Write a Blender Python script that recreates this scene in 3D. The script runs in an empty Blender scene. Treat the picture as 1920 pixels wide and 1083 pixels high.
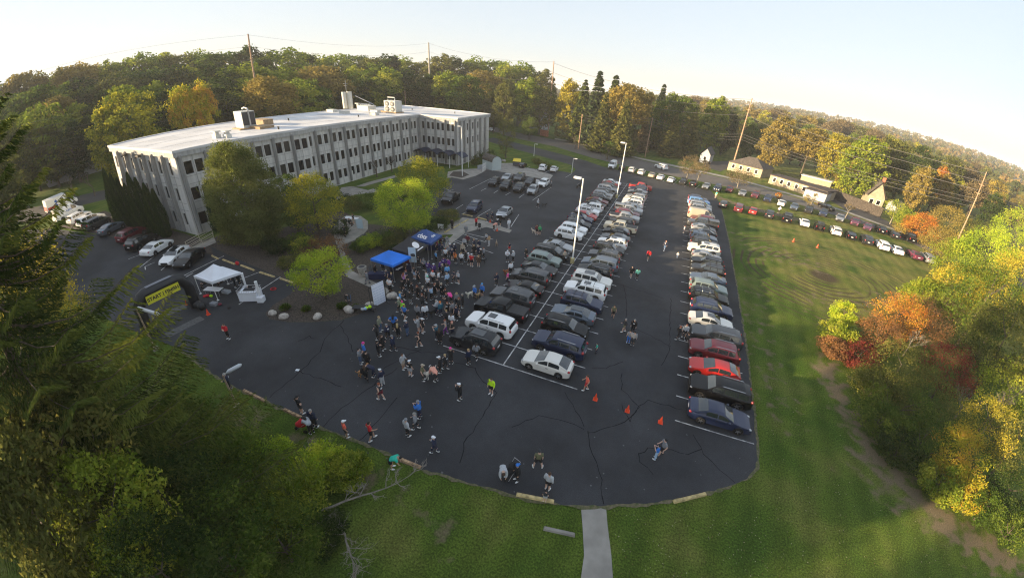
import bpy, bmesh, math, random
import numpy as np
from mathutils import Matrix, Vector
rnd = random.Random(7)
sc = bpy.context.scene
COL = sc.collection
# ------------------------------------------------------------------ camera (wide-angle drone lens, calibrated on the stall grid)
K = (1.5057296, -0.1815185, -0.7047929, 0.5267414)      # lens: angle from axis as a polynomial of image radius
CR = Vector((0.9368629, 0.3402570, 0.0807043)); CU = Vector((-0.2291571, 0.4230286, 0.8766606)); CF = Vector((-0.2641497, 0.8398047, -0.4742921))
CX, CY, CH = 57.8027, -24.5839, 22.152
cd = bpy.data.cameras.new('camera'); cam = bpy.data.objects.new('camera', cd); COL.objects.link(cam); sc.camera = cam
cd.type = 'PANO'; cd.sensor_fit = 'HORIZONTAL'; cd.sensor_width = 36; cd.clip_start = 0.1; cd.clip_end = 9000
lens = cd if hasattr(cd, 'panorama_type') else cd.cycles
lens.panorama_type = 'FISHEYE_LENS_POLYNOMIAL'; lens.fisheye_fov = math.radians(260); lens.fisheye_polynomial_k0 = 0
for i in range(4): setattr(lens, 'fisheye_polynomial_k%d' % (i + 1), -K[i] / 18.75 ** (i + 1))
cam.matrix_world = Matrix(((CR.x, CU.x, -CF.x, 0), (CR.y, CU.y, -CF.y, 0), (CR.z, CU.z, -CF.z, CH), (0, 0, 0, 1)))
cd.shift_x = -CX / 1920; cd.shift_y = CY / 1083
# ------------------------------------------------------------------ sky and sun
SUN_AZ, SUN_EL = math.radians(33), math.radians(10)      # azimuth of the light's travel from +X, elevation
sd = Vector((math.cos(SUN_AZ) * math.cos(SUN_EL), math.sin(SUN_AZ) * math.cos(SUN_EL), -math.sin(SUN_EL)))
sl = bpy.data.lights.new('sun', 'SUN'); sl.energy = 3.7; sl.angle = math.radians(0.6); sl.color = (1.0, 0.77, 0.48)
so = bpy.data.objects.new('sun', sl); COL.objects.link(so); so.rotation_euler = sd.to_track_quat('-Z', 'Y').to_euler()
W = bpy.data.worlds.new('World'); sc.world = W; W.use_nodes = True
wn = W.node_tree; sky = wn.nodes.new('ShaderNodeTexSky'); sky.sky_type = 'NISHITA'; sky.sun_disc = False
sky.sun_elevation = SUN_EL; sky.sun_rotation = math.atan2(-sd.x, -sd.y); sky.air_density = 1.0; sky.dust_density = 1.6; sky.ozone_density = 1.0; sky.altitude = 200
hs = wn.nodes.new('ShaderNodeHueSaturation'); hs.inputs['Saturation'].default_value = 1.0; wn.links.new(sky.outputs[0], hs.inputs['Color'])
ga = wn.nodes.new('ShaderNodeGamma'); ga.inputs[1].default_value = .24; wn.links.new(hs.outputs[0], ga.inputs[0]); tn = wn.nodes.new('ShaderNodeMix'); tn.data_type = 'RGBA'; tn.blend_type = 'MULTIPLY'; tn.inputs[0].default_value = 1; tn.inputs[7].default_value = (.90, .955, 1.04, 1); wn.links.new(ga.outputs[0], tn.inputs[6]); wn.links.new(tn.outputs[2], wn.nodes['Background'].inputs[0]); wn.nodes['Background'].inputs[1].default_value = 0.15
sc.view_settings.view_transform = 'Standard'; sc.view_settings.look = 'None'; sc.view_settings.gamma = 1; sc.view_settings.exposure = 2.25
sc.cycles.use_denoising = True; sc.cycles.denoiser = 'OPENIMAGEDENOISE'; sc.cycles.denoising_input_passes = 'RGB_ALBEDO_NORMAL'; sc.cycles.denoising_prefilter = 'NONE'; sc.cycles.filter_width = 1.2; sc.cycles.sample_clamp_indirect = 4; sc.cycles.max_bounces = 5; sc.cycles.transparent_max_bounces = 8
# ------------------------------------------------------------------ surveying: a pixel of the 1920 px photograph to a point of the place
def ray(px, py):
    x = (px - 960 - CX) / 1000; y = -(py - 541.5 - CY) / 1000
    r = math.hypot(x, y) + 1e-9; th = K[0]*r + K[1]*r*r + K[2]*r**3 + K[3]*r**4
    return (CR * (x / r) + CU * (y / r)) * math.sin(th) + CF * math.cos(th)
def G(px, py, z=0.0):
    d = ray(px, py); t = (z - CH) / d.z
    return (d.x * t, d.y * t)
def height_at(x, y, px, py):                                 # height of the pixel's ray above the ground point x, y
    d = ray(px, py); return CH + d.z / math.hypot(d.x, d.y) * math.hypot(x, y)
def at_dist(px, py, dist):                                   # ground position and height of a ray at a horizontal distance
    d = ray(px, py); h = math.hypot(d.x, d.y)
    return d.x / h * dist, d.y / h * dist, CH + d.z / h * dist
# ------------------------------------------------------------------ materials
MATS = {}
def mat(name, col=(.5, .5, .5), rough=.6, metal=0.0, var=0.0, scale=3.0, bump=0.0, spec=.5, coat=0.0, emit=0, col2=None, detail=4, world=True):
    if name in MATS: return MATS[name]
    m = bpy.data.materials.new(name); m.use_nodes = True; nt = m.node_tree; b = nt.nodes['Principled BSDF']
    b.inputs['Base Color'].default_value = (*col, 1); b.inputs['Roughness'].default_value = rough; b.inputs['Metallic'].default_value = metal
    b.inputs['Specular IOR Level'].default_value = spec; b.inputs['Coat Weight'].default_value = coat; b.inputs['Coat Roughness'].default_value = .08
    if var or col2 or bump:
        g = nt.nodes.new('ShaderNodeNewGeometry' if world else 'ShaderNodeTexCoord'); n = nt.nodes.new('ShaderNodeTexNoise')
        n.inputs['Scale'].default_value = scale; n.inputs['Detail'].default_value = detail
        nt.links.new(g.outputs['Position' if world else 'Object'], n.inputs['Vector'])
        mx = nt.nodes.new('ShaderNodeMix'); mx.data_type = 'RGBA'
        c2 = col2 or tuple(min(1, c * (1 + var)) for c in col); c1 = col if col2 else tuple(c * (1 - var) for c in col)
        mx.inputs[6].default_value = (*c1, 1); mx.inputs[7].default_value = (*c2, 1)
        rp = nt.nodes.new('ShaderNodeMapRange'); rp.inputs[1].default_value = .35; rp.inputs[2].default_value = .65
        nt.links.new(n.outputs[0], rp.inputs[0]); nt.links.new(rp.outputs[0], mx.inputs[0]); nt.links.new(mx.outputs[2], b.inputs['Base Color'])
        if bump:
            bp = nt.nodes.new('ShaderNodeBump'); bp.inputs['Strength'].default_value = bump; bp.inputs['Distance'].default_value = .05
            nt.links.new(n.outputs[0], bp.inputs['Height']); nt.links.new(bp.outputs[0], b.inputs['Normal'])
    MATS[name] = m; return m
def N(nt, t, **kw):
    n = nt.nodes.new(t)
    for k, v in kw.items():
        if isinstance(k, str) and k.startswith('i'): n.inputs[int(k[1:])].default_value = v
        else: setattr(n, k, v)
    return n
# ------------------------------------------------------------------ meshes
class MB:
    def __init__(s): s.v = []; s.f = []; s.m = []
    def quad(s, a, b, c, d, m=0): n = len(s.v); s.v += [a, b, c, d]; s.f.append((n, n+1, n+2, n+3)); s.m.append(m)
    def box(s, c, d, rz=0.0, m=0, ry=0.0, rx=0.0):
        n = len(s.v); q = Matrix.Rotation(rz, 3, 'Z') @ Matrix.Rotation(ry, 3, 'Y') @ Matrix.Rotation(rx, 3, 'X'); c = Vector(c)
        for z in (-.5, .5):
            for y in (-.5, .5):
                for x in (-.5, .5): s.v.append(tuple(c + q @ Vector((x*d[0], y*d[1], z*d[2]))))
        for f in ((0,2,3,1),(4,5,7,6),(0,1,5,4),(2,6,7,3),(0,4,6,2),(1,3,7,5)): s.f.append(tuple(n+i for i in f)); s.m.append(m)
        return s
    def prism(s, poly, z0, z1, m=0, bottom=True):
        a = sum(poly[i][0]*poly[(i+1) % len(poly)][1]-poly[(i+1) % len(poly)][0]*poly[i][1] for i in range(len(poly)))
        if a < 0: poly = poly[::-1]
        n = len(s.v); k = len(poly)
        s.v += [(p[0], p[1], z0) for p in poly] + [(p[0], p[1], z1) for p in poly]
        s.f.append(tuple(range(n+k, n+2*k))); s.m.append(m)
        if bottom: s.f.append(tuple(range(n+k-1, n-1, -1))); s.m.append(m)
        for i in range(k): j = (i+1) % k; s.f.append((n+i, n+j, n+k+j, n+k+i)); s.m.append(m)
        return s
    def tube(s, pts, rad, n=8, m=0, cap=True):
        if not isinstance(rad, (list, tuple)): rad = [rad]*len(pts)
        b0 = len(s.v); P = [Vector(p) for p in pts]
        for i, p in enumerate(P):
            t = (P[min(i+1, len(P)-1)] - P[max(i-1, 0)]).normalized()
            a = t.cross(Vector((0, 0, 1)) if abs(t.z) < .9 else Vector((1, 0, 0))).normalized(); b = t.cross(a)
            for k in range(n):
                w = 2*math.pi*k/n; s.v.append(tuple(p + (a*math.cos(w)+b*math.sin(w))*rad[i]))
        for i in range(len(P)-1):
            for k in range(n):
                j = (k+1) % n; s.f.append((b0+i*n+k, b0+i*n+j, b0+(i+1)*n+j, b0+(i+1)*n+k)); s.m.append(m)
        if cap:
            s.f.append(tuple(b0+k for k in range(n-1, -1, -1))); s.m.append(m)
            s.f.append(tuple(b0+(len(P)-1)*n+k for k in range(n))); s.m.append(m)
        return s
    def ball(s, c, r, nu=10, nv=7, m=0, jit=0, rg=None):
        if not isinstance(r, (list, tuple)): r = (r, r, r)
        b0 = len(s.v)
        for i in range(nv+1):
            th = math.pi*i/nv
            for k in range(nu):
                ph = 2*math.pi*k/nu; q = 1+((rg or rnd).uniform(-jit, jit) if jit else 0)
                s.v.append((c[0]+r[0]*math.sin(th)*math.cos(ph)*q, c[1]+r[1]*math.sin(th)*math.sin(ph)*q, c[2]+r[2]*math.cos(th)*q))
        for i in range(nv):
            for k in range(nu):
                j = (k+1) % nu; s.f.append((b0+i*nu+k, b0+(i+1)*nu+k, b0+(i+1)*nu+j, b0+i*nu+j)); s.m.append(m)
        return s
    def mesh(s, name, mats, smooth=False):
        me = bpy.data.meshes.new(name); me.from_pydata(s.v, [], s.f)
        for mt in (mats if isinstance(mats, (list, tuple)) else [mats]): me.materials.append(mt)
        if max(s.m, default=0): me.polygons.foreach_set('material_index', s.m)
        if smooth: me.polygons.foreach_set('use_smooth', [True]*len(me.polygons))
        me.update(); return me
    def build(s, name, mats, parent=None, loc=(0, 0, 0), rz=0, smooth=False):
        return put(name, s.mesh(name, mats, smooth), parent, loc, rz)
CH_ = {}
def put(name, me, parent=None, loc=(0, 0, 0), rz=0):
    o = bpy.data.objects.new(name, me); COL.objects.link(o)
    if parent: o.parent = parent; CH_.setdefault(parent.as_pointer(), []).append(o)
    o.location = loc; o.rotation_euler = (0, 0, rz); return o
def empty(name, loc=(0, 0, 0), rz=0): return put(name, None, None, loc, rz)
def tag(o, label=None, cat=None, group=None, kind=None):
    if label: o['label'] = label
    if cat: o['category'] = cat
    if group: o['group'] = group
    if kind: o['kind'] = kind
    return o
def copy_tree(o, loc=None, rz=None, parent=None):
    c = o.copy(); COL.objects.link(c)
    if parent: c.parent = parent; CH_.setdefault(parent.as_pointer(), []).append(c)
    if loc is not None: c.location = loc
    if rz is not None: c.rotation_euler = (0, 0, rz)
    for ch in list(CH_.get(o.as_pointer(), [])): copy_tree(ch, parent=c)
    return c
def paint(o, m, slot=0):
    o.material_slots[slot].link = 'OBJECT'; o.material_slots[slot].material = m
def sheet(name, pxs, z, m, kind='structure', world=False, thick=0.0, label=None, cat=None):
    pts = pxs if world else [G(*p) for p in pxs]
    b = MB()
    if thick: b.prism(pts, z-thick, z)
    else:
        a = sum(pts[i][0]*pts[(i+1) % len(pts)][1]-pts[(i+1) % len(pts)][0]*pts[i][1] for i in range(len(pts)))
        if a < 0: pts = pts[::-1]
        b.v = [(p[0], p[1], z) for p in pts]; b.f = [tuple(range(len(pts)))]; b.m = [0]
    o = b.build(name, m)
    # clean triangulation of concave outlines
    bm = bmesh.new(); bm.from_mesh(o.data); bmesh.ops.triangulate(bm, faces=[f for f in bm.faces if len(f.verts) > 4]); bm.to_mesh(o.data); bm.free()
    return tag(o, label, cat, kind=kind)
WH = mat('white_paint', (.75, .75, .73), .5, var=.08, scale=1.2)
# ================================================================== ground, pavings and markings
def grass_mat(name, c1, c2, c3, rings=None, scale=.25):
    m = bpy.data.materials.new(name); m.use_nodes = True; nt = m.node_tree; L = nt.links; b = nt.nodes['Principled BSDF']; b.inputs['Roughness'].default_value = .95; b.inputs['Specular IOR Level'].default_value = .1
    g = N(nt, 'ShaderNodeNewGeometry')
    n1 = N(nt, 'ShaderNodeTexNoise'); n1.inputs['Scale'].default_value = scale; n1.inputs['Detail'].default_value = 6; L.new(g.outputs['Position'], n1.inputs['Vector'])
    n2 = N(nt, 'ShaderNodeTexNoise'); n2.inputs['Scale'].default_value = 9; n2.inputs['Detail'].default_value = 5; n2.inputs['Roughness'].default_value = .75; L.new(g.outputs['Position'], n2.inputs['Vector'])
    cr = N(nt, 'ShaderNodeValToRGB'); e = cr.color_ramp.elements; e[0].position = .34; e[0].color = (*c1, 1); e[1].position = .72; e[1].color = (*c3, 1); x = e.new(.52); x.color = (*c2, 1)
    L.new(n1.outputs[0], cr.inputs[0])
    mx = N(nt, 'ShaderNodeMix'); mx.data_type = 'RGBA'; mx.blend_type = 'MULTIPLY'; mx.inputs[0].default_value = 1
    mr = N(nt, 'ShaderNodeMapRange'); mr.inputs[1].default_value = .3; mr.inputs[2].default_value = .7; mr.inputs[3].default_value = .45; mr.inputs[4].default_value = 1.5
    L.new(n2.outputs[0], mr.inputs[0]); L.new(cr.outputs[0], mx.inputs[6]); L.new(mr.outputs[0], mx.inputs[7]); last = mx.outputs[2]
    ad = N(nt, 'ShaderNodeAttribute'); ad.attribute_name = 'sunlit_tint'; dn = N(nt, 'ShaderNodeMath'); dn.operation = 'MULTIPLY'; L.new(ad.outputs['Fac'], dn.inputs[0]); L.new(n1.outputs[0], dn.inputs[1]); dk = N(nt, 'ShaderNodeMapRange'); dk.inputs[1].default_value = .3; dk.inputs[2].default_value = .62; dk.inputs[4].default_value = .85; L.new(dn.outputs[0], dk.inputs[0]); dm = N(nt, 'ShaderNodeMix'); dm.data_type = 'RGBA'; dm.inputs[7].default_value = (.19, .175, .05, 1); L.new(dk.outputs[0], dm.inputs[0]); L.new(cr.outputs[0], dm.inputs[6]); L.new(dm.outputs[2], mx.inputs[6])  # sunlight painted into the grass colour: yellower, brighter tint over the right field
    # mowing stripes across the lawn: slow bands along the edge of the lot
    mp = N(nt, 'ShaderNodeMapping'); mp.inputs['Rotation'].default_value = (0, 0, .12); L.new(g.outputs['Position'], mp.inputs['Vector'])
    w0 = N(nt, 'ShaderNodeTexWave'); w0.inputs['Scale'].default_value = .16; w0.inputs['Distortion'].default_value = 1.0; w0.inputs['Detail'].default_value = 3; L.new(mp.outputs[0], w0.inputs['Vector'])
    mw = N(nt, 'ShaderNodeMapRange'); mw.inputs[3].default_value = .88; mw.inputs[4].default_value = 1.08; L.new(w0.outputs['Fac'], mw.inputs[0])
    mm = N(nt, 'ShaderNodeMix'); mm.data_type = 'RGBA'; mm.blend_type = 'MULTIPLY'; mm.inputs[0].default_value = 1; L.new(last, mm.inputs[6]); L.new(mw.outputs[0], mm.inputs[7]); last = mm.outputs[2]
    for (cx, cy, r0, r1) in (rings or []):                   # worn tyre circles in the field
        s = N(nt, 'ShaderNodeVectorMath'); s.operation = 'SUBTRACT'; s.inputs[1].default_value = (cx, cy, 0); L.new(g.outputs['Position'], s.inputs[0])
        w = N(nt, 'ShaderNodeTexWave'); w.wave_type = 'RINGS'; w.rings_direction = 'Z'; w.inputs['Scale'].default_value = .26; w.inputs['Distortion'].default_value = 7; w.inputs['Detail'].default_value = 2.5; w.inputs['Detail Scale'].default_value = .35
        L.new(s.outputs[0], w.inputs['Vector'])
        ln = N(nt, 'ShaderNodeVectorMath'); ln.operation = 'LENGTH'; L.new(s.outputs[0], ln.inputs[0])
        fa = N(nt, 'ShaderNodeMapRange'); fa.inputs[1].default_value = r1; fa.inputs[2].default_value = r1*.75; L.new(ln.outputs['Value'], fa.inputs[0])
        th = N(nt, 'ShaderNodeMapRange'); th.inputs[1].default_value = .6; th.inputs[2].default_value = .95; L.new(w.outputs['Fac'], th.inputs[0])
        nn = N(nt, 'ShaderNodeTexNoise'); nn.inputs['Scale'].default_value = .14; nn.inputs['Detail'].default_value = 3; L.new(g.outputs['Position'], nn.inputs['Vector'])
        nr = N(nt, 'ShaderNodeMapRange'); nr.inputs[1].default_value = .44; nr.inputs[2].default_value = .56; L.new(nn.outputs[0], nr.inputs[0])
        m1 = N(nt, 'ShaderNodeMath'); m1.operation = 'MULTIPLY'; L.new(fa.outputs[0], m1.inputs[0]); L.new(th.outputs[0], m1.inputs[1])
        m3 = N(nt, 'ShaderNodeMath'); m3.operation = 'MULTIPLY'; L.new(m1.outputs[0], m3.inputs[0]); L.new(nr.outputs[0], m3.inputs[1])
        hub = N(nt, 'ShaderNodeMapRange'); hub.inputs[1].default_value = 2.6; hub.inputs[2].default_value = 1.6; L.new(ln.outputs['Value'], hub.inputs[0])
        m2 = N(nt, 'ShaderNodeMath'); m2.operation = 'MAXIMUM'; L.new(m3.outputs[0], m2.inputs[0]); L.new(hub.outputs[0], m2.inputs[1])
        mz = N(nt, 'ShaderNodeMix'); mz.data_type = 'RGBA'; mz.inputs[7].default_value = (.075, .06, .035, 1); L.new(m2.outputs[0], mz.inputs[0]); L.new(last, mz.inputs[6]); last = mz.outputs[2]
    aw = N(nt, 'ShaderNodeAttribute'); aw.attribute_name = 'worn'; n4 = N(nt, 'ShaderNodeTexNoise'); n4.inputs['Scale'].default_value = .9; n4.inputs['Detail'].default_value = 6; L.new(g.outputs['Position'], n4.inputs['Vector'])
    s4 = N(nt, 'ShaderNodeMath'); s4.operation = 'MULTIPLY_ADD'; s4.inputs[1].default_value = 4.4; s4.inputs[2].default_value = -2.35; L.new(n4.outputs[0], s4.inputs[0]); a4 = N(nt, 'ShaderNodeMath'); a4.operation = 'MULTIPLY_ADD'; a4.inputs[1].default_value = 1.6; L.new(aw.outputs['Fac'], a4.inputs[0]); L.new(s4.outputs[0], a4.inputs[2])
    m4 = N(nt, 'ShaderNodeMapRange'); m4.inputs[1].default_value = .35; m4.inputs[2].default_value = 1.1; L.new(a4.outputs[0], m4.inputs[0]); m5 = N(nt, 'ShaderNodeMath'); m5.operation = 'MULTIPLY'; L.new(m4.outputs[0], m5.inputs[0]); c5 = N(nt, 'ShaderNodeMath'); c5.operation = 'GREATER_THAN'; c5.inputs[1].default_value = .02; L.new(aw.outputs['Fac'], c5.inputs[0]); L.new(c5.outputs[0], m5.inputs[1])
    x5 = N(nt, 'ShaderNodeMix'); x5.data_type = 'RGBA'; x5.inputs[7].default_value = (.17, .135, .085, 1); L.new(m5.outputs[0], x5.inputs[0]); L.new(last, x5.inputs[6]); x6 = N(nt, 'ShaderNodeMix'); x6.data_type = 'RGBA'; x6.blend_type = 'MULTIPLY'; x6.inputs[0].default_value = .7; L.new(x5.outputs[2], x6.inputs[6]); L.new(mr.outputs[0], x6.inputs[7]); last = x6.outputs[2]
    L.new(last, b.inputs['Base Color'])
    bp = N(nt, 'ShaderNodeBump'); bp.inputs['Strength'].default_value = .9; bp.inputs['Distance'].default_value = .12; L.new(n2.outputs[0], bp.inputs['Height']); L.new(bp.outputs[0], b.inputs['Normal'])
    MATS[name] = m; return m
ring = G(1545, 518)
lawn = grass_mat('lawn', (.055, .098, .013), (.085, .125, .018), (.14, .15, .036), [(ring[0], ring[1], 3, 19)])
forest_floor = mat('forest_floor', (.03, .035, .012), .95, var=.5, scale=.15)
def asphalt_mat(name, c, crack=True, rough=.82, patch=.35):
    m = bpy.data.materials.new(name); m.use_nodes = True; nt = m.node_tree; L = nt.links; b = nt.nodes['Principled BSDF']; b.inputs['Roughness'].default_value = rough; b.inputs['Specular IOR Level'].default_value = .35
    g = N(nt, 'ShaderNodeNewGeometry'); n1 = N(nt, 'ShaderNodeTexNoise'); n1.inputs['Scale'].default_value = .14; n1.inputs['Detail'].default_value = 7; n1.inputs['Roughness'].default_value = .6; L.new(g.outputs['Position'], n1.inputs['Vector'])
    n2 = N(nt, 'ShaderNodeTexNoise'); n2.inputs['Scale'].default_value = 28; n2.inputs['Detail'].default_value = 2; L.new(g.outputs['Position'], n2.inputs['Vector'])
    mr = N(nt, 'ShaderNodeMapRange'); mr.inputs[1].default_value = .3; mr.inputs[2].default_value = .7; mr.inputs[3].default_value = 1-patch; mr.inputs[4].default_value = 1+patch; L.new(n1.outputs[0], mr.inputs[0])
    m2 = N(nt, 'ShaderNodeMapRange'); m2.inputs[1].default_value = .3; m2.inputs[2].default_value = .7; m2.inputs[3].default_value = .6; m2.inputs[4].default_value = 1.4; L.new(n2.outputs[0], m2.inputs[0])
    mu = N(nt, 'ShaderNodeMath'); mu.operation = 'MULTIPLY'; L.new(mr.outputs[0], mu.inputs[0]); L.new(m2.outputs[0], mu.inputs[1])
    v = N(nt, 'ShaderNodeVectorMath'); v.operation = 'SCALE'; v.inputs[0].default_value = c; L.new(mu.outputs[0], v.inputs['Scale']); L.new(v.outputs[0], b.inputs['Base Color'])
    bp = N(nt, 'ShaderNodeBump'); bp.inputs['Strength'].default_value = .35; bp.inputs['Distance'].default_value = .01; L.new(n2.outputs[0], bp.inputs['Height']); L.new(bp.outputs[0], b.inputs['Normal'])
    MATS[name] = m; return m
asph = asphalt_mat('asphalt', (.033, .034, .0375), patch=.5); asph2 = asphalt_mat('old_asphalt', (.05, .048, .047), patch=.2); sealant = mat('crack_sealant', (.013, .013, .015), .95, spec=.1)
roadm = asphalt_mat('worn_road', (.11, .10, .09), patch=.2); conc = mat('concrete', (.27, .25, .22), .85, var=.18, scale=.8, bump=.2)
mulch = mat('mulch', (.055, .042, .032), .95, var=.6, scale=7, bump=.9); dirt = mat('bare_dirt', (.17, .13, .09), .95, var=.35, scale=.9, bump=.5)
curb_y = mat('kerb_concrete', (.42, .36, .26), .85, var=.2, scale=1.5); stonem = mat('stone', (.42, .38, .34), .85, var=.3, scale=4, bump=.6)
# terrain: flat round the lot, wooded hills rising far off on the right
def terrain_z(x, y):
    d = math.hypot(x, y); a = math.atan2(x, y)
    z = 0.0
    if d > 420: z += (min(d, 1500)-420)/1080*26*(.6+.4*math.sin(a*3+1))*max(0, min(1, (a+.25)*3))
    if d > 1400: z -= (d-1400)*.012
    return z
rr = [0]+[6+1.6*k for k in range(75)]; rr += [135, 150, 170, 200, 230, 265, 300, 380, 460, 560, 700, 850, 1000, 1200, 1400, 1700, 2200, 3000, 4200]; nA = 216
WORN = [([(1545,690),(1575,740),(1600,790),(1645,860),(1710,930),(1790,985),(1900,1060)], 1.0, .85), ([(1640,880),(1740,960),(1850,1030)], 1.8, .5), ([(1560,600),(1555,700)], .8, .5), ([(760,930),(830,985),(880,1020)], .5, .45), ([(560,820),(640,870),(700,900)], .8, .4), ([(430,770),(470,790)], 1.2, .5), ([(1336,366),(1385,384),(1440,398),(1500,412)], 1.4, .9), ([(1345,425),(1372,436),(1400,440)], .5, .5), ([(1520,560),(1620,575),(1680,565)], 3, .3), ([(1430,470),(1500,490)], 4, .3), ([(1400,520),(1420,600),(1450,700),(1470,800)], 1.2, .25)]
WP = [([Vector(G(*p)) for p in pts], w, k) for pts, w, k in WORN]
def seg_d(p, a, b): ab = b-a; t = max(0, min(1, (p-a).dot(ab)/max(1e-6, ab.dot(ab)))); return (p-(a+ab*t)).length
verts = []; worn = []; sunlit_tint = []
for i, r in enumerate(rr):
    for k in range(nA):
        a = 2*math.pi*k/nA; x, y = r*math.sin(a), r*math.cos(a); verts.append((x, y, terrain_z(x, y))); q = 0
        if r < 130 and y > -15 and (x > 8 or r < 40 or y > 85):
            p = Vector((x, y))
            for pts, w, kk in WP:
                d = min(seg_d(p, pts[m], pts[m+1]) for m in range(len(pts)-1)); q = max(q, kk*max(0, min(1, 1.6-d/w)))
        worn.append(q); sunlit_tint.append(max(0, min(1, (x-13)/9))*max(0, min(1, (y-33+.35*(x-13))/22))*(1 if r < 300 else 0))  # mask of the painted sunlit tone, fading in over the field right of the lot
fa = []; mi = []
for i in range(len(rr)-1):
    for k in range(nA): j = (k+1) % nA; fa.append((i*nA+k, (i+1)*nA+k, (i+1)*nA+j, i*nA+j)); mi.append(0 if rr[i] < 300 else 1)
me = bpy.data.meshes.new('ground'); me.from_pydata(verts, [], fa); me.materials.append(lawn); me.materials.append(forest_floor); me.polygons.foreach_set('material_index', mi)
at = me.attributes.new('worn', 'FLOAT', 'POINT'); at.data.foreach_set('value', worn)
at = me.attributes.new('sunlit_tint', 'FLOAT', 'POINT'); at.data.foreach_set('value', sunlit_tint)
go = put('ground', me); tag(go, kind='structure')
bm = bmesh.new(); bm.from_mesh(me); bmesh.ops.remove_doubles(bm, verts=[v for v in bm.verts if v.co.length < .01], dist=.01); bm.normal_update()
if sum(f.normal.z for f in bm.faces) < 0: bmesh.ops.reverse_faces(bm, faces=bm.faces)
bm.to_mesh(me); bm.free()
# the parking lot: main sheet
lot_px = [(1419,828),(1421,862),(1415,884),(1400,898),(1372,909),(1330,923),(1262,938),(1200,945),(1138,949),(1089,949),(1040,945),(1000,937),(965,930),(930,919),(900,911),(850,897),(790,880),(745,858),(700,838),(640,815),(590,795),(530,768),(495,750),(455,733),(400,702),(340,655)]
W_lot = [G(*p) for p in lot_px] + [(-60, 7.5), (-92, -2), (-150, -25), (-152, -14), (-116, 3.5), (-93, 14.6), (-76, 19.0), (-60, 23.2), (-52.5, 23.6)]
W_lot += [G(*p) for p in [(395,462),(450,488),(556,532),(545,552),(512,572),(498,588),(505,598),(540,604),(585,604),(640,600),(672,590),(695,577),(726,560),(740,545),(700,527),(690,500),(735,480),(790,470),(833,466),(872,436),(912,424),(905,412),(800,404),(770,392),(835,350),(836,345),(846,333),(868,337),(910,318),(935,306),(1000,316),(1058,322),(1072,325),(1080,318),(1070,309),(1000,289),(940,273),(905,262)]]
W_lot += [G(*p) for p in [(925,258),(960,266),(1040,286),(1100,302),(1128,312),(1200,328),(1260,343),(1333,357),(1338,364),(1350,381)]]
W_lot += [G(1366, 450), G(1385, 560), G(1400, 660), G(1412, 760)]
def clean_poly(name, pts, z, m, kind='structure'):
    b = MB(); b.v = [(p[0], p[1], z) for p in pts]; b.f = [tuple(range(len(pts)))]; b.m = [0]; o = b.build(name, m)
    bm = bmesh.new(); bm.from_mesh(o.data); bmesh.ops.triangulate(bm, faces=bm.faces[:], ngon_method='EAR_CLIP')
    bmesh.ops.recalc_face_normals(bm, faces=bm.faces)
    if sum(f.normal.z for f in bm.faces) < 0: bmesh.ops.reverse_faces(bm, faces=bm.faces)
    bm.to_mesh(o.data); bm.free(); return tag(o, kind=kind)
clean_poly('parking_lot', W_lot, .03, asph)
# public road with kerbed verge, sweeping past behind the lot
def strip(name, cl, w0, w1, z, m, seg=1):
    b = MB(); n = len(cl)
    for i, (x, y) in enumerate(cl):
        dx = cl[min(i+1, n-1)][0]-cl[max(i-1, 0)][0]; dy = cl[min(i+1, n-1)][1]-cl[max(i-1, 0)][1]; l = math.hypot(dx, dy); nx, ny = -dy/l, dx/l
        b.v += [(x+nx*w0, y+ny*w0, z), (x+nx*w1, y+ny*w1, z)]
    for i in range(n-1): b.f.append((2*i, 2*i+1, 2*i+3, 2*i+2)); b.m.append(0)
    o = b.build(name, m); bm = bmesh.new(); bm.from_mesh(o.data)
    if sum(f.normal.z for f in bm.faces) < 0: bmesh.ops.reverse_faces(bm, faces=bm.faces)
    bm.to_mesh(o.data); bm.free(); return tag(o, kind='structure')
road_lo = [G(*p) for p in [(905,240),(960,258),(1040,275),(1110,296),(1200,318),(1300,338),(1400,358),(1480,378),(1560,402),(1640,428),(1700,452),(1760,480)]]
road_hi = [G(*p) for p in [(905,232),(960,247),(1040,262),(1110,277),(1200,300),(1280,318),(1390,341),(1500,373),(1590,402),(1660,428),(1720,452),(1790,480)]]
rd = [((a[0]+b[0])/2, (a[1]+b[1])/2) for a, b in zip(road_lo, road_hi)]
clean_poly('road', [(-240, 200), (-150, 170)] + road_lo + [(92, 78), (140, 60), (145, 70), (95, 90)] + road_hi[::-1] + [(-150, 182), (-240, 214)], .035, roadm)
clean_poly('far_road', [G(*p) for p in [(500,196),(560,186),(650,196),(700,190),(650,186),(560,176),(500,180)]], .2, roadm)
clean_poly('sidewalk', [G(*p) for p in [(1040,259),(1110,273),(1200,296),(1280,313),(1390,337),(1500,368),(1590,397),(1660,423),(1720,447),(1722,450),(1660,426),(1590,400),(1500,371),(1390,340),(1280,316.5),(1200,299),(1110,276),(1040,261.5)]], .06, conc)
clean_poly('side_street', [G(*p) for p in [(1548,370),(1580,367),(1630,398),(1690,428),(1722,449),(1660,425),(1592,398)]], .045, asph2)
clean_poly('side_street', [G(*p) for p in [(1320,303),(1365,302),(1372,312),(1350,322),(1318,312)]], .045, asph2)
clean_poly('left_road', [(-400, -60), (-128, 2), (-110, 9), (-96, 36), (-104, 60), (-112, 60), (-106, 36), (-119, 16), (-400, -38)], .02, asph2)
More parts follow.
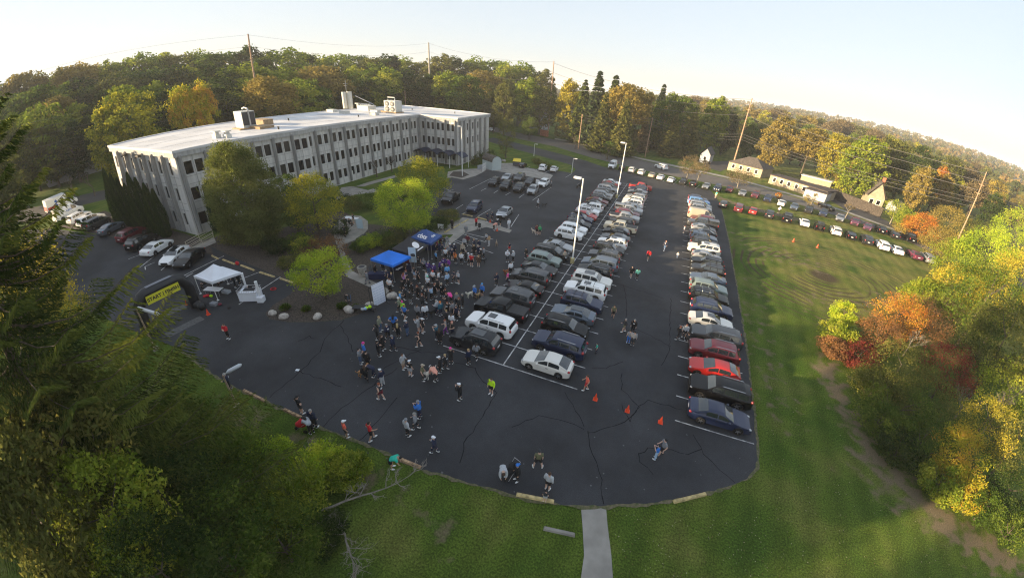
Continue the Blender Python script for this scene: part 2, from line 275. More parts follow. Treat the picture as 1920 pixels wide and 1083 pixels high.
# walks and beds
clean_poly('entrance_walk', [G(*p) for p in [(1089,949),(1136,949),(1139,985),(1146,1040),(1149,1083),(1152,1110),(1086,1110),(1089,1083),(1095,1040),(1092,985)]], .034, conc)
clean_poly('garden_walk', [G(*p) for p in [(648,515),(652,520),(724,552),(730,546),(726,541),(660,508),(655,495),(645,470),(642,460),(676,446),(690,430),(690,415),(676,405),(650,404),(632,415),(625,430),(628,452),(636,470),(640,490)]], .05, conc)
clean_poly('sidewalk', [G(*p) for p in [(810,432),(835,424),(868,408),(905,413),(960,432),(955,437),(912,426),(872,437),(835,466),(828,462),(850,440),(825,441)]], .06, conc)
clean_poly('building_walk', [G(*p) for p in [(628,370),(640,352),(656,350),(682,350),(724,338),(745,332),(740,329),(690,342),(664,351),(690,357),(700,354),(712,360),(668,365),(640,372),(628,378)]], .05, conc)
clean_poly('entrance_plaza', [G(*p) for p in [(838,334),(840,322),(862,318),(898,316),(914,317),(908,322),(892,330),(868,337),(848,333)]], .05, conc)
clean_poly('mulch_bed', [G(*p) for p in [(842,330),(850,322),(868,322),(880,328),(866,334)]], .07, mulch)
clean_poly('concrete_apron', [G(*p) for p in [(910,318),(935,306),(975,306),(975,313),(1000,317),(1037,329),(1030,338),(985,330),(950,324)]], .05, conc)
clean_poly('mulch_bed', [(-60, 23.2), (-52.5, 23.6)] + [G(*p) for p in [(395,462),(450,488),(556,532),(545,552),(512,572),(498,588),(505,598),(540,604),(585,604),(640,600),(672,590),(695,577),(726,560),(740,545),(700,527),(690,500),(735,480),(790,470),(812,445),(790,430),(740,425),(690,420),(640,395),(600,400),(560,420),(480,440),(420,440)]], .04, mulch)
clean_poly('mulch_bed', [(-60, 23.2), (-76, 19.0), (-93, 15.5), (-92, 24), (-82, 24.6), (-61.5, 26.0), (-55, 25.6)], .042, mulch)
0 and clean_poly('dirt_patch', [G(*p) for p in [(1335,362),(1350,368),(1385,382),(1440,396),(1500,412),(1490,404),(1420,386),(1360,368)]], .012, dirt)
# crumbling edge of soil and dead grass between asphalt and lawn
eb = MB(); rg = random.Random(12); ed = [Vector(p) for p in [G(*q) for q in [(1350,381),(1366,450),(1385,560),(1400,660),(1412,760)]]+[G(*p) for p in lot_px]]; pp = []
for a, b_ in zip(ed, ed[1:]):
    k = max(1, int((b_-a).length/.35))
    for i in range(k): pp.append((a.lerp(b_, i/k), (b_-a).normalized()))
for i, (p, d) in enumerate(pp):
    n = Vector((d.y, -d.x)); w0 = rg.uniform(-.04, .12); w1 = rg.uniform(.02, .24); eb.v += [(p.x+n.x*w0, p.y+n.y*w0, .039), (p.x-n.x*w1, p.y-n.y*w1, .041)]
for i in range(len(pp)-1): eb.f.append((2*i, 2*i+1, 2*i+3, 2*i+2)); eb.m.append(0)
eo = eb.build('lot_edge', mat('edge_soil', (.15, .12, .075), .95, var=.5, scale=5, bump=.6, col2=(.06, .075, .02))); eo['kind'] = 'structure'
bm = bmesh.new(); bm.from_mesh(eo.data); bm.normal_update()
if sum(f.normal.z for f in bm.faces) < 0: bmesh.ops.reverse_faces(bm, faces=bm.faces)
bm.to_mesh(eo.data); bm.free()
# painted lines
lines = MB(); Y0, ST = 21.99, 2.74
def line(a, b, w=.095, z=.036):
    a = Vector((a[0], a[1])); b = Vector((b[0], b[1])); d = (b-a).normalized(); n = Vector((-d.y, d.x))*w/2
    lines.quad((a.x-n.x, a.y-n.y, z), (b.x-n.x, b.y-n.y, z), (b.x+n.x, b.y+n.y, z), (a.x+n.x, a.y+n.y, z))
def lpx(p, q, w=.11): line(G(*p), G(*q), w)
for i in range(27): line((4.88, Y0+i*ST), (10.8, Y0+i*ST))
for i in range(29): line((-15.9, Y0+i*ST), (-9.87, Y0+i*ST)); line((-9.75, Y0+i*ST), (-3.02, Y0+i*ST))
line((-9.81, Y0-.05), (-9.81, Y0+28*ST+.05), .11, .037)
for a, b in [((855,433),(925,449)),((846,431),(912,455)),((842,446),(925,475)),((844,450),(870,460)),((838,402),(868,384)),((865,402),(892,390)),((896,406),(920,392)),((958,425),(973,402)),((880,355),(930,330)),((902,358),(912,353)),((926,362),(934,357)),((948,366),(957,361)),((973,371),(983,364)),((998,376),(1030,354)),((984,318),(994,312)),((1002,321),(1010,316)),((1021,324),(1029,320)),((1060,333),(1072,326)),((1165,322),(1173,316)),((1184,326),(1192,320)),((1204,330),(1212,324)),((1222,335),(1230,329)),((1243,340),(1250,334)),((1263,345),(1270,339)),((1283,350),(1292,343)),((1303,354),(1312,347)),((478,482),(505,470)),((430,532),(490,509)),((448,571),(528,518)),((337,526),(362,512)),((345,517),(420,480)),((262,502),(290,480)),((241,486),(262,478)),((273,506),(272,500)),((272,500),(290,492)),((302,507),(335,480)),((830,362),(850,356)),((832,352),(842,357))]: lpx(a, b)
lines.build('stall_lines', mat('line_paint', (.62, .62, .61), .7, scale=2.2, col2=(.20, .20, .205), detail=8))['kind'] = 'structure'
cr = MB()                                                     # dark sealed cracks snaking over the asphalt
def crack(pxs, w=.06, z=.0345):
    pts = [Vector(G(*p)) for p in pxs]; out = []
    rg = random.Random(int(pxs[0][0]))
    for a, b in zip(pts, pts[1:]):
        L = (b-a).length; k = max(2, int(L/.5)); n = Vector((-(b-a).y, (b-a).x)).normalized()
        out += [a.lerp(b, i/k)+n*rg.uniform(-.09, .09) for i in range(k)]
    out.append(pts[-1])
    for i in range(len(out)-1):
        a, b = out[i], out[i+1]; t = (b-a).normalized(); n = Vector((-t.y, t.x))*w/2*rg.uniform(.6, 1.2); a = a-t*.03
        cr.quad((a.x-n.x, a.y-n.y, z), (b.x-n.x, b.y-n.y, z), (b.x+n.x, b.y+n.y, z), (a.x+n.x, a.y+n.y, z))
for c in [[(1100,808),(1110,850),(1125,885),(1132,945)],[(1300,815),(1320,850),(1350,880),(1378,905)],[(1165,760),(1180,790),(1198,762),(1215,750),(1280,768)],[(1102,812),(1150,800),(1180,785),(1200,762)],[(1198,850),(1200,865),(1225,890)],[(1199,852),(1215,840),(1260,842),(1290,853),(1315,842)],[(1165,700),(1166,730),(1195,760)],[(1258,560),(1256,600),(1255,660),(1240,685)],[(1170,535),(1175,570),(1172,620)],[(1110,690),(1135,690),(1168,678)],[(505,745),(560,700),(600,660),(610,635),(645,600)],[(605,800),(640,765),(700,722),(745,690)],[(668,830),(700,800),(730,765),(745,745)],[(700,722),(722,690),(760,668),(790,655)],[(745,650),(790,660),(830,662),(850,680)],[(640,610),(650,630),(662,660)],[(855,680),(890,690),(905,715),(930,735)],[(930,735),(900,790),(870,830),(862,868)],[(960,540),(1000,590),(1040,625)],[(1060,735),(1080,770),(1095,800)],[(560,695),(600,710),(640,725)],[(350,560),(380,570),(420,575)],[(560,640),(580,630),(590,635)],[(1100,505),(1150,530),(1200,545),(1245,560)],[(960,800),(1010,780),(1060,790),(1095,805)],[(1180,610),(1220,630),(1258,650)]]: crack(c)
cr.build('crack_seals', sealant)['kind'] = 'structure'

# light scuffs, oil spots and repairs on the asphalt
sm = MB(); rg = random.Random(77)
def spot(x, y, r, m, z):
    n = 10; b0 = len(sm.v); sm.v += [(x+r*rg.uniform(.55, 1.1)*math.cos(6.283*k/n), y+r*rg.uniform(.5, 1)*math.sin(6.283*k/n), z) for k in range(n)]; sm.f.append(tuple(range(b0, b0+n))); sm.m.append(m)
for i in range(27):
    for xx in (7.6, -6.2, -12.9): spot(xx+rg.uniform(-1.2, 1.2), Y0+(i+.5)*ST+rg.uniform(-.4, .4), rg.uniform(.12, .35), 0, .0342)
for _ in range(60): x, y = G(rg.uniform(600, 1400), rg.uniform(760, 930)); spot(x, y, rg.uniform(.02, .09), 1 if rg.random() < .7 else 0, .0344)
for _ in range(50): x, y = G(rg.uniform(450, 900), rg.uniform(600, 740)); spot(x, y, rg.uniform(.02, .07), 1 if rg.random() < .7 else 0, .0344)
so_ = sm.build('asphalt_stains', [mat('oil_stain', (.012, .012, .014), .5), mat('pale_scuff', (.09, .09, .095), .8)]); so_['kind'] = 'structure'
# leaves lying on the lawn
lv = MB()
for _ in range(1000):
    px, py = rg.uniform(1150, 1780), rg.uniform(700, 1083)
    if px < 1430 and py < 955: continue
    x, y = G(px, py); a = rg.uniform(0, 3.14); s_ = rg.uniform(.018, .05); c, q = math.cos(a)*s_, math.sin(a)*s_; z = .03+rg.uniform(0, .02)
    lv.quad((x-c, y-q, z), (x+q*.5, y-c*.5, z+.01), (x+c, y+q, z), (x-q*.5, y+c*.5, z-.005), 0 if rg.random() < .6 else 1)
tag(lv.build('fallen_leaves', [mat('leaf_litter_pale', (.34, .30, .20), .8), mat('leaf_litter_brown', (.14, .08, .03), .8)]), 'small pale and brown fallen leaves scattered over the lawn', 'leaves', kind='stuff')
# ================================================================== the office building
BA = 0.0654; bA = Vector((-61.64, 26.50)); be = Vector((math.cos(BA), math.sin(BA))); bn = Vector((-be.y, be.x))
def BL(u, v): p = bA + be*u + bn*v; return (p.x, p.y)
def stucco(name, c1, c2, sc_=.5):
    m = bpy.data.materials.new(name); m.use_nodes = True; nt = m.node_tree; L = nt.links; b = nt.nodes['Principled BSDF']; b.inputs['Roughness'].default_value = .85
    g = N(nt, 'ShaderNodeNewGeometry'); mp = N(nt, 'ShaderNodeMapping'); mp.inputs['Scale'].default_value = (1.6, 1.6, .22); L.new(g.outputs['Position'], mp.inputs['Vector'])
    n = N(nt, 'ShaderNodeTexNoise'); n.inputs['Scale'].default_value = sc_*2; n.inputs['Detail'].default_value = 6; n.inputs['Roughness'].default_value = .7; L.new(mp.outputs[0], n.inputs['Vector'])
    r = N(nt, 'ShaderNodeMapRange'); r.inputs[1].default_value = .38; r.inputs[2].default_value = .66; L.new(n.outputs[0], r.inputs[0])
    mx = N(nt, 'ShaderNodeMix'); mx.data_type = 'RGBA'; mx.inputs[6].default_value = (*c1, 1); mx.inputs[7].default_value = (*c2, 1); L.new(r.outputs[0], mx.inputs[0]); L.new(mx.outputs[2], b.inputs['Base Color'])
    MATS[name] = m; return m
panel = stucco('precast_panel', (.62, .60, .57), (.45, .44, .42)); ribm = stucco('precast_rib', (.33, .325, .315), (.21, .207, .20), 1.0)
joint = mat('panel_joint', (.22, .215, .2), .9); roofm = mat('white_roof_membrane', (.55, .55, .56), .7, var=.13, scale=.22, detail=8); fasc = stucco('roof_fascia', (.46, .455, .45), (.28, .28, .275), .8)
glassm = mat('window_glass', (.012, .012, .013), .12, spec=.6); nt = glassm.node_tree; oi_ = N(nt, 'ShaderNodeObjectInfo'); cr_g = N(nt, 'ShaderNodeValToRGB'); cr_g.color_ramp.elements[0].color = (.008, .008, .009, 1); cr_g.color_ramp.elements[0].position = .55; cr_g.color_ramp.elements[1].color = (.055, .052, .045, 1); nt.links.new(oi_.outputs['Random'], cr_g.inputs[0]); nt.links.new(cr_g.outputs[0], nt.nodes['Principled BSDF'].inputs['Base Color'])
framem = mat('window_frame', (.03, .028, .025), .5)
bld = tag(empty('office_building', (bA.x, bA.y, 0), BA), 'long three-storey pale concrete office building with ribbed facade and flat white roof', 'building')
# local frame of the building: x = along the end wall, y = along the facade
FZ = [(1.35, 3.15), (5.05, 6.85), (8.75, 10.55)]; ZT = 11.5
wins = []; wall = MB(); ribs = []; jn = MB()
def facade(a, b, bays, wide, storeys=(0, 1, 2), single=None, rib=True):
    a = Vector(a); b = Vector(b); L = (b-a).length; d = (b-a)/L; nrm = Vector((d.y, -d.x))       # outward normal is to the right of a->b
    op = []; cuts = []
    for (u0, u1, wl) in bays:
        cuts.append(u0)
        for (w0, w1) in wl:
            for s in storeys: op.append((u0+w0, u0+w1, *FZ[s]))
    us = sorted(set([0, L] + [x for o in op for x in o[:2]])); zs = sorted(set([0, ZT] + [z for o in op for z in o[2:]]))
    P = lambda u, z, dd=0: (a.x+d.x*u+nrm.x*dd, a.y+d.y*u+nrm.y*dd, z)
    for i in range(len(us)-1):
        for j in range(len(zs)-1):
            cu, cz = (us[i]+us[i+1])/2, (zs[j]+zs[j+1])/2
            if any(o[0] < cu < o[1] and o[2] < cz < o[3] for o in op): continue
            wall.quad(P(us[i], zs[j]), P(us[i+1], zs[j]), P(us[i+1], zs[j+1]), P(us[i], zs[j+1]))
    for (u0, u1, z0, z1) in op:
        D = -.18
        for q in (((u0, z0), (u1, z0)), ((u1, z0), (u1, z1)), ((u1, z1), (u0, z1)), ((u0, z1), (u0, z0))):
            (p, r), (s, t) = q; wall.quad(P(p, r), P(s, t), P(s, t, D), P(p, r, D))
        wins.append((P(u0, z0, D), P(u1, z0, D), P(u1, z1, D), P(u0, z1, D)))
    if rib:
        for u in cuts[1:] + ([bays[-1][1]] if bays[-1][1] < L-.3 else []):
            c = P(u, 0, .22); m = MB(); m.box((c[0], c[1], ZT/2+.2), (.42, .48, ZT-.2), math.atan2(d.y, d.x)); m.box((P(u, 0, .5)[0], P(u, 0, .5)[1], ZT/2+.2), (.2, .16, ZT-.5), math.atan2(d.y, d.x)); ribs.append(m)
    # thin vertical and horizontal joints of the panels
    for (u0, u1, wl) in bays:
        m_ = (u0+u1)/2; c = P(m_, 0, .012); jn.box((c[0], c[1], ZT/2), (.05, .03, ZT-.5), math.atan2(d.y, d.x))
        for s in range(2):
            for zj in (FZ[s][1]+.55, FZ[s+1][0]-.28): c = P(m_, 0, .01); jn.box((c[0], c[1], zj), (u1-u0-.5, .026, .04), math.atan2(d.y, d.x))
def bay_row(u0, n, w, wl): return [(u0+i*w, u0+(i+1)*w, wl) for i in range(n)]
pair = [(.62, 1.62), (2.2, 3.2)]
facade((0, 0), (0, 23.55), [(0, .5, [])] + bay_row(.5, 6, 3.84, [(.5, 1.72), (2.12, 3.34)]), True)
facade((0, 23.55), (-.8, 23.55), [(0, .8, [])], False, rib=False)
facade((-.8, 23.55), (-.8, 60.8), [(0, 2.1, [(.5, 1.3)])] + bay_row(2.1, 9, 3.82, pair) + [(36.48, 37.25, [])], True)
facade((-.8, 60.8), (10.7, 60.8), [(0, 2.0, [(.8, 1.7)])] + bay_row(2.0, 3, 3.0, [(.35, 1.25), (1.75, 2.65)]) + [(11.0, 11.5, [])], True)
facade((10.7, 60.8), (10.7, 81.4), [(0, 1.3, []), (1.3, 3.5, [])] + [(3.5, 6.9, [(.5, 1.3), (2.0, 2.9)])] + [(6.9, 10.3, [(.5, 1.3), (2.0, 2.9)]), (10.3, 13.7, [(.5, 1.3), (2.0, 2.9)]), (13.7, 17.0, []), (17.0, 20.6, [])], True, (1, 2))
facade((10.7, 81.4), (-20.2, 81.4), bay_row(0, 8, 3.86, []), True)
facade((-20.2, 81.4), (-20.2, 0), bay_row(0, 20, 4.07, pair), True, ())
facade((-20.2, 0), (0, 0), bay_row(0, 7, 2.886, [(.62, 1.32)]), True)
wall.build('wall', panel, bld)
jn.build('panel_joints', joint, bld)
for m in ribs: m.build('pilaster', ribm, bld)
cl = Matrix.Rotation(-BA, 2) @ Vector((-bA.x, -bA.y))         # camera in the building's frame
wins.sort(key=lambda q: (q[0][0]-cl.x)**2 + (q[0][1]-cl.y)**2)
rest = MB()
for i, q in enumerate(wins):
    a, b, c, d = q
    if i < 98:
        m = MB(); m.quad(*q); wo = m.build('window', glassm, bld)
        f = MB(); u = (Vector(b)-Vector(a)).normalized(); nn = Vector((u.y, -u.x, 0))*.03; w = .06
        V = lambda p, du, dz: tuple(Vector(p)+u*du+Vector((0, 0, dz))+nn)
        for (p, q_, r, s) in ((V(a,0,0),V(b,0,0),V(b,-w,w),V(a,w,w)),(V(b,0,0),V(c,0,0),V(c,-w,-w),V(b,-w,w)),(V(c,0,0),V(d,0,0),V(d,w,-w),V(c,-w,-w)),(V(d,0,0),V(a,0,0),V(a,w,w),V(d,w,-w))): f.quad(p, q_, r, s)
        f.build('frame', framem, wo)
    else: rest.quad(*q)
if rest.v: tag(rest.build('windows', glassm, bld), kind='stuff')
def fp(g): return [(g, -g), (g, 23.55+g*0), (-.8+g, 23.55+.0), (-.8+g, 60.8-g), (10.7+g, 60.8-g), (10.7+g, 81.4+g), (-20.2-g, 81.4+g), (-20.2-g, -g)]
m = MB(); m.prism(fp(.3), 11.35, 12.02); m.build('fascia', fasc, bld)
m = MB(); m.prism(fp(.36), 12.02, 12.2, bottom=True); m.build('roof', roofm, bld)
m = MB()                                                      # raised white edge of the roof
o_, i_ = fp(.38), fp(-.05)
for k in range(len(o_)):
    j = (k+1) % len(o_); m.quad((*o_[k], 12.33), (*o_[j], 12.33), (*i_[j], 12.33), (*i_[k], 12.33)); m.quad((*o_[k], 12.0), (*o_[j], 12.0), (*o_[j], 12.33), (*o_[k], 12.33)); m.quad((*i_[j], 12.2), (*i_[k], 12.2), (*i_[k], 12.33), (*i_[j], 12.33))
m.build('roof_edge', roofm, bld)
m = MB()                                                      # welded seams and drains of the roof membrane
for k in range(12): yy = 3.5+k*6.4; m.box((-10.5, yy, 12.207), (18.6, .05, .012))
for xx in (-15.2, -10.2, -5.2): m.box((xx, 40, 12.209), (.05, 78, .012))
m.build('roof_seams', mat('seam_grey', (.36, .36, .36), .8), bld)
for (ux, vy) in ((-8, 12), (-12, 30), (-6, 44), (-13, 58), (-9, 70), (4, 72), (-3, 20)): m = MB(); m.tube([(ux, vy, 12.2), (ux, vy, 12.6)], .14, 8); m.tube([(ux, vy, 12.6), (ux, vy, 12.68)], .2, 8); m.build('drain_pipe', framem, bld)
# side door on the facade with lamp and white door leaf
dw = mat('door_white', (.62, .61, .58), .6)
dd = MB(); dd.box((-.74, 33.6, 1.15), (.1, 1.1, 2.2)); dr = dd.build('door', dw, bld); hh = MB(); hh.box((-.67, 33.2, 1.1), (.06, .12, .12)); hh.build('handle', framem, dr)
dd = MB(); dd.box((-.72, 33.6, 2.8), (.2, .5, .22)); dd.build('door_lamp', framem, bld)
dd = MB()
dd.box((10.8, 77.6, 1.9), (.12, .9, 1.7)); dd.build('vent_grille', mat('grey_metal', (.25, .25, .25), .5, .6), bld)
for vx in (-13.6, -9.0): 
    q = MB(); q.box((vx, -.75, 11.25), (.9, .5, .35)); q.tube([(vx-.2, -.8, 11.2), (vx-.5, -1.1, 11.0)], .12); q.build('floodlight', framem, bld)
# ------------------------------------------------------------------ roof equipment, each standing on the roof
white_m = mat('enamelled_white', (.5, .5, .46), .5, var=.06, scale=2); dark_m = mat('dark_grille', (.03, .03, .035), .6); galv = mat('galvanised', (.42, .42, .42), .35, .7, var=.2, scale=3)
wood = mat('timber', (.32, .22, .12), .8, var=.25, scale=3)
def onroof(px, py): return G(px, py, 12.2)
def roof_thing(name, px, py, label, cat, group=None): x, y = onroof(px, py); return tag(empty(name, (x, y, 12.2), BA), label, cat, group)
t = roof_thing('cooling_unit', 463, 240, 'tall white air-handling unit with black grilles and looping pipe on the near roof', 'air conditioner')
m = MB(); m.box((0, 0, 1.75), (2.3, 2.9, 3.1)); m.build('cabinet', white_m, t)
for yy in (-.72, .72): m = MB(); m.box((1.17, yy, 1.9), (.08, 1.25, 2.5)); m.build('grille', dark_m, t)
m = MB(); m.tube([(1.3, -.9, .2), (1.35, 0, .6), (1.3, 0, 3.5), (1.2, 0, 3.8), (.4, 0, 3.95), (-.3, 0, 3.7), (-.3, 0, 3.2)], .16); m.build('pipe', galv, t)
m = MB(); m.box((0, 0, .1), (2.9, 4.4, .2)); m.box((1.9, 0, .12), (.3, 6, .2)); m.build('base_frame', wood, t); t.scale = (.9,)*3
t = roof_thing('fan_unit', 738, 211, 'boxy cream condenser with four round fans standing on the far roof', 'air conditioner')
m = MB(); m.box((0, 0, 2.0), (4.2, 3.6, 3.3)); m.build('cabinet', white_m, t)
for zz in (1.15, 2.75):
    for xx in (-1.0, 1.0): m = MB(); m.tube([(xx, -1.83, zz), (xx, -1.93, zz)], .72, 16); f = m.build('fan', dark_m, t); q = MB(); [q.box((xx, -1.97, zz), (1.3, .05, .1), ry=k*math.pi/4) for k in range(4)]; q.build('guard', white_m, f)
m = MB(); m.tube([(-1.4, -.5, 3.6), (-1.4, -.5, 4.6), (1.2, -.5, 4.6), (1.2, -.5, 3.6)], .18); m.build('pipe', white_m, t)
m = MB(); m.box((0, -.4, .15), (5.6, 4.4, .3)); m.box((-4, -1.0, .2), (4, .4, .3)); m.build('base_frame', wood, t); t.scale = (.82,)*3
for (px, py, h, r, lb) in ((648, 203.5, 4.3, .75, 'left white cylindrical chimney stack on the far roof'), (658, 203.5, 4.4, .85, 'right white cylindrical chimney stack beside a thin mast on the far roof')):
    x, y = onroof(px, py); m = MB(); m.tube([(0, 0, 0), (0, 0, h)], r*.8, 14); o = m.build('chimney_stack', white_m, None, (x, y, 12.2)); tag(o, lb, 'chimney', 'chimney stacks on the roof')
x, y = onroof(653, 203); m = MB(); m.tube([(0, 0, 0), (0, 0, 7.4)], .07, 6); m.box((0, 0, 6.4), (.1, 1.6, .08)); m.box((0, 0, 5.9), (.1, 1.1, .08)); tag(m.build('antenna_mast', galv, None, (x-1, y+1, 12.2)), 'thin antenna mast rising between the chimney stacks', 'antenna')
t = roof_thing('pipe_rack', 672, 203, 'rack of ducts and small boxes beside the chimney stacks', 'pipe rack')
m = MB()
for k in range(4): m.box((k*1.3, 0, .7), (.5, .6, 1.4)); m.box((k*1.3, -.5, 1.3), (1.1, .25, .25))
m.build('frame', white_m, t); m = MB(); m.tube([(-1, .5, 3.2), (5, .8, 1.2)], .1, 6); m.build('pipe', galv, t)
def roof_box(px, py, d, mm, lb, cat='vent', nm='roof_vent'): x, y = onroof(px, py); m = MB(); m.box((0, 0, d[2]/2), d); m.box((0, 0, d[2]+.04), (d[0]+.16, d[1]+.16, .08)); tag(m.build(nm, mm, None, (x, y, 12.2), BA), lb, cat, 'vents and hatches on the flat roof')
roof_box(688, 207, (3.6, 3.2, 1.2), white_m, 'large white roof hatch box left of the fan unit', 'roof hatch', 'roof_hatch')
roof_box(704, 211.5, (2.2, 1.4, .6), white_m, 'low white duct box just left of the fan unit base')
roof_box(623, 210, (2.0, 1.6, .55), white_m, 'small white vent left of the chimney stacks, farther from the edge')
roof_box(646, 213, (2.0, 1.6, .6), white_m, 'small white vent in front of the chimney stacks')
roof_box(702, 216, (1.8, 1.5, .6), white_m, 'small white vent near the facade edge below the fan unit')
roof_box(494, 233, (3.0, 2.2, .9), wood, 'tan wooden box on the roof behind the cooling unit', 'box', 'wooden_box')
roof_box(492, 240, (2.6, 3.0, .35), wood, 'low plywood platform on the roof beside the cooling unit', 'platform', 'roof_platform')
for k, (px, py) in enumerate(((407, 259), (427, 258.5))):
    x, y = onroof(px, py); m = MB(); m.box((0, 0, .3), (.9, .9, .6)); m.box((0, 0, .75), (.6, .6, .4)); m.box((0, 0, 1.05), (1.0, 1.0, .16)); tag(m.build('roof_vent', white_m, None, (x, y, 12.2), BA), ['white hooded vent on the near roof, left one of two', 'white hooded vent on the near roof, next to the cooling unit'][k], 'vent', 'vents and hatches on the flat roof')
# dark blue vaulted canopy over the entrance
navy = mat('navy_canvas', (.010, .018, .045), .7, var=.2, scale=1.5)
cx_, cy_ = BL(3.0, 58.6); t = tag(empty('entrance_canopy', (cx_, cy_, 0), BA), 'dark blue scalloped canvas canopy on white posts at the entrance', 'canopy')
m = MB(); nx_ = 48; Lc = 14.5
for i in range(nx_+1):
    u = i/nx_*Lc-3.5; z = 3.05+.95*abs(math.sin(math.pi*(u+3.5)/Lc*4))**.8
    for w in (-1.9, 1.9): m.v.append((u, w, z))
    for w in (-1.9, 1.9): m.v.append((u, w, z-.12))
for i in range(nx_):
    a = 4*i; b = a+4; m.f += [(a, b, b+1, a+1), (a+2, a+3, b+3, b+2), (a, a+2, b+2, b), (a+1, b+1, b+3, a+3)]; m.m += [0]*4
m.build('canvas', navy, t)
for i in range(5):
    for w in (-1.85, 1.85): q = MB(); u = -3.5+i*Lc/4; q.tube([(u, w, 0), (u, w, 3.1)], .07, 8); q.build('post', WH, t)
m = MB()
# white flagpole-like lamp post in the front bed and handrail by the near corner
def rail_fence(name, pts, h, lb, cat, m_, gap=1.6, bars=3, r=.03):
    o = tag(empty(name, (pts[0][0], pts[0][1], 0)), lb, cat); q = MB(); p0 = Vector((pts[0][0], pts[0][1], 0))
    P = [Vector((p[0], p[1], p[2] if len(p) > 2 else 0))-p0 for p in pts]
    for a, b in zip(P, P[1:]):
        for k in range(bars): z = h*(k+1)/bars; q.tube([tuple(a+Vector((0, 0, z))), tuple(b+Vector((0, 0, z)))], r, 6)
    q.build('rail', m_, o)
    for a, b in zip(P, P[1:]):
        n = max(1, int((b-a).length/gap))
        for i in range(n+1): c = a.lerp(b, i/n); w_ = MB(); w_.tube([tuple(c), tuple(c+Vector((0, 0, h)))], r*1.2, 6); w_.build('post', m_, o)
    return o
cream = mat('cream_metal', (.5, .45, .35), .5)
p1, p2 = G(352, 468), G(402, 447)
rail_fence('handrail', [(*p1, .1), (*p2, .6)], 1.05, 'cream metal handrail along the ramp at the near building corner', 'handrail', cream)
p3, p4 = G(360, 474), G(404, 455)
rail_fence('handrail', [(*p3, .1), (*p4, .6)], .8, 'shorter cream handrail on the parking side of the ramp', 'handrail', cream)
clean_poly('ramp', [G(352, 468), G(402, 447), G(406, 456), G(362, 476)], .15, conc)
# ================================================================== vehicles
tyre_m = mat('tyre_rubber', (.012, .012, .012), .8); rim_m = mat('alloy_rim', (.35, .35, .36), .3, .8); trim_m = mat('black_trim', (.01, .01, .011), .45); autoglass = mat('car_glass', (.022, .028, .032), .04, spec=.9, coat=.5)
lampw = mat('headlamp', (.34, .36, .38), .12, spec=.9, coat=1); lampr = mat('tail_lamp', (.35, .01, .012), .2, coat=1); plate_m = mat('number_plate', (.6, .6, .62), .5); chrome = mat('chrome', (.5, .5, .5), .15, 1.0); sunroof_m = mat('sunroof_glass', (.02, .023, .027), .05, spec=.9, coat=.5)
def paintm(n, c, metal=.2, rough=.4, coat=.5, spec=.5): return mat('paint_'+n, c, rough, metal, coat=coat, spec=spec)
PAINT = dict(white=paintm('white', (.80, .80, .79), 0), black=paintm('black', (.004, .004, .005), 0, .3, .22, .25), navy=paintm('navy', (.010, .018, .055)), grey=paintm('grey', (.065, .067, .072), .5), dgrey=paintm('dark_grey', (.020, .021, .024), .1, .35, .25, .3), silver=paintm('silver', (.36, .37, .38), .6), bluegrey=paintm('blue_grey', (.12, .15, .19), .5), sage=paintm('sage_green', (.20, .25, .23), .3), red=paintm('red', (.42, .018, .015), .1), maroon=paintm('maroon', (.13, .012, .02), .3), cream=paintm('cream', (.66, .58, .42), 0), blue=paintm('blue', (.13, .30, .58), .2), tan=paintm('tan', (.42, .36, .27), .2), plum=paintm('plum', (.14, .03, .06), .3), pwhite=paintm('pearl_white', (.68, .66, .61), .1))
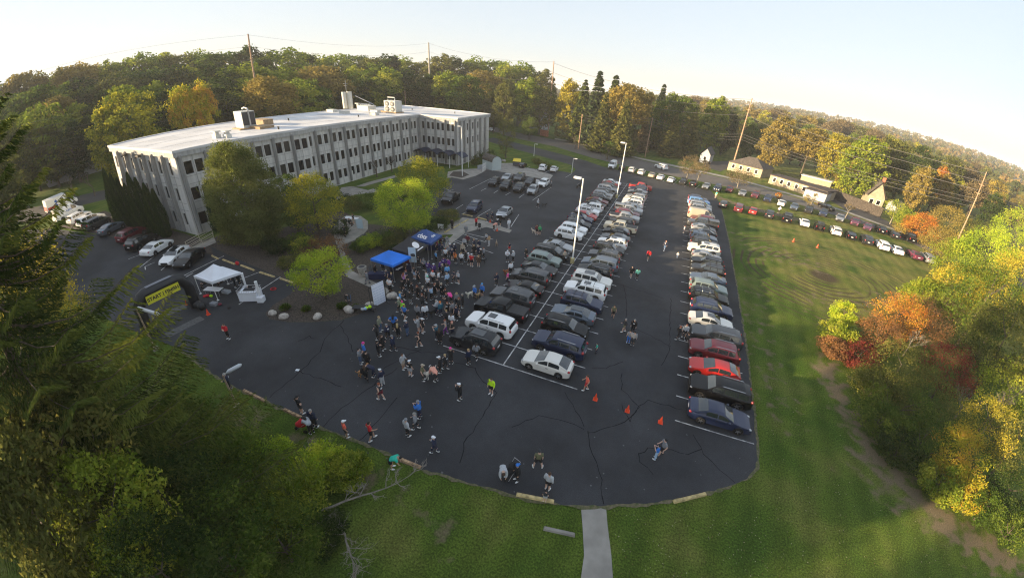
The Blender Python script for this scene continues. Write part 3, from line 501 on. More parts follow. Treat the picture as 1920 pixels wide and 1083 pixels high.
# type: length, width, wheelbase, wheel radius, sill, [x, top z] profile (nose first), belt z, [side glass breaks], rear style
CT = dict(
 sedan=dict(L=4.75, W=1.82, wb=2.78, r=.33, top=[(2.37,.62),(2.28,.74),(1.9,.86),(1.15,.98),(.95,1.0),(.15,1.40),(-.35,1.45),(-.95,1.41),(-1.75,1.09),(-2.2,1.05),(-2.33,.95),(-2.37,.8)], belt=.95, ws=(.92,.2), rg=(-1.02,-1.72), sg=[(.62,-.22),(-.30,-1.12)], lit=(.66,.78), tl=(.82,.97)),
 hatch=dict(L=4.45, W=1.78, wb=2.7, r=.32, top=[(2.22,.6),(2.12,.74),(1.75,.86),(1.25,.96),(1.05,.99),(.05,1.44),(-.4,1.49),(-1.1,1.44),(-1.75,1.22),(-2.0,1.08),(-2.18,.98),(-2.22,.75)], belt=.96, ws=(1.0,.12), rg=(-1.15,-1.95), sg=[(.62,-.2),(-.28,-1.25)], lit=(.64,.78), tl=(.88,1.05)),
 suv=dict(L=4.7, W=1.88, wb=2.72, r=.37, top=[(2.35,.72),(2.26,.92),(1.9,1.05),(1.25,1.13),(1.05,1.16),(.4,1.62),(0,1.68),(-1.4,1.66),(-1.85,1.58),(-2.2,1.12),(-2.31,1.0),(-2.35,.7)], belt=1.08, ws=(1.02,.46), rg=(-1.9,-2.18), sg=[(.72,-.12),(-.2,-1.05),(-1.15,-1.72)], lit=(.78,.93), tl=(.95,1.15), rail=1),
 bigsuv=dict(L=5.05, W=1.97, wb=2.95, r=.39, top=[(2.52,.78),(2.45,1.0),(2.05,1.12),(1.35,1.19),(1.15,1.22),(.55,1.70),(.1,1.77),(-1.7,1.75),(-2.15,1.66),(-2.38,1.15),(-2.48,1.05),(-2.52,.7)], belt=1.13, ws=(1.12,.6), rg=(-2.19,-2.37), sg=[(.82,-.05),(-.14,-1.1),(-1.22,-2.0)], lit=(.85,1.02), tl=(1.0,1.25), rail=1),
 minivan=dict(L=5.1, W=1.98, wb=3.0, r=.35, top=[(2.55,.62),(2.46,.82),(2.1,.98),(1.65,1.1),(1.45,1.14),(.55,1.64),(.1,1.73),(-1.7,1.71),(-2.2,1.62),(-2.44,1.1),(-2.52,.95),(-2.55,.6)], belt=1.05, ws=(1.4,.6), rg=(-2.23,-2.43), sg=[(.95,.05),(-.03,-1.1),(-1.2,-2.05)], lit=(.72,.9), tl=(.95,1.3), rail=1),
 jeep=dict(L=4.3, W=1.85, wb=2.6, r=.41, top=[(2.1,.85),(2.08,1.12),(1.4,1.16),(.85,1.18),(.78,1.2),(.45,1.72),(.2,1.80),(-1.7,1.80),(-1.9,1.78),(-1.98,1.2),(-2.0,1.1),(-2.02,.7)], belt=1.14, ws=(.77,.46), rg=(-1.91,-1.97), sg=[(.5,-.28),(-.38,-1.05),(-1.15,-1.8)], lit=(.85,1.05), tl=(.9,1.1), spare=1),
 pickup=dict(L=5.75, W=2.0, wb=3.55, r=.40, top=[(2.87,.82),(2.8,1.08),(2.3,1.17),(1.75,1.22),(1.55,1.26),(.85,1.78),(.5,1.86),(-.55,1.86),(-.75,1.80),(-.92,1.25),(-1.0,1.2),(-2.75,1.2),(-2.85,1.15),(-2.87,.75)], belt=1.18, ws=(1.52,.9), rg=(-.77,-.90), sg=[(1.15,.28),(.2,-.55)], lit=(.9,1.1), tl=(.85,1.15), bed=1),
 van=dict(L=5.4, W=2.0, wb=3.2, r=.36, top=[(2.7,.7),(2.62,1.0),(2.3,1.18),(1.95,1.3),(1.85,1.34),(1.05,2.1),(.7,2.22),(-2.3,2.22),(-2.55,2.15),(-2.66,1.4),(-2.69,1.2),(-2.7,.7)], belt=1.22, ws=(1.82,1.1), rg=(-2.56,-2.65), sg=[(1.4,.5)], lit=(.85,1.1), tl=(.9,1.5)))
def lerp1(tab, x):
    if x >= tab[0][0]: return tab[0][1]
    for (a, za), (b, zb) in zip(tab, tab[1:]):
        if b <= x <= a: t = (a-x)/(a-b) if a > b else 0; return za+(zb-za)*t
    return tab[-1][1]
def car_proto(kind):
    s = CT[kind]; L, W, r = s['L'], s['W'], s['r']; hx = L/2; xw = s['wb']/2; off = .06
    def sec(x):
        zt = lerp1(s['top'], x); e = abs(x)/hx; w = W/2*(1-.16*max(0, (e-.72)/.28)**2); zb = min(s['belt'], zt-.02); h = zt-zb
        base = .24+.16*max(0, (e-.85)/.15)**2; z0 = base
        for cx in (xw+off, -xw+off):
            d = abs(x-cx); ra = r+.065
            if d < ra: z0 = max(z0, r+math.sqrt(ra*ra-d*d)*.98)
        wr = .93*w-.30*min(h, .62)
        return [(.84*w, z0), (w*.985, z0+.05), (w, max(z0+.08, (base+zb)/2)), (w*.985, max(z0+.1, zb-.10)), (.945*w, zb), (.93*w-.30*min(h,.62)*.1, zb+.08*h), (wr+.02, zb+.84*h), (wr-.04, zb+.95*h), (wr*.55, zt), (0, zt+.012)]
    xs = set([p[0] for p in s['top']]) | {hx-.02, -hx+.02}
    for cx in (xw+off, -xw+off):
        for k in range(13): xs.add(cx+(r+.065)*math.cos(math.pi*k/12))
        xs.add(cx+r+.075); xs.add(cx-r-.075)
    xs |= {hx-.12, -hx+.12}
    for g in s['sg']: xs |= set(g)
    xs = sorted(x for x in xs if -hx <= x <= hx)
    m = MB(); S = [sec(x) for x in xs]; n = 19
    for x, q in zip(xs, S): m.v += [(x, -y, z) for y, z in q] + [(x, y, z) for y, z in q[-2::-1]]
    for i in range(len(xs)-1):
        for k in range(n-1): a = i*n+k; m.f.append((a, a+n, a+n+1, a+1)); m.m.append(0)
    for i in (0, len(xs)-1):
        f = tuple(range(i*n, i*n+n)); m.f.append(f if i else f[::-1]); m.m.append(0)
    def smooth_by_angle(me):
        me.polygons.foreach_set('use_smooth', [True]*len(me.polygons))
        try: me.set_sharp_from_angle(angle=math.radians(38))
        except Exception: pass
        return me
    body = smooth_by_angle(m.mesh('body', PAINT['white']))
    bm = bmesh.new(); bm.from_mesh(body); bmesh.ops.recalc_face_normals(bm, faces=bm.faces); bm.to_mesh(body); bm.free(); smooth_by_angle(body)
    root = empty(kind); part = lambda nm, mb, mt, sm=False: put(nm, mb.mesh(nm, mt, sm), root)
    put('body', body, root)
    u = MB(); u.box((0, 0, .42), (L-.5, W-.34, .34)); u.box((hx-.1, 0, .36), (.2, W*.78, .16)); u.box((-hx+.1, 0, .36), (.2, W*.78, .16)); part('underbody', u, trim_m)
    def patch(x0, x1, f0, f1, nx=5, out=.012, across=False, xf=None):
        q = MB(); steps = 5
        def P(x, i0, i1, t):
            c = sec(x); a, b = c[i0], c[i1]; return (a[0]+(b[0]-a[0])*t, a[1]+(b[1]-a[1])*t)
        if across:                                           # over the top, side to side
            cols = [(7, .0), (7, .5), (8, 0), (9, 0)]
            for i in range(nx+1):
                x = x0+(x1-x0)*i/nx; c = sec(x); row = [(c[7][0], c[7][1]), ((c[7][0]+c[8][0])/2, (c[7][1]+c[8][1])/2), c[8], c[9]]
                dz = .02; dx = .014*(1 if x0 > 0 and x1 > -.5 else -1)
                pts = [(x+dx, -y, z+dz) for y, z in row] + [(x+dx, y, z+dz) for y, z in row[-2::-1]]; q.v += pts
            k = 7
            for i in range(nx):
                for j in range(k-1): a = i*k+j; q.f.append((a, a+1, a+k+1, a+k)); q.m.append(0)
        return q
    x0, x1 = s['ws']; part('windshield', patch(x0, x1, 7, 9, across=True), autoglass)
    if kind != 'van': x0, x1 = s['rg']; part('rear_window', patch(x1+.02, x0-.0, 7, 9, across=True, nx=4), autoglass)
    for (xa, xb) in s['sg']:
        for sd_ in (-1, 1):
            q = MB(); nx = 6
            for i in range(nx+1):
                x = xa+(xb-xa)*i/nx; c = sec(x); a, b = c[5], c[6]
                for t in (.06, .98): y = a[0]+(b[0]-a[0])*t+.014; q.v.append((x, sd_*y, a[1]+(b[1]-a[1])*t))
            for i in range(nx): k = 2*i; q.f.append((k, k+2, k+3, k+1)); q.m.append(0)
            part('side_window', q, autoglass)
    zl, zh = s['lit']; zm = (zl+zh)/2
    for sd_ in (-1, 1):
        q = MB(); q.ball((hx-.17, sd_*W*.385, zm), (.17, .13, (zh-zl)*.5), 8, 6); part('headlight', q, lampw, True)
        z0, z1 = s['tl']; q = MB(); q.ball((-hx+.12, sd_*W*.40, (z0+z1)/2), (.13, .13, (z1-z0)*.66), 8, 6); part('taillight', q, lampr, True)
        q = MB(); q.box((s['ws'][0]-.32, sd_*(W/2+.08), s['belt']+.05), (.14, .2, .14)); o = put('wing_mirror', q.mesh('wing_mirror', PAINT['white']), root)
        q = MB(); q.box((s['sg'][0][1]-.0, sd_*(W/2+.0), s['belt']-.16), (.2, .03, .035)); part('door_handle', q, trim_m)
    q = MB(); q.box((hx-.02, 0, (zl+.45)/2+.02), (.06, W*.5, max(.14, zl-.42))); part('grille', q, trim_m)
    q = MB(); q.box((-hx-.005, 0, .78 if kind != 'van' else .6), (.03, .4, .16)); part('number_plate', q, plate_m)
    for x in (xw+off, -xw+off):
        for sd_ in (-1, 1):
            q = MB(); pr = [(.0, r*.62), (-.02, r*.9), (-.0, r), (.2, r), (.22, r*.9)]; nn = 20
            for i, (dy, rad) in enumerate(pr):
                for k in range(nn): a = 2*math.pi*k/nn; q.v.append((x+rad*math.cos(a), sd_*(W/2-.015-dy), r+rad*math.sin(a)))
            for i in range(len(pr)-1):
                for k in range(nn): j = (k+1) % nn; q.f.append((i*nn+k, i*nn+j, (i+1)*nn+j, (i+1)*nn+k)); q.m.append(0)
            w = part('wheel', q, tyre_m, True)
            q = MB(); yy = sd_*(W/2-.03); q.tube([(x, yy-sd_*.06, r), (x, yy-sd_*.05, r)], r*.63, 16)
            q2 = MB(); q2.tube([(x, yy-sd_*.05, r), (x, yy+sd_*.0, r)], r*.16, 8)
            for k in range(5): a = 2*math.pi*k/5; q2.box((x+r*.36*math.cos(a), yy-sd_*.02, r+r*.36*math.sin(a)), (r*.56, .035, r*.17), ry=-a)
            put('brake_disc', q.mesh('brake_disc', trim_m), w); put('rim', q2.mesh('rim', rim_m), w)
    if s.get('rail'):
        for sd_ in (-1, 1): q = MB(); y = sec(-.5)[7][0]; q.tube([(x, sd_*y, lerp1(s['top'], x)+.04) for x in (.1, -.3, -.8, -1.3, -1.65)], .022, 6); part('roof_rail', q, chrome)
    if kind in ('suv', 'sedan', 'bigsuv'):
        pass
    if s.get('spare'): q = MB(); q.tube([(-2.03, 0, 1.02), (-2.25, 0, 1.02)], .38, 18); part('spare_wheel', q, tyre_m)
    if s.get('bed'):
        q = MB(); q.box((-1.92, 0, 1.215), (1.66, 1.62, .03)); part('bed_floor', q, trim_m)
    return root
PROTO = {}
NM = dict(sedan='parked_sedan', hatch='parked_hatchback', suv='parked_suv', bigsuv='parked_suv', minivan='parked_minivan', jeep='parked_jeep', pickup='pickup_truck', van='cargo_van')
CAT = dict(sedan='car', hatch='car', suv='car', bigsuv='car', minivan='minivan', jeep='car', pickup='pickup truck', van='van')
ORD = 'first second third fourth fifth sixth seventh eighth ninth tenth eleventh twelfth thirteenth fourteenth fifteenth sixteenth seventeenth eighteenth nineteenth twentieth twenty-first twenty-second twenty-third twenty-fourth twenty-fifth twenty-sixth twenty-seventh twenty-eighth twenty-ninth thirtieth'.split()
def car(kind, x, y, head, col, label, group, z=.035, extra='', name=None, sc_=1.0):
    if kind not in PROTO: PROTO[kind] = car_proto(kind)
    s = CT[kind]; c = copy_tree(PROTO[kind], (x, y, z), head); c.name = name or NM[kind]; c.scale = (sc_,)*3
    tag(c, label, CAT[kind], group)
    for o in CH_[c.as_pointer()]:
        if o.name.startswith(('body', 'wing_mirror')): paint(o, PAINT[col])
    zt = s['top']; hz = max(p[1] for p in zt)
    def ad(nm, mb, m, sm=False): put(nm, mb.mesh(nm, m, sm), c)
    for e in extra.split():
        q = MB()
        if e == 'sunroof': q.box((-.15, 0, hz+.025), (.8, .72, .012)); ad('sunroof', q, sunroof_m)
        elif e == 'pano': q.box((-.35, 0, hz+.024), (1.3, .84, .012)); ad('sunroof', q, sunroof_m)
        elif e == 'racks':
            for i, xx in enumerate((-.1, -.95)): q = MB(); q.tube([(xx, -.62, hz-.06), (xx, -.58, hz+.11), (xx, .58, hz+.11), (xx, .62, hz-.06)], .03, 6); ad('roof_rack', q, chrome if 'bright' in extra else trim_m)
        elif e == 'roofbox': q.ball((-.6, 0, hz+.22), (1.0, .42, .2), 12, 8); ad('roof_box', q, trim_m, True)
        elif e == 'cover': q.box((-1.9, 0, 1.23), (1.82, 1.66, .05)); ad('bed_cover', q, trim_m); [ (lambda r_: ad('cover_seam', r_.box((-1.2-.48*k, 0, 1.26), (.03, 1.6, .012)), mat('seam', (.05,.05,.05))))(MB()) for k in range(3)]
        elif e == 'cap': q.box((-1.88, 0, 1.5), (1.85, 1.7, .62)); ad('bed_cap', q, PAINT[col]); q = MB(); q.box((-1.9, 0, 1.55), (1.4, 1.74, .3)); ad('cap_window', q, autoglass)
        elif e == 'spots':
            for yy in (-.5, 0, .5): q = MB(); q.ball((2.12, yy, .8), .13, 8, 6); ad('spot_lamp', q, WH)
        elif e == 'opendoor':
            q = MB(); q.box((.75, -1.35, .95), (.1, .95, 1.0), rz=-.25); ad('open_door', q, PAINT[col])
    return c
def row(items, xc, group, where, y0=Y0, jit=.12):
    rg = random.Random(3)
    for (i, kind, hd, col, desc, *ex) in items:
        e = ex[0] if ex else ''
        dx = (CT[kind]['L']-4.8)*.25*(1 if hd == 'L' else -1)*.3
        car(kind, xc+dx+rg.uniform(-jit, jit)*2, y0-.12+(i+.5)*ST+rg.uniform(-jit, jit), (math.pi if hd == 'L' else 0)+rg.uniform(-.02, .02), col, ' '.join(('%s, %s from near end %s' % (desc, ORD[i], where)).split()), group, extra=e)
row([(0,'sedan','R','navy','navy blue sedan'),(1,'bigsuv','L','black','long black SUV'),(2,'hatch','L','red','bright red crossover'),(3,'suv','L','maroon','dark maroon SUV'),(4,'bigsuv','L','grey','grey SUV with bright chrome trim'),(5,'sedan','R','pwhite','white sedan with dark roof glass','sunroof'),(6,'suv','R','navy','dark navy SUV'),(7,'suv','R','black','black SUV with silver crossbars','racks bright'),(8,'suv','R','sage','grey-green SUV'),(9,'sedan','L','bluegrey','blue-grey sedan'),(10,'suv','L','dgrey','dark grey SUV with black crossbars','racks'),(11,'suv','L','black','black SUV with chrome window line'),(12,'hatch','R','silver','silver hatchback'),(13,'bigsuv','L','pwhite','white SUV with small sunroof','sunroof'),(14,'suv','R','dgrey','dark grey SUV with roof rails'),(15,'suv','R','bluegrey','slate grey SUV with roof panes','racks'),(16,'sedan','L','dgrey','charcoal sedan'),(17,'hatch','R','silver','silver wagon with red tail lamp'),(18,'pickup','L','grey','grey pickup with capped dark bed','cap'),(19,'suv','L','maroon','maroon SUV'),(20,'van','R','tan','tall cream van'),(21,'minivan','R','black','black minivan'),(22,'suv','R','silver','silver SUV'),(23,'minivan','R','silver','pale silver minivan'),(24,'bigsuv','R','blue','sky blue SUV'),(25,'suv','R','navy','deep blue SUV')], 8.2, 'cars parked along the grass', 'of grass-side row')
row([(0,'hatch','L','pwhite','warm white hatchback with black tail glass'),(1,'bigsuv','L','navy','navy SUV'),(2,'suv','R','black','black SUV with pale windshield'),(3,'sedan','L','bluegrey','blue-grey fastback sedan with black roof','pano'),(4,'suv','R','navy','navy crossover with two roof bars','racks'),(5,'bigsuv','L','white','white SUV with roof bars and sunroof','sunroof racks bright'),(6,'bigsuv','R','pwhite','large white SUV with long glass roof','pano'),(7,'suv','L','black','black SUV with chrome window arc'),(8,'minivan','L','bluegrey','blue-grey minivan'),(9,'suv','L','grey','grey SUV with silver roof rails','racks bright'),(10,'suv','R','dgrey','dark grey SUV with crossbars','racks'),(11,'suv','L','white','white SUV with small sunroof','sunroof'),(12,'sedan','L','grey','grey sedan'),(13,'hatch','L','dgrey','dark grey hatchback'),(14,'pickup','L','cream','cream white pickup with black bed cover','cover'),(15,'suv','L','dgrey','charcoal SUV'),(16,'pickup','R','silver','silver pickup with open bed'),(17,'suv','R','maroon','maroon SUV'),(18,'pickup','R','silver','silver pickup with capped bed','cap'),(19,'sedan','L','silver','silver sedan'),(20,'suv','L','white','white SUV'),(21,'suv','L','pwhite','pearl white SUV'),(22,'suv','L','silver','silver SUV'),(23,'sedan','L','black','black sedan'),(24,'sedan','L','silver','light silver sedan'),(25,'suv','L','navy','blue SUV'),(26,'pickup','R','red','red pickup')], -6.0, 'cars in the centre double row', 'of centre right column')
row([(0,'suv','L','dgrey','dark grey SUV with chrome arc','pano'),(1,'bigsuv','L','white','white SUV with sunroof','sunroof'),(2,'pickup','L','black','black pickup with folding bed cover','cover'),(3,'bigsuv','L','grey','boxy grey SUV','sunroof'),(4,'sedan','L','black','black sedan with chrome window line'),(5,'minivan','L','grey','grey minivan with silver roof rails'),(6,'sedan','R','dgrey','charcoal sedan'),(7,'suv','R','sage','grey-green SUV'),(8,'minivan','R','black','black minivan'),(9,'sedan','R','silver','pale silver-blue sedan'),(11,'suv','R','white','white SUV with black alloy wheels'),(12,'suv','R','white','white SUV with long side glass'),(13,'suv','R','dgrey','dark grey SUV with roof bars','racks'),(14,'suv','R','navy','dark slate SUV with roof box','roofbox'),(15,'sedan','R','red','red sedan'),(16,'suv','R','white','white SUV with dark roof','pano'),(17,'suv','L','white','white SUV with red tail lamp'),(18,'hatch','R','dgrey','dark grey hatchback'),(19,'sedan','R','maroon','maroon sedan'),(20,'suv','R','grey','grey SUV'),(21,'suv','R','silver','silver SUV with roof rails'),(22,'sedan','R','dgrey','charcoal sedan'),(23,'bigsuv','R','silver','light silver SUV'),(24,'suv','R','grey','mid grey SUV'),(25,'hatch','R','red','small red hatchback'),(26,'sedan','R','white','white sedan')], -13.1, 'cars in the centre double row', 'of centre left column')
# cars elsewhere: pixel of the ground under the middle of the car, heading pixel (towards the nose)
def carpx(kind, px, py, hx_, hy_, col, label, group, extra='', name=None, sc_=1.0):
    x, y = G(px, py); a, b = G(hx_, hy_); return car(kind, x, y, math.atan2(b-y, a-x), col, label, group, extra=extra, name=name, sc_=sc_)
g1 = 'cars beside the building entrance'
for a in [('suv',890,395,876,408,'navy','dark blue SUV parked left of the light blue boxy car',g1,'sunroof'),('hatch',946,404,930,416,'silver','silver boxy hatchback behind the folding table and orange cones',g1),('pickup',846,378,838,384,'black','black pickup half hidden behind the tree',g1),
 ('suv',927,347,919,353,'black','black SUV, nearest the building in its front row of four',g1),('bigsuv',949,354,940,362,'black','large black SUV with chrome bumper, second in the front row of four',g1),('suv',973,358,963,367,'dgrey','dark grey SUV, third in the front row of four',g1),('suv',999,362,990,371,'silver','silver SUV with sunroof at the aisle end of the front row',g1,'sunroof'),
 ('sedan',951,337,944,342,'silver','pale silver sedan, nearest the building in the back row',g1),('bigsuv',974,339,967,345,'grey','grey SUV with dark roof, second in the back row',g1,'pano'),('sedan',994,345,986,351,'dgrey','dark grey sedan, third in the back row',g1),('suv',1019,349,1011,355,'white','white SUV with its driver door open',g1,'opendoor'),
 ('sedan',980,313,987,308,'black','small black convertible beside the yellow-lidded container',g1,'',None,.88),('suv',1018,319,1026,312,'white','white SUV tail-out, left of two on the concrete apron edge',g1),('hatch',1039,321,1047,314,'white','white hatchback tail-out, right of two on the concrete apron edge',g1)]: carpx(*a)
g2 = 'cars in the far row by the road'
for a in [('van',1148,315,1141,320,'white','white cargo van at the left end of the far row','%s'),('hatch',1166,318,1172,312,'dgrey','dark grey hatchback right beside the white cargo van'),('suv',1184,323,1190,317,'pwhite','white SUV, left of the two white SUVs beyond the lamp post'),('suv',1202,327,1209,321,'pwhite','white SUV with black tail glass, third from the cargo van'),('sedan',1222,332,1229,326,'tan','beige sedan with grey roof in the far row'),('sedan',1238,336,1245,330,'white','white sedan, left of the two white sedans in the far row'),('sedan',1258,341,1265,335,'white','white sedan, right of the two white sedans in the far row'),('suv',1280,345,1274,351,'dgrey','dark grey SUV nose-out left of the bare tree trunks'),('suv',1299,349,1305,342,'black','black SUV with red tail lamps under the golden tree'),('sedan',1323,353,1317,359,'silver','silver sedan nose-out at the corner of the lot'),('jeep',1344,358,1338,365,'navy','dark blue off-roader with white spot lamps on the grass corner','','spots')]:
    a = list(a); a[7:8] = []; ex = a[7] if len(a) > 7 else ''; carpx(*a[:7], g2, ex)
g3 = 'cars parked in the field'
for a in [('sedan',1367,359,1361,366,'maroon','dark red sedan, roadside row, next to the dark blue off-roader'),('sedan',1391,366,1386,373,'silver','silver car nose-out in the roadside row behind the red hatchback'),('suv',1415,370,1409,378,'maroon','maroon SUV with pale roof in the roadside row'),('suv',1438,377,1434,385,'navy','dark blue SUV nose-out in the roadside row'),('hatch',1464,385,1468,377,'white','white car beside the person in white standing on the field'),('sedan',1488,392,1484,400,'bluegrey','blue sedan nose-out right of the white car in the roadside row'),('suv',1515,398,1511,406,'dgrey','dark teal-grey SUV nose-out in the roadside row'),('suv',1542,404,1538,413,'navy','dark navy SUV nose-out behind the passing black sedan'),('sedan',1573,413,1571,422,'silver','silver-grey sedan nose-out in the roadside row'),('suv',1601,421,1598,430,'plum','plum coloured SUV, left of two plum cars'),('sedan',1625,430,1622,438,'plum','plum coloured sedan, right of two plum cars'),('suv',1649,435,1644,428,'black','black SUV tail-out right of the plum cars'),('sedan',1674,444,1668,437,'dgrey','dark sedan with red tail lamps left of the black pickup'),('pickup',1703,450,1694,441,'black','black pickup at the right end of the roadside row','cover'),
 ('hatch',1356,387,1362,379,'grey','grey hatchback, first in the inner field row'),('minivan',1384,395,1388,386,'maroon','dark red minivan, second in the inner field row'),('hatch',1411,400,1415,392,'red','bright red hatchback, third in the inner field row'),('suv',1441,407,1443,398,'dgrey','dark SUV with white bumper, fourth in the inner field row'),('pickup',1474,414,1476,404,'black','black pickup with red tail lamps in the inner field row','cover'),('sedan',1506,422,1503,413,'white','white sedan right of the black field pickup'),('jeep',1534,430,1532,420,'black','black soft-top off-roader with spare wheel in the inner field row'),('suv',1564,438,1559,429,'pwhite','white SUV between the off-roader and a small black car'),('hatch',1592,446,1588,438,'black','small black hatchback in the inner field row'),('suv',1622,455,1617,447,'dgrey','dark grey SUV in the inner field row'),('suv',1651,465,1643,456,'white','white SUV, left of two white cars near the field row end'),('sedan',1677,473,1668,464,'white','white sedan, right of two white cars near the field row end'),('sedan',1711,482,1701,473,'plum','dark purple sedan next to last in the inner field row'),('suv',1736,489,1726,479,'silver','silver SUV at the right end of the inner field row')]:
    carpx(*a[:7], g3, a[7] if len(a) > 7 else '')
carpx('sedan', 1548, 392, 1560, 397, 'black', 'glossy black sedan driving along the road behind the field', 'vehicles on the road', name='driving_sedan')
carpx('bigsuv', 1239, 317, 1228, 313, 'white', 'white SUV driving along the road behind the far row', 'vehicles on the road', name='driving_suv')
carpx('sedan', 921, 246, 930, 250, 'white', 'white car on the road beyond the office building corner', 'vehicles on the road', name='driving_sedan')
carpx('sedan', 1322, 306, 1330, 309, 'black', 'small dark car parked beside the far low house', 'vehicles on the road')
g4 = 'cars at the left end of the building'
for a in [('sedan',358,492,344,503,'black','black sedan nearest the white tent'),('sedan',331,487,317,498,'white','white sedan with black roof panel, second from the white tent','pano'),('sedan',297,471,312,462,'white','plain white sedan, third from the white tent'),('suv',268,461,284,452,'black','black SUV beside the plain white sedan'),
 ('sedan',212,434,224,428,'bluegrey','light blue-grey sedan half hidden by the spruce'),('suv',250,447,262,441,'maroon','dark red car mostly hidden by the spruce tip'),('minivan',185,425,200,418,'grey','grey minivan behind the spruce'),('minivan',172,419,189,411,'white','white minivan with sunroof, right of the blue SUV','sunroof'),('suv',150,414,168,405,'white','white SUV right of the lettered cargo van')]:
    carpx(*a[:7], g4, a[7] if len(a) > 7 else '')
v = carpx('van', 130, 408, 152, 398, 'white', 'long white cargo van with dark lettering on its side', g4, sc_=1.12)
def text_mesh(txt, size, m, parent, loc, rot, name='lettering', ext=.004, bold=0.0, al='CENTER'):
    cu = bpy.data.curves.new(name, 'FONT'); cu.body = txt; cu.size = size; cu.align_x = al; cu.align_y = 'CENTER'; cu.extrude = ext; cu.offset = bold
    o = bpy.data.objects.new(name, cu); COL.objects.link(o); bpy.context.view_layer.update()
    me = bpy.data.meshes.new_from_object(o.evaluated_get(bpy.context.evaluated_depsgraph_get())); bpy.data.objects.remove(o); me.materials.clear(); me.materials.append(m)
    o = put(name, me, parent, loc); o.rotation_euler = rot; return o
bluem = mat('sign_blue', (.02, .12, .42), .5); redm = mat('sign_red', (.45, .03, .02), .5); blackp = mat('print_black', (.015, .015, .018), .6)
text_mesh('K&N', .5, bluem, v, (-.1, -1.01, 1.45), (math.pi/2, 0, 0))
# boxy ambulance
ax, ay = G(118, 391); hx2, hy2 = G(150, 378); amb = tag(empty('ambulance', (ax, ay, .035), math.atan2(hy2-ay, hx2-ax)), 'white box ambulance with blue diamonds and red stripe at the lawn edge', 'ambulance', g4)
m = MB(); m.box((-1.3, 0, 1.75), (4.6, 2.35, 2.3)); m.build('box_body', PAINT['white'], amb)
m = MB(); m.prism([(1.0, .55), (3.3, .55), (3.3, 1.15), (2.3, 1.35), (1.75, 2.2), (1.0, 2.3)], -1.0, 1.0)
m.v = [(a, c, b) for a, b, c in m.v]; m.build('cab', PAINT['white'], amb)
for sd_ in (-1, 1):
    m = MB(); m.quad((1.15, sd_*1.012, 1.4), (2.15, sd_*1.012, 1.4), (1.7, sd_*1.012, 2.05), (1.15, sd_*1.012, 2.1)); m.build('side_window', autoglass, amb)
    m = MB(); m.box((0, sd_*1.18, 2.1), (.6, .03, .5)); m.build('window', autoglass, amb)
    for xx in (-1.4,): 
        for zz in (2.15, 1.35): m = MB(); m.box((xx, sd_*1.185, zz), (.5, .02, .5), ry=math.pi/4); m.build('blue_diamond', bluem, amb)
    m = MB(); m.box((-2.4, sd_*1.185, 1.2), (2.0, .02, .5)); m.build('red_stripe', redm, amb)
    m = MB(); m.ball((3.3, sd_*.75, .95), (.08, .15, .12)); m.build('headlight', lampw, amb)
m = MB(); m.quad((2.32, -.85, 1.37), (2.32, .85, 1.37), (1.78, .8, 2.15), (1.78, -.8, 2.15)); m.build('windshield', autoglass, amb)
m = MB(); m.box((-3.62, 0, 1.2), (.04, 2.2, .9)); m.build('red_panel', redm, amb)
for xx in (2.4, -2.2):
    for sd_ in (-1, 1): m = MB(); m.tube([(xx, sd_*.85, .42), (xx, sd_*1.14, .42)], .42, 18); w = m.build('wheel', tyre_m, amb); q = MB(); q.tube([(xx, sd_*1.14, .42), (xx, sd_*1.16, .42)], .22, 12); q.build('rim', rim_m, w)
m = MB(); m.box((-.3, 0, .5), (6.4, 1.7, .3)); m.build('chassis', trim_m, amb)
for k in PROTO:
    for o in CH_.get(PROTO[k].as_pointer(), []):
        for o2 in CH_.get(o.as_pointer(), []): bpy.data.objects.remove(o2)
        bpy.data.objects.remove(o)
    bpy.data.objects.remove(PROTO[k])
# ================================================================== trees and plants
bark = mat('bark', (.09, .07, .05), .9, var=.4, scale=6, bump=.6); bark_pale = mat('pale_bark', (.22, .19, .15), .9, var=.35, scale=5, bump=.4)
def leafmat(name, c0, c1, c2, trans=.35):
    m = bpy.data.materials.new('leaves_'+name); m.use_nodes = True; nt = m.node_tree; L = nt.links; nt.nodes.remove(nt.nodes['Principled BSDF']); out = nt.nodes['Material Output']
    a = N(nt, 'ShaderNodeAttribute'); a.attribute_name = 'tone'
    oi = N(nt, 'ShaderNodeObjectInfo'); ad = N(nt, 'ShaderNodeMath'); ad.operation = 'MULTIPLY_ADD'; ad.inputs[1].default_value = .28; L.new(oi.outputs['Random'], ad.inputs[0])
    sb = N(nt, 'ShaderNodeMath'); sb.operation = 'ADD'; sb.inputs[1].default_value = -.14; L.new(a.outputs['Fac'], sb.inputs[0]); L.new(sb.outputs[0], ad.inputs[2])
    cr = N(nt, 'ShaderNodeValToRGB'); e = cr.color_ramp.elements; e[0].position = .1; e[0].color = (*c0, 1); e[1].position = .95; e[1].color = (*c2, 1); x = e.new(.5); x.color = (*c1, 1); L.new(ad.outputs[0], cr.inputs[0])
    d = N(nt, 'ShaderNodeBsdfDiffuse'); t = N(nt, 'ShaderNodeBsdfTranslucent'); mx = N(nt, 'ShaderNodeMixShader'); mx.inputs[0].default_value = trans
    L.new(cr.outputs[0], d.inputs[0]); L.new(cr.outputs[0], t.inputs[0]); L.new(d.outputs[0], mx.inputs[1]); L.new(t.outputs[0], mx.inputs[2]); L.new(mx.outputs[0], out.inputs[0])
    MATS['leaves_'+name] = m; return m
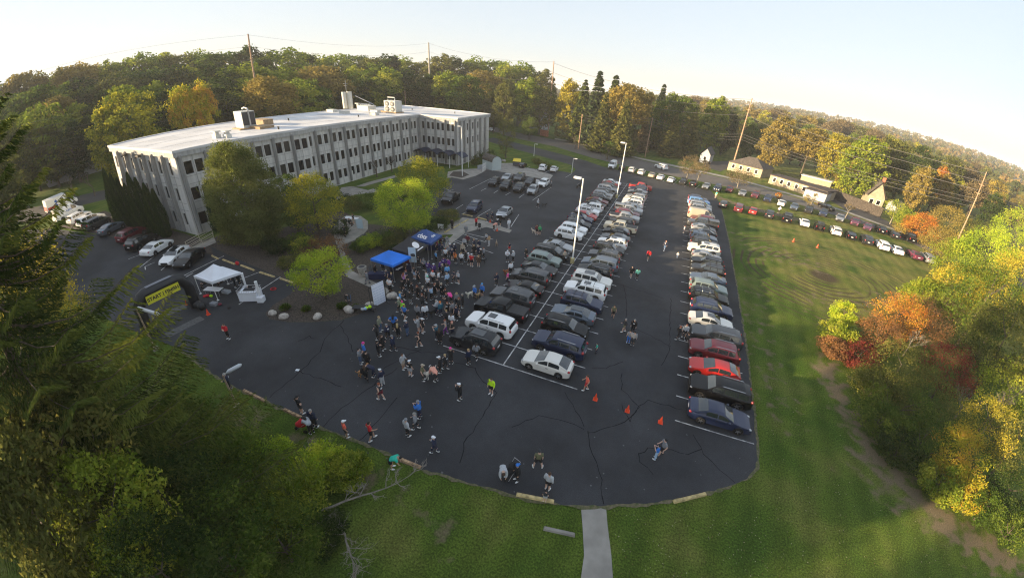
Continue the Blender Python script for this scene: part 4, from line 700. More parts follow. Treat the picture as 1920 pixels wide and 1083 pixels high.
LM = dict(dgreen=leafmat('dgreen', (0.017, 0.035, 0.008), (0.038, 0.066, 0.016), (0.078, 0.104, 0.024)), green=leafmat('green', (0.043, 0.078, 0.014), (0.088, 0.138, 0.020), (0.173, 0.208, 0.035)), olive=leafmat('olive', (0.064, 0.076, 0.020), (0.127, 0.138, 0.035), (0.220, 0.208, 0.052)),
 ygreen=leafmat('ygreen', (0.104, 0.156, 0.017), (0.226, 0.277, 0.031), (0.415, 0.398, 0.052)), yellow=leafmat('yellow', (0.208, 0.197, 0.029), (0.370, 0.312, 0.041), (0.533, 0.415, 0.046)), gold=leafmat('gold', (0.150, 0.127, 0.035), (0.265, 0.208, 0.052), (0.392, 0.288, 0.070)), orange=leafmat('orange', (0.260, 0.104, 0.025), (0.533, 0.191, 0.035), (0.533, 0.347, 0.052)),
 rust=leafmat('rust', (0.104, 0.064, 0.035), (0.208, 0.110, 0.052), (0.347, 0.173, 0.064)), brown=leafmat('brown', (0.104, 0.088, 0.046), (0.185, 0.145, 0.076), (0.277, 0.208, 0.104)), maroon=leafmat('maroon', (0.088, 0.020, 0.020), (0.191, 0.043, 0.035), (0.295, 0.088, 0.052)), spruce=leafmat('spruce', (0.020, 0.038, 0.011), (0.049, 0.073, 0.017), (0.130, 0.148, 0.028), .2), lime=leafmat('lime', (0.173, 0.260, 0.025), (0.347, 0.450, 0.035), (0.533, 0.533, 0.052)),
 mixgo=leafmat('mixgo', (0.156, 0.226, 0.020), (0.485, 0.415, 0.035), (0.533, 0.277, 0.052)), arbor=leafmat('arbor', (0.020, 0.043, 0.008), (0.043, 0.078, 0.014), (0.088, 0.130, 0.020), .1), mixyg=leafmat('mixyg', (0.088, 0.138, 0.017), (0.277, 0.277, 0.035), (0.533, 0.468, 0.035)), purple=leafmat('purple', (0.020, 0.014, 0.020), (0.035, 0.020, 0.031), (0.052, 0.035, 0.043)), blued=leafmat('bluedg', (0.035, 0.059, 0.028), (0.066, 0.096, 0.042), (0.121, 0.148, 0.052)))
LM['willow'] = leafmat('willow', (0.054, 0.072, 0.014), (0.120, 0.150, 0.034), (0.204, 0.216, 0.060), .4)
def leaf_mesh(name, cen, size, dirs=None, tone=None, seed=1, aspect=.5, m=None, droop=0.0):
    """cen (n,3) leaf centres; a diamond of the given length at each"""
    rg = np.random.RandomState(seed); n = len(cen)
    if dirs is None: dirs = rg.normal(size=(n, 3))
    dirs = dirs/np.linalg.norm(dirs, axis=1, keepdims=True); q = rg.normal(size=(n, 3)); w = np.cross(dirs, q); w /= np.linalg.norm(w, axis=1, keepdims=True)+1e-9
    s = (size*rg.uniform(.6, 1.35, n))[:, None]; dirs = dirs.copy(); dirs[:, 2] -= droop; 
    v = np.stack([cen-dirs*s*.5, cen-dirs*s*.02+w*s*aspect*.5, cen+dirs*s*.5, cen-dirs*s*.02-w*s*aspect*.5], 1).reshape(-1, 3)
    me = bpy.data.meshes.new(name); me.vertices.add(4*n); me.vertices.foreach_set('co', v.astype(np.float32).ravel()); me.loops.add(4*n); me.loops.foreach_set('vertex_index', np.arange(4*n, dtype=np.int32))
    me.polygons.add(n); me.polygons.foreach_set('loop_start', np.arange(0, 4*n, 4, dtype=np.int32)); me.polygons.foreach_set('loop_total', np.full(n, 4, np.int32))
    me.update(calc_edges=True); at = me.attributes.new('tone', 'FLOAT', 'FACE'); at.data.foreach_set('value', (np.clip(tone if tone is not None else rg.rand(n), 0, 1)).astype(np.float32))
    me.materials.append(m or LM['green']); return me
def crown_pts(seed, H, R, base, nclump, per, shape='round', clump=.26, zs=1.0):
    """clumped leaf positions in an uneven crown between heights base and H"""
    rg = np.random.RandomState(seed); C = []; hz = (H-base)/2; lob = rg.uniform(.72, 1.12, 12)
    while len(C) < nclump:
        p = rg.uniform(-1, 1, 3); d = np.linalg.norm(p)
        if d > 1 or d < .12: continue
        p = p/d*d**.45; az = (math.atan2(p[1], p[0])/(2*math.pi) % 1)*12; f = lob[int(az) % 12]*(1-az % 1)+lob[(int(az)+1) % 12]*(az % 1)
        t = (p[2]+1)/2
        if shape == 'cone': k = (1-t)**.8*1.15; p[0] *= k/ max(.15, math.sqrt(max(.03, 1-p[2]**2))); p[1] *= k/max(.15, math.sqrt(max(.03, 1-p[2]**2)))
        elif shape == 'oval': f *= 1.0 if t < .5 else 1.0-.25*(t-.5)
        elif shape == 'flat': p[2] = abs(p[2])**.8*(1 if rg.rand() < .8 else -.4)
        C.append((p[0]*R*f, p[1]*R*f, base+hz+p[2]*hz*(.9+.1*f)))
    C = np.array(C); rc = R*clump*rg.uniform(.65, 1.35, nclump); ct = rg.uniform(.15, .85, nclump)
    P = []; T = []
    for c, r, t in zip(C, rc, ct):
        k = int(per*rg.uniform(.6, 1.4)); q = rg.normal(size=(k, 3)); q /= np.linalg.norm(q, axis=1, keepdims=True); q *= (rg.rand(k, 1)**.4)*r; q[:, 2] *= .75*zs
        P.append(c+q); T.append(np.clip(t+rg.normal(0, .13, k), 0, 1))
    return np.concatenate(P), np.concatenate(T), C
def trunk_mesh(seed, H, base, r, C, nl=9, m=None):
    rg = random.Random(seed); b = MB(); lean = (rg.uniform(-.3, .3), rg.uniform(-.3, .3)); top = base+(H-base)*.6
    f = lambda z: (lean[0]*z/H, lean[1]*z/H, z)
    b.tube([f(z) for z in (-.3, H*.04, base*.6, base, (base+top)/2, top)], [r*1.35, r, r*.85, r*.7, r*.45, r*.12], 8)
    idx = list(range(len(C))); rg.shuffle(idx)
    for i in idx[:nl]:
        c = C[i]; z0 = min(top*.95, max(base*.75, c[2]-(abs(c[0])+abs(c[1]))*.6)); p = Vector(f(z0)); q = Vector(c); mid = p.lerp(q, .5)+Vector((0, 0, -.05*(q-p).length)); b.tube([tuple(p), tuple(mid), tuple(q)], [r*.36, r*.22, r*.05], 5)
    return b.mesh('trunk', m or bark)
def tree(name, x, y, z, crown, trunk, label, cat='tree', group=None, s=(1, 1, 1), rz=0, leaf=None):
    r = tag(empty(name, (x, y, z), rz), label, cat, group); r.scale = s
    t = put('trunk', trunk, r) if trunk else None
    c = put('crown', crown, r)
    if leaf: paint(c, LM[leaf])
    return r
VAR = {}
def forest_variant(k):
    if k in VAR: return VAR[k]
    H = 18
    if k.startswith('b'):
        i = int(k[1:]); sh = ['round', 'oval', 'round', 'oval', 'flat', 'round'][i]; R_ = [5.2, 4.3, 5.8, 4.6, 5.6, 4.8][i]; base = [2.2, 2, 1.5, 2.5, 4, 1.2][i]
        P, T, C = crown_pts(100+i, H, R_, base, 120, 60, sh, .26); cm = leaf_mesh('crown', P, .52, tone=T, seed=i, aspect=.75); tm = trunk_mesh(i, H, base, .32, C, 9)
    elif k.startswith('c'):
        i = int(k[1:]); cm, tm = conifer(200+i, H, [3.6, 3.0, 4.4][i], 38, 8, 8, .75, .45, 'spruce')
    VAR[k] = (cm, tm); return VAR[k]
def conifer(seed, H, Rm, tiers, nb, pos, ln, asp, leafk, base=.06, sprays=3, power=.85, droop=.28, trunk_r=None):
    rg = np.random.RandomState(seed); P = []; D = []; T = []; b = MB(); r0 = trunk_r or H*.018
    b.tube([(0, 0, -.3), (0, 0, H*.5), (0, 0, H)], [r0, r0*.6, .02], 8)
    for ti in range(tiers):
        z = H*(base+(1-base)*(ti+rg.rand()*.6)/tiers); t = z/H; R_ = Rm*(1-t)**power*rg.uniform(.85, 1.1)+.15
        for k in range(nb if t < .8 else max(4, nb-2)):
            az = 2*math.pi*(k+rg.rand()*.8)/nb+ti*1.7; L = R_*rg.uniform(.75, 1.15); dx, dy = math.cos(az), math.sin(az); tb = rg.uniform(.2, .8)
            pth = []
            for s in np.linspace(.0, 1, 5): pth.append((dx*L*s, dy*L*s, z+L*(.10*s-droop*s*(1-s)*1.7-.12*s)+.14*L*max(0, s-.75)))
            if ti % 2 == 0 or L > 3: b.tube(pth, [r0*.25*(1-t)+.02, .05*L/6+.015, .03, .02, .008], 4, cap=False)
            n = max(4, int(pos*L/Rm*1.2+2))
            for j in range(n):
                s = .12+.88*(j+rg.rand())/n; i0 = min(3, int(s*4)); fr = s*4-i0; c = np.array(pth[i0])*(1-fr)+np.array(pth[i0+1])*fr; wl = .30*L*(1-s*.72)+.12
                for side in (-1, 1):
                    for q in range(sprays):
                        u = (q+rg.rand())/sprays; off = side*wl*u; out = u*.45*wl
                        P.append((c[0]-dy*off+dx*out, c[1]+dx*off+dy*out, c[2]-.22*wl*u-rg.rand()*.22*ln-.05)); D.append((-dy*side*.75+dx*.7+rg.normal(0, .2), dx*side*.75+dy*.7+rg.normal(0, .2), -.55+rg.normal(0, .25))); T.append(np.clip(tb+(s-.6)*.5+rg.normal(0, .12), 0, 1))
    return leaf_mesh('crown', np.array(P), ln, np.array(D), np.array(T), seed, asp, LM[leafk]), b.mesh('trunk', bark)
# ---- woods beyond the office and the road: every tree stands at its own distance
def wood_row(tops, dist, step, kinds, group, name='broadleaf_tree', wid=1.0, jy=7, seed=0, hmin=7, row='back row'):
    
    rg = random.Random(seed); x = tops[0][0]; n = 0
    while x <= tops[-1][0]:
        for (xa, ya), (xb, yb) in zip(tops, tops[1:]):
            if xa <= x <= xb: py = ya+(yb-ya)*(x-xa)/(xb-xa); break
        da = dist if not callable(dist) else dist(x); d = da*rg.uniform(.93, 1.08); X, Y, Z = at_dist(x, py+rg.uniform(-jy*.5, jy), d)
        gz = terrain_z(X, Y); h = max(hmin, Z-gz)
        if True:
            kd, leaf, lab = rg.choice(kinds); cm, tm = forest_variant(kd); w = h/18*wid*rg.uniform(.9, 1.25)
            tree('evergreen_tree' if kd[0] == 'c' else name, X, Y, gz, cm, tm, '%s, %s from left in the %s' % (lab.replace('in the wood ', '').replace('broadleaf tree', 'tree').replace('office building', 'office'), ORD[n] if n < 30 else 'thirty-'+ORD[n-30] if n < 39 else 'last', row), group=group, s=(w, w, h/18*rg.uniform(.96, 1.03)), rz=rg.uniform(0, 6.28), leaf=leaf); n += 1
        x += step*rg.uniform(.75, 1.25)
    return n
a_ = 'in the wood behind the office building'
bk = [('b0','olive','olive green broadleaf tree '+a_),('b1','olive','olive green broadleaf tree '+a_),('b2','ygreen','yellow-green broadleaf tree '+a_),('b3','ygreen','yellow-green broadleaf tree '+a_),('b5','dgreen','dark green broadleaf tree '+a_),('b1','ygreen','thin yellow-green tree '+a_),('b4','gold','golden autumn tree '+a_),('b0','green','mid green broadleaf tree '+a_)]
bk2 = bk+[('b5','green','mid green broadleaf tree '+a_),('b2','dgreen','dark green broadleaf tree '+a_),('b3','olive','olive green broadleaf tree '+a_)]
sky1 = [(-60,165),(30,148),(100,130),(160,122),(250,104),(330,96),(400,89),(440,98),(475,86),(520,90),(560,100),(600,102),(640,106),(680,93),(720,102),(760,110),(800,108),(830,98),(870,108),(910,99),(950,116),(990,120),(1030,128)]
nt_ = wood_row(sky1, 235, 33, bk, 'trees of the wood behind the office', seed=1, wid=1.25, jy=4, row='farthest row')
nt_ += wood_row([(x, y+26) for x, y in sky1], 190, 34, bk2, 'trees of the wood behind the office', seed=2, wid=1.3, row='second row')
nt_ += wood_row([(x, y+56) for x, y in sky1 if x < 560]+[(560, 150), (620, 150)], 150, 40, bk2, 'trees of the wood behind the office', seed=3, wid=1.25, row='third row')
nt_ += wood_row([(-40,250),(60,232),(140,228),(190,215)], 142, 34, bk2, 'trees of the wood behind the office', seed=4, wid=1.1, row='nearest row')
nt_ += wood_row([(700,146),(760,150),(830,150),(880,150),(930,150)], 205, 24, bk2, 'trees of the wood behind the office', seed=9, wid=1.0, row='far-wing row')
b_ = 'in the wood across the road'
rk = [('b0','olive','olive green broadleaf tree '+b_),('b1','gold','golden brown tree '+b_),('b2','gold','golden brown tree '+b_),('b3','olive','olive green broadleaf tree '+b_),('b5','green','mid green broadleaf tree '+b_),('b4','brown','pale brown thinning tree '+b_),('b5','olive','dull olive tree '+b_),('b1','mixyg','yellow and green tree '+b_)]
gr = 'trees of the wood across the road'
nt_ += wood_row([(1180,168),(1240,176),(1320,184),(1400,196),(1500,212),(1600,232),(1700,258),(1800,292),(1870,325),(1940,365)], 330, 20, rk, gr, seed=5, wid=1.2, jy=5, row='farthest row')
nt_ += wood_row([(1200,190),(1280,198),(1350,206),(1440,222),(1540,236),(1640,262),(1740,292),(1830,330),(1900,365)], 255, 24, rk, gr, seed=6, wid=1.15, jy=8, row='second row')
nt_ += wood_row([(1330,212),(1400,235),(1440,226),(1500,246),(1560,250),(1650,262),(1700,268),(1760,285),(1840,318),(1900,350)], 205, 28, rk+[('b5','dgreen','dark green broadleaf tree '+b_)], gr, seed=7, wid=1.1, jy=10, row='third row')
nt_ += wood_row([(1600,290),(1700,300),(1760,318),(1830,345),(1920,390)], 165, 34, rk+[('b5','dgreen','dark green broadleaf tree '+b_)], gr, seed=8, wid=1.05, jy=10, row='nearest row')
# evergreens and tall trees just across the road
def ptree(name, px, py, ptop, kd, leaf, label, group=None, wid=1.0, z=0):
    x, y = G(px, py); h = height_at(x, y, *ptop); cm, tm = forest_variant(kd); w = h/18*wid
    return tree(name, x, y, z, cm, tm, label, group=group, s=(w, w, h/18), rz=px % 6, leaf=leaf)
ge = 'evergreens across the road'
for i, (px, py, tx, ty, kd, lf, w, lb) in enumerate([(1062,262,1062,146,'b1','yellow',1.0,'tall yellow autumn tree left of the evergreens across the road'),(1085,268,1090,148,'c2','spruce',1.1,'broad evergreen right of the tall yellow tree'),(1108,272,1107,130,'c0','blued',1.2,'tallest pointed evergreen with dark top across the road'),(1136,278,1140,138,'c1','spruce',1.3,'second tall pointed evergreen across the road'),(1162,284,1165,158,'b4','gold',1.3,'flat-topped golden green tree behind the evergreens'),(1122,285,1122,170,'c2','olive',1.0,'olive evergreen in front of the two tall pointed ones'),(1160,293,1158,182,'c2','olive',1.1,'olive evergreen left of the wooden utility pole'),(1190,281,1196,190,'b3','olive',.9,'olive tree right of the utility pole at the road bend'),(1222,279,1223,154,'c1','blued',1.0,'lone evergreen spire rising above the golden trees'),(1238,284,1238,172,'b5','green',1.1,'bright green tree below the lone evergreen spire'),(1265,290,1262,180,'b2','green',1.0,'round green tree right of the evergreen spire'),(1252,294,1252,210,'c2','olive',1.3,'dense olive evergreen above the road verge'),(1285,296,1290,205,'c2','olive',1.3,'dense olive evergreen left of the grey house'),(1322,290,1325,176,'b1','ygreen',1.1,'tall yellow-green tree behind the grey house'),(1350,290,1352,206,'b5','dgreen',1.0,'dark green round tree behind the houses'),(1200,286,1196,210,'c2','brown',1.0,'brownish evergreen close to the road bend')]):
    ptree('evergreen_tree' if kd[0] == 'c' else 'broadleaf_tree', px, py, (tx, ty), kd, lf, lb, ge, w)
for (px, py, tx, ty, kd, lf, w, lb) in [(830,196,825,166,'b2','ygreen',1.5,'small bright yellow-green tree right behind the far wing'),(880,205,872,172,'b2','green',1.5,'small bright green tree behind the far wing, right one'),(925,250,925,168,'b3','olive',.9,'slim olive tree beyond the far corner of the office'),(944,255,944,152,'b3','olive',.8,'tall olive tree left of the white house'),(1640,372,1655,250,'b0','olive',1.0,'large olive tree behind the cream house'),(1590,372,1588,248,'b2','ygreen',1.15,'large spreading yellow-green tree beside the garage drive'),(1700,404,1702,300,'b1','gold',.9,'golden tree with pale leaning trunk'),(1738,395,1742,305,'b3','orange',.8,'orange-topped tree behind the leaning trunk'),(1500,330,1490,235,'b4','gold',1.2,'golden brown tree behind the low garage row'),(1545,345,1545,240,'b0','yellow',1.0,'yellow tree left of the large yellow-green tree'),(1440,318,1450,215,'b2','gold',1.0,'golden tree behind the dark-roofed house'),(1395,300,1400,230,'b5','green',1.0,'green tree behind the dark-roofed house')]:
    ptree('broadleaf_tree', px, py, (tx, ty), kd, lf, lb, None, w)
for (px, py, tx, ty, kd, lf, w, lb) in [(232,290,228,165,'b2','mixyg',1.15,'large yellow-green round tree at the back left corner of the office'),(336,262,338,163,'b4','mixgo',.62,'orange-topped maple behind the office roof'),(372,240,372,152,'b3','mixgo',.6,'slim orange and green tree behind the office roof'),(200,270,190,200,'b5','mixyg',1.0,'yellow tree left of the large round tree')]:
    x, y, z = at_dist(tx, ty, 118); cm, tm = forest_variant(kd); tree('broadleaf_tree', x, y, 0, cm, tm, lb, s=(z/18*w, z/18*w, z/18), rz=px, leaf=lf)
# hedge of arborvitae along the road: countable pointed shrubs
P, T, C = crown_pts(300, 5, 1.25, .1, 36, 40, 'cone', .4); hm = leaf_mesh('crown', P, .24, tone=T, seed=3, aspect=.7, m=LM['olive'])
b = MB(); b.tube([(0, 0, 0), (0, 0, 4)], [.08, .02], 6); hstem = b.mesh('trunk', bark)
for i in range(26):
    t = i/25; px = 1042+(1188-1042)*t; py = 257+(294-257)*t; x, y = G(px, py); s = 1.0+.25*math.sin(i*2.3)
    tree('arborvitae_shrub', x, y, 0, hm, hstem, 'olive conical shrub in the row across the road, %s from the left' % ORD[i], 'shrub', 'conical shrubs along the road', (s*1.1, s*1.1, s*1.2), i)
# far wooded hills: nobody could count these
rg = np.random.RandomState(5); PP = []; TT = []
for _ in range(5200):
    a = rg.uniform(-1.75, 1.25); d = 270+(rg.rand()**1.1)*1150
    if a < .05 and d < 300: continue
    x, y = d*math.sin(a), d*math.cos(a); z = terrain_z(x, y); r = rg.uniform(4, 7); h = rg.uniform(10, 16)
    if a < .1: h *= .8
    k = 34 if d < 600 else 20; q = rg.normal(size=(k, 3)); q /= np.linalg.norm(q, axis=1, keepdims=True); q[:, 2] = np.abs(q[:, 2]); PP.append(np.array([x, y, z+h*.55])+q*np.array([r, r, h*.45])*rg.uniform(.75, 1, (k, 1))); TT.append(np.clip(rg.rand()+rg.normal(0, .1, k), 0, 1))
PP = np.concatenate(PP); TT = np.concatenate(TT)
fw = leafmat('far', (.05, .065, .025), (.11, .10, .04), (.19, .13, .05), .1)
tag(put('distant_woods', leaf_mesh('distant_woods', PP, 3.6, tone=TT, seed=4, aspect=.9, m=fw)), 'autumn woods covering the hills to the horizon', 'woods', kind='stuff')
# ---- courtyard trees in front of the office
def special(name, x, y, H, R_, base, ncl, per, size, leaf, label, cat='tree', shape='round', clump=.24, seed=1, asp=.5, tr=.25, nl=12, z=.04, s=(1, 1, 1), group=None, droop=0, m=None):
    P, T, C = crown_pts(seed, H, R_, base, ncl, per, shape, clump)
    return tree(name, x, y, z, leaf_mesh('crown', P, size, tone=T, seed=seed, aspect=asp, m=LM[leaf], droop=droop), trunk_mesh(seed, H, base, tr, C, nl, m), label, cat, group, s)
def top_of(px, py, tx, ty): x, y = G(px, py); return x, y, height_at(x, y, tx, ty)
x, y, h = top_of(482, 462, 472, 262); special('willow_tree', x, y, h, 4.4, .4, 420, 150, .24, 'willow', 'big dense willow-like tree in front of the near block of the office', shape='oval', clump=.24, seed=21, asp=.45, droop=.3, tr=.35, nl=14)
x, y, h = top_of(600, 440, 600, 326); special('ornamental_tree', x, y, h, 4.0, .8, 130, 110, .22, 'mixyg', 'yellow and green tree with golden top in front of the side door', shape='oval', clump=.24, seed=22)
x, y, h = top_of(560, 432, 556, 322); special('ornamental_tree', x, y, h, 3.0, .8, 80, 100, .22, 'green', 'slim green tree between the willow and the golden-topped tree', shape='oval', seed=23)
x, y, h = top_of(762, 436, 752, 338); special('maple_tree', x, y, h, 4.3, .7, 150, 120, .20, 'lime', 'round bright lime-green tree behind the blue tents', shape='round', seed=24, clump=.22)
x, y, h = top_of(795, 390, 792, 298); special('ornamental_tree', x, y, h, 4.6, 1.5, 130, 90, .24, 'mixyg', 'loose yellow-green tree near the building entrance', shape='oval', seed=25)
x, y, h = top_of(612, 560, 612, 470); special('maple_tree', x, y, h, 2.75, 1.0, 90, 110, .17, 'lime', 'small bright lime maple in the mulch bed point', shape='round', seed=26, clump=.26, tr=.12)
x, y, h = top_of(610, 492, 606, 448); special('shrub', x, y, h, 2.6, .3, 70, 80, .16, 'rust', 'russet brown shrub behind the small lime maple', 'shrub', seed=27, tr=.08)
for i, (px, py, r, h, lf, lb) in enumerate([(704,462,1.2,1.9,'lime','clipped round yellow-green shrub nearest the garden walk corner'),(688,467,1.15,1.7,'lime','round yellow-green shrub left of the clipped ones'),(676,472,1.1,1.5,'green','dark green low shrub left of the round clipped shrubs'),(718,458,1.7,2.2,'green','large green shrub right of the clipped round shrubs'),(735,466,1.4,1.6,'olive','olive shrub behind the bright blue tent'),(745,452,1.6,1.8,'olive','olive shrub between the lime tree and the blue tent'),(660,395,2.0,2.4,'olive','mounded olive shrub beside the round patio'),(690,392,2.2,2.6,'green','mounded green shrub behind the round patio'),(725,380,2.4,3.0,'green','wide green shrub below the facade lawn'),(760,372,2.4,2.6,'dgreen','dark shrub left of the loose entrance tree'),(640,385,1.8,2.2,'dgreen','dark green shrub left of the patio'),(840,415,2.2,1.8,'olive','spreading olive shrub at the right end of the garden'),(820,430,1.9,1.7,'dgreen','dark shrub behind the small white yard sign'),(520,475,1.8,2.0,'dgreen','dark green shrub at the foot of the willow-like tree'),(560,470,2.0,2.4,'green','green shrub below the slim green tree'),(545,500,1.4,1.2,'olive','low olive shrub at the mulch edge by the wheel stops'),(575,480,1.6,2.6,'ygreen','yellow-green bush left of the russet shrub'),(640,440,1.5,2.2,'dgreen','dark bush beside the patio wall'),(440,452,2.0,1.5,'olive','olive shrub at the base of the willow near the ramp'),(744,478,1.2,1.2,'dgreen','small dark shrub beside the grey litter bin'),(500,455,2.2,2.6,'green','green shrub under the right side of the willow')]):
    x, y = G(px, py); special('shrub', x, y, h, r, .05, 40, 85, .14 if r < 1.8 else .18, lf, lb, 'shrub', seed=40+i, clump=.36, tr=.05, nl=4)
# tall dark arborvitae against the left end wall
rg_ = np.random.RandomState(31); n = 15000; t = rg_.rand(n)**1.15; az = rg_.uniform(0, 6.283, n); lob_ = 1+.13*np.sin(az*3+t*9)+.1*np.sin(az*7-t*21); rad = .98*np.minimum(1, (1-t)*1.9+.03)**.65*(.35+.65*np.minimum(1, t*12+.4))*lob_*(rg_.rand(n)**.18)
P = np.stack([rad*np.cos(az), rad*np.sin(az), .1+t*9.0], 1); am = leaf_mesh('crown', P, .17, np.stack([np.cos(az)*.5, np.sin(az)*.5, np.full(n, 1.0)], 1)+rg_.normal(0, .35, (n, 3)), np.clip(.35+.35*np.sin(az*5+t*17)*.6+rg_.normal(0, .15, n), 0, 1), 3, .5, LM['arbor'])
b = MB(); b.tube([(0, 0, 0), (0, 0, 6)], [.12, .02], 6); astem = b.mesh('trunk', bark)
lbs = ['rightmost tall dark arborvitae nearest the building corner', 'second tall arborvitae from the building corner', 'third tall arborvitae from the building corner', 'fourth tall arborvitae from the building corner', 'fifth tall arborvitae from the building corner', 'sixth tall arborvitae from the building corner', 'seventh tall arborvitae from the building corner', 'leftmost tall arborvitae along the end wall']
for i in range(8):
    x, y = BL(-4.0-i*2.25, -2.3); tree('arborvitae_tree', x, y, 0, am, astem, lbs[i], 'tree', 'tall arborvitae along the end wall', (.82, .82, .80+.07*((i*5) % 4)), i)
x, y = BL(1.6, 2.6); tree('arborvitae_tree', x, y, 0, am, astem, 'single tall arborvitae on the facade side of the near corner', 'tree', None, (1, 1, .85), 2)
for i, (px, py, r, h, lf, lb) in enumerate([(900,307,1.6,3.2,'dgreen','dark green shrub at the corner beside the entrance canopy'),(890,310,1.2,2.6,'olive','olive shrub left of the dark corner shrub'),(918,300,1.8,3.0,'dgreen','dark shrub behind the white garden shed')]):
    x, y = G(px, py); special('shrub', x, y, h, r, .1, 30, 60, .2, lf, lb, 'shrub', seed=80+i, clump=.4, nl=3, tr=.05)
x, y, h = top_of(948, 296, 948, 215); special('ornamental_tree', x, y, h, 3.6, .8, 90, 50, .26, 'olive', 'thin olive tree between the shed and the driveway', seed=84, shape='oval')
x, y, h = top_of(992, 262, 991, 221); special('maple_tree', x, y, h, 3.6, 1.6, 70, 90, .28, 'green', 'neat round green street tree beyond the driveway', seed=85, clump=.3)
x, y, h = top_of(1138, 299, 1140, 266); special('maple_tree', x, y, h, 3.0, 1.4, 50, 60, .26, 'green', 'small round green tree above the white cargo van', seed=86)
for i in range(5):
    x, y = G(1003+i*7, 305+i*3.2); special('shrub', x, y, 1.3, 1.5, .05, 22, 50, .2, 'olive', 'low olive shrub beside the driveway island, %s from the left' % ORD[i], 'shrub', seed=90+i, clump=.4, nl=2, tr=.04, group='low shrubs on the driveway island')
for i, (px, py, tx, ty, r, lf, lb, n_) in enumerate([(1286,341,1288,290,3.2,'brown','thin golden brown tree with bare trunk, left of two by the far row',55),(1306,345,1305,300,2.8,'brown','thin golden brown tree with bare trunk, right of two by the far row',45),(1381,356,1388,318,4.0,'brown','wide golden brown tree behind the red car of the roadside row',70),(1457,376,1458,361,1.0,'orange','tiny orange sapling behind the white field car',14),(1515,395,1520,362,1.8,'gold','small golden sapling behind the roadside row',16),(1585,408,1592,380,1.6,'brown','nearly bare sapling behind the silver field car',8),(1668,420,1660,370,3.0,'ygreen','loose yellow-green tree right of the cream house',60),(1680,440,1685,418,2.2,'gold','low golden tree at the roadside beyond the black car',30)]):
    x, y, h = top_of(px, py, tx, ty); special('ornamental_tree', x, y, h, r, h*.35, n_, 45, .26, lf, lb, seed=100+i, clump=.3, tr=.14, nl=10, m=bark_pale)
# bare trees: branches only
def bare(name, x, y, H, label, seed=1, m=None, r=.16, lv=4, spread=.55, z=0, cat='tree', group=None, tilt=0):
    rg = random.Random(seed); b = MB()
    def go_(p, d, L, rad, k):
        q = p+d*L; mid = p.lerp(q, .5)+Vector((rg.uniform(-1, 1), rg.uniform(-1, 1), 0))*L*.06; b.tube([tuple(p), tuple(mid), tuple(q)], [rad, rad*.85, rad*.65], 6 if k < 2 else 4, cap=False)
        if k < lv:
            for _ in range(rg.choice((2, 3, 3) if k else (3, 4))):
                a = Vector((rg.uniform(-1, 1), rg.uniform(-1, 1), rg.uniform(-.3, .8)))*spread; go_(q, (d+a).normalized(), L*rg.uniform(.55, .8), rad*.6, k+1)
    go_(Vector((0, 0, -.1)), Vector((tilt, 0, 1)).normalized(), H*.28, r, 0)
    return tag(b.build(name, m or bark, None, (x, y, z)), label, cat, group)
for i, (px, py, H, lb) in enumerate([(142,372,7.5,'bare dark tree behind the ambulance, left of two'),(178,368,8.0,'bare dark tree behind the ambulance, right of two'),(1078,280,7.0,'small bare dark tree on the verge beside the utility pole'),(707,332,5.0,'small bare tree in front of the facade, left of two'),(735,322,5.5,'small bare tree in front of the facade, right of two')]):
    x, y = G(px, py); bare('bare_tree', x, y, H, lb, seed=7+i, spread=.8)
# ================================================================== people: one continuous skinned body each, clothing as children
def cloth(n, c, r=.85): return mat('cloth_'+n, c, r, var=.12, scale=14)
CC = dict(black=(.012,.012,.014), charcoal=(.035,.036,.04), navy=(.014,.02,.05), grey=(.22,.23,.25), lightgrey=(.42,.44,.47), white=(.72,.74,.78), blue=(.03,.17,.55), skyblue=(.12,.38,.72), paleblue=(.35,.50,.68), red=(.55,.02,.03), coral=(.80,.14,.09), pink=(.75,.06,.30), lilac=(.5,.24,.55), neon=(.55,.85,.02), lime=(.35,.80,.05), mint=(.25,.70,.52), green=(.03,.35,.13), teal=(.02,.45,.33), purple=(.07,.025,.18), olive=(.13,.13,.07), sage=(.22,.24,.17), tan=(.38,.24,.12), beige=(.42,.36,.28), orange=(.80,.22,.04), maroon=(.14,.015,.03), denim=(.07,.12,.22), khaki=(.35,.30,.22), brown=(.10,.06,.04), peach=(.70,.32,.24), violet=(.22,.03,.30), dkteal=(.02,.12,.18))
HAIR = dict(blackhair=(.01,.009,.008), brownhair=(.06,.03,.015), blondehair=(.42,.30,.14), redhair=(.25,.07,.03), greyhair=(.3,.29,.27))
SKIN = [mat('skin_light', (.62, .40, .30), .55), mat('skin_tan', (.45, .27, .18), .55), mat('skin_dark', (.12, .06, .035), .55)]
sole_w = cloth('shoe_white', (.7, .7, .7), .6); sole_b = cloth('shoe_black', (.02, .02, .022), .6)
def skinned(name, nodes, edges, m, sub_=1, root=0):
    me = bpy.data.meshes.new('tmp'); me.from_pydata([n[0] for n in nodes], edges, []); o = bpy.data.objects.new('tmp', me); COL.objects.link(o)
    md = o.modifiers.new('s', 'SKIN'); md.use_smooth_shade = True; md.branch_smoothing = .4
    if sub_: sb = o.modifiers.new('d', 'SUBSURF'); sb.levels = sub_; sb.render_levels = sub_
    lay = me.skin_vertices[0].data
    for i, n in enumerate(nodes): lay[i].radius = (n[1], n[2] if len(n) > 2 else n[1]); lay[i].use_root = (i == root)
    bpy.context.view_layer.update(); out = bpy.data.meshes.new_from_object(o.evaluated_get(bpy.context.evaluated_depsgraph_get())); out.name = name
    bpy.data.objects.remove(o); bpy.data.meshes.remove(me); out.materials.clear(); out.materials.append(m); return out
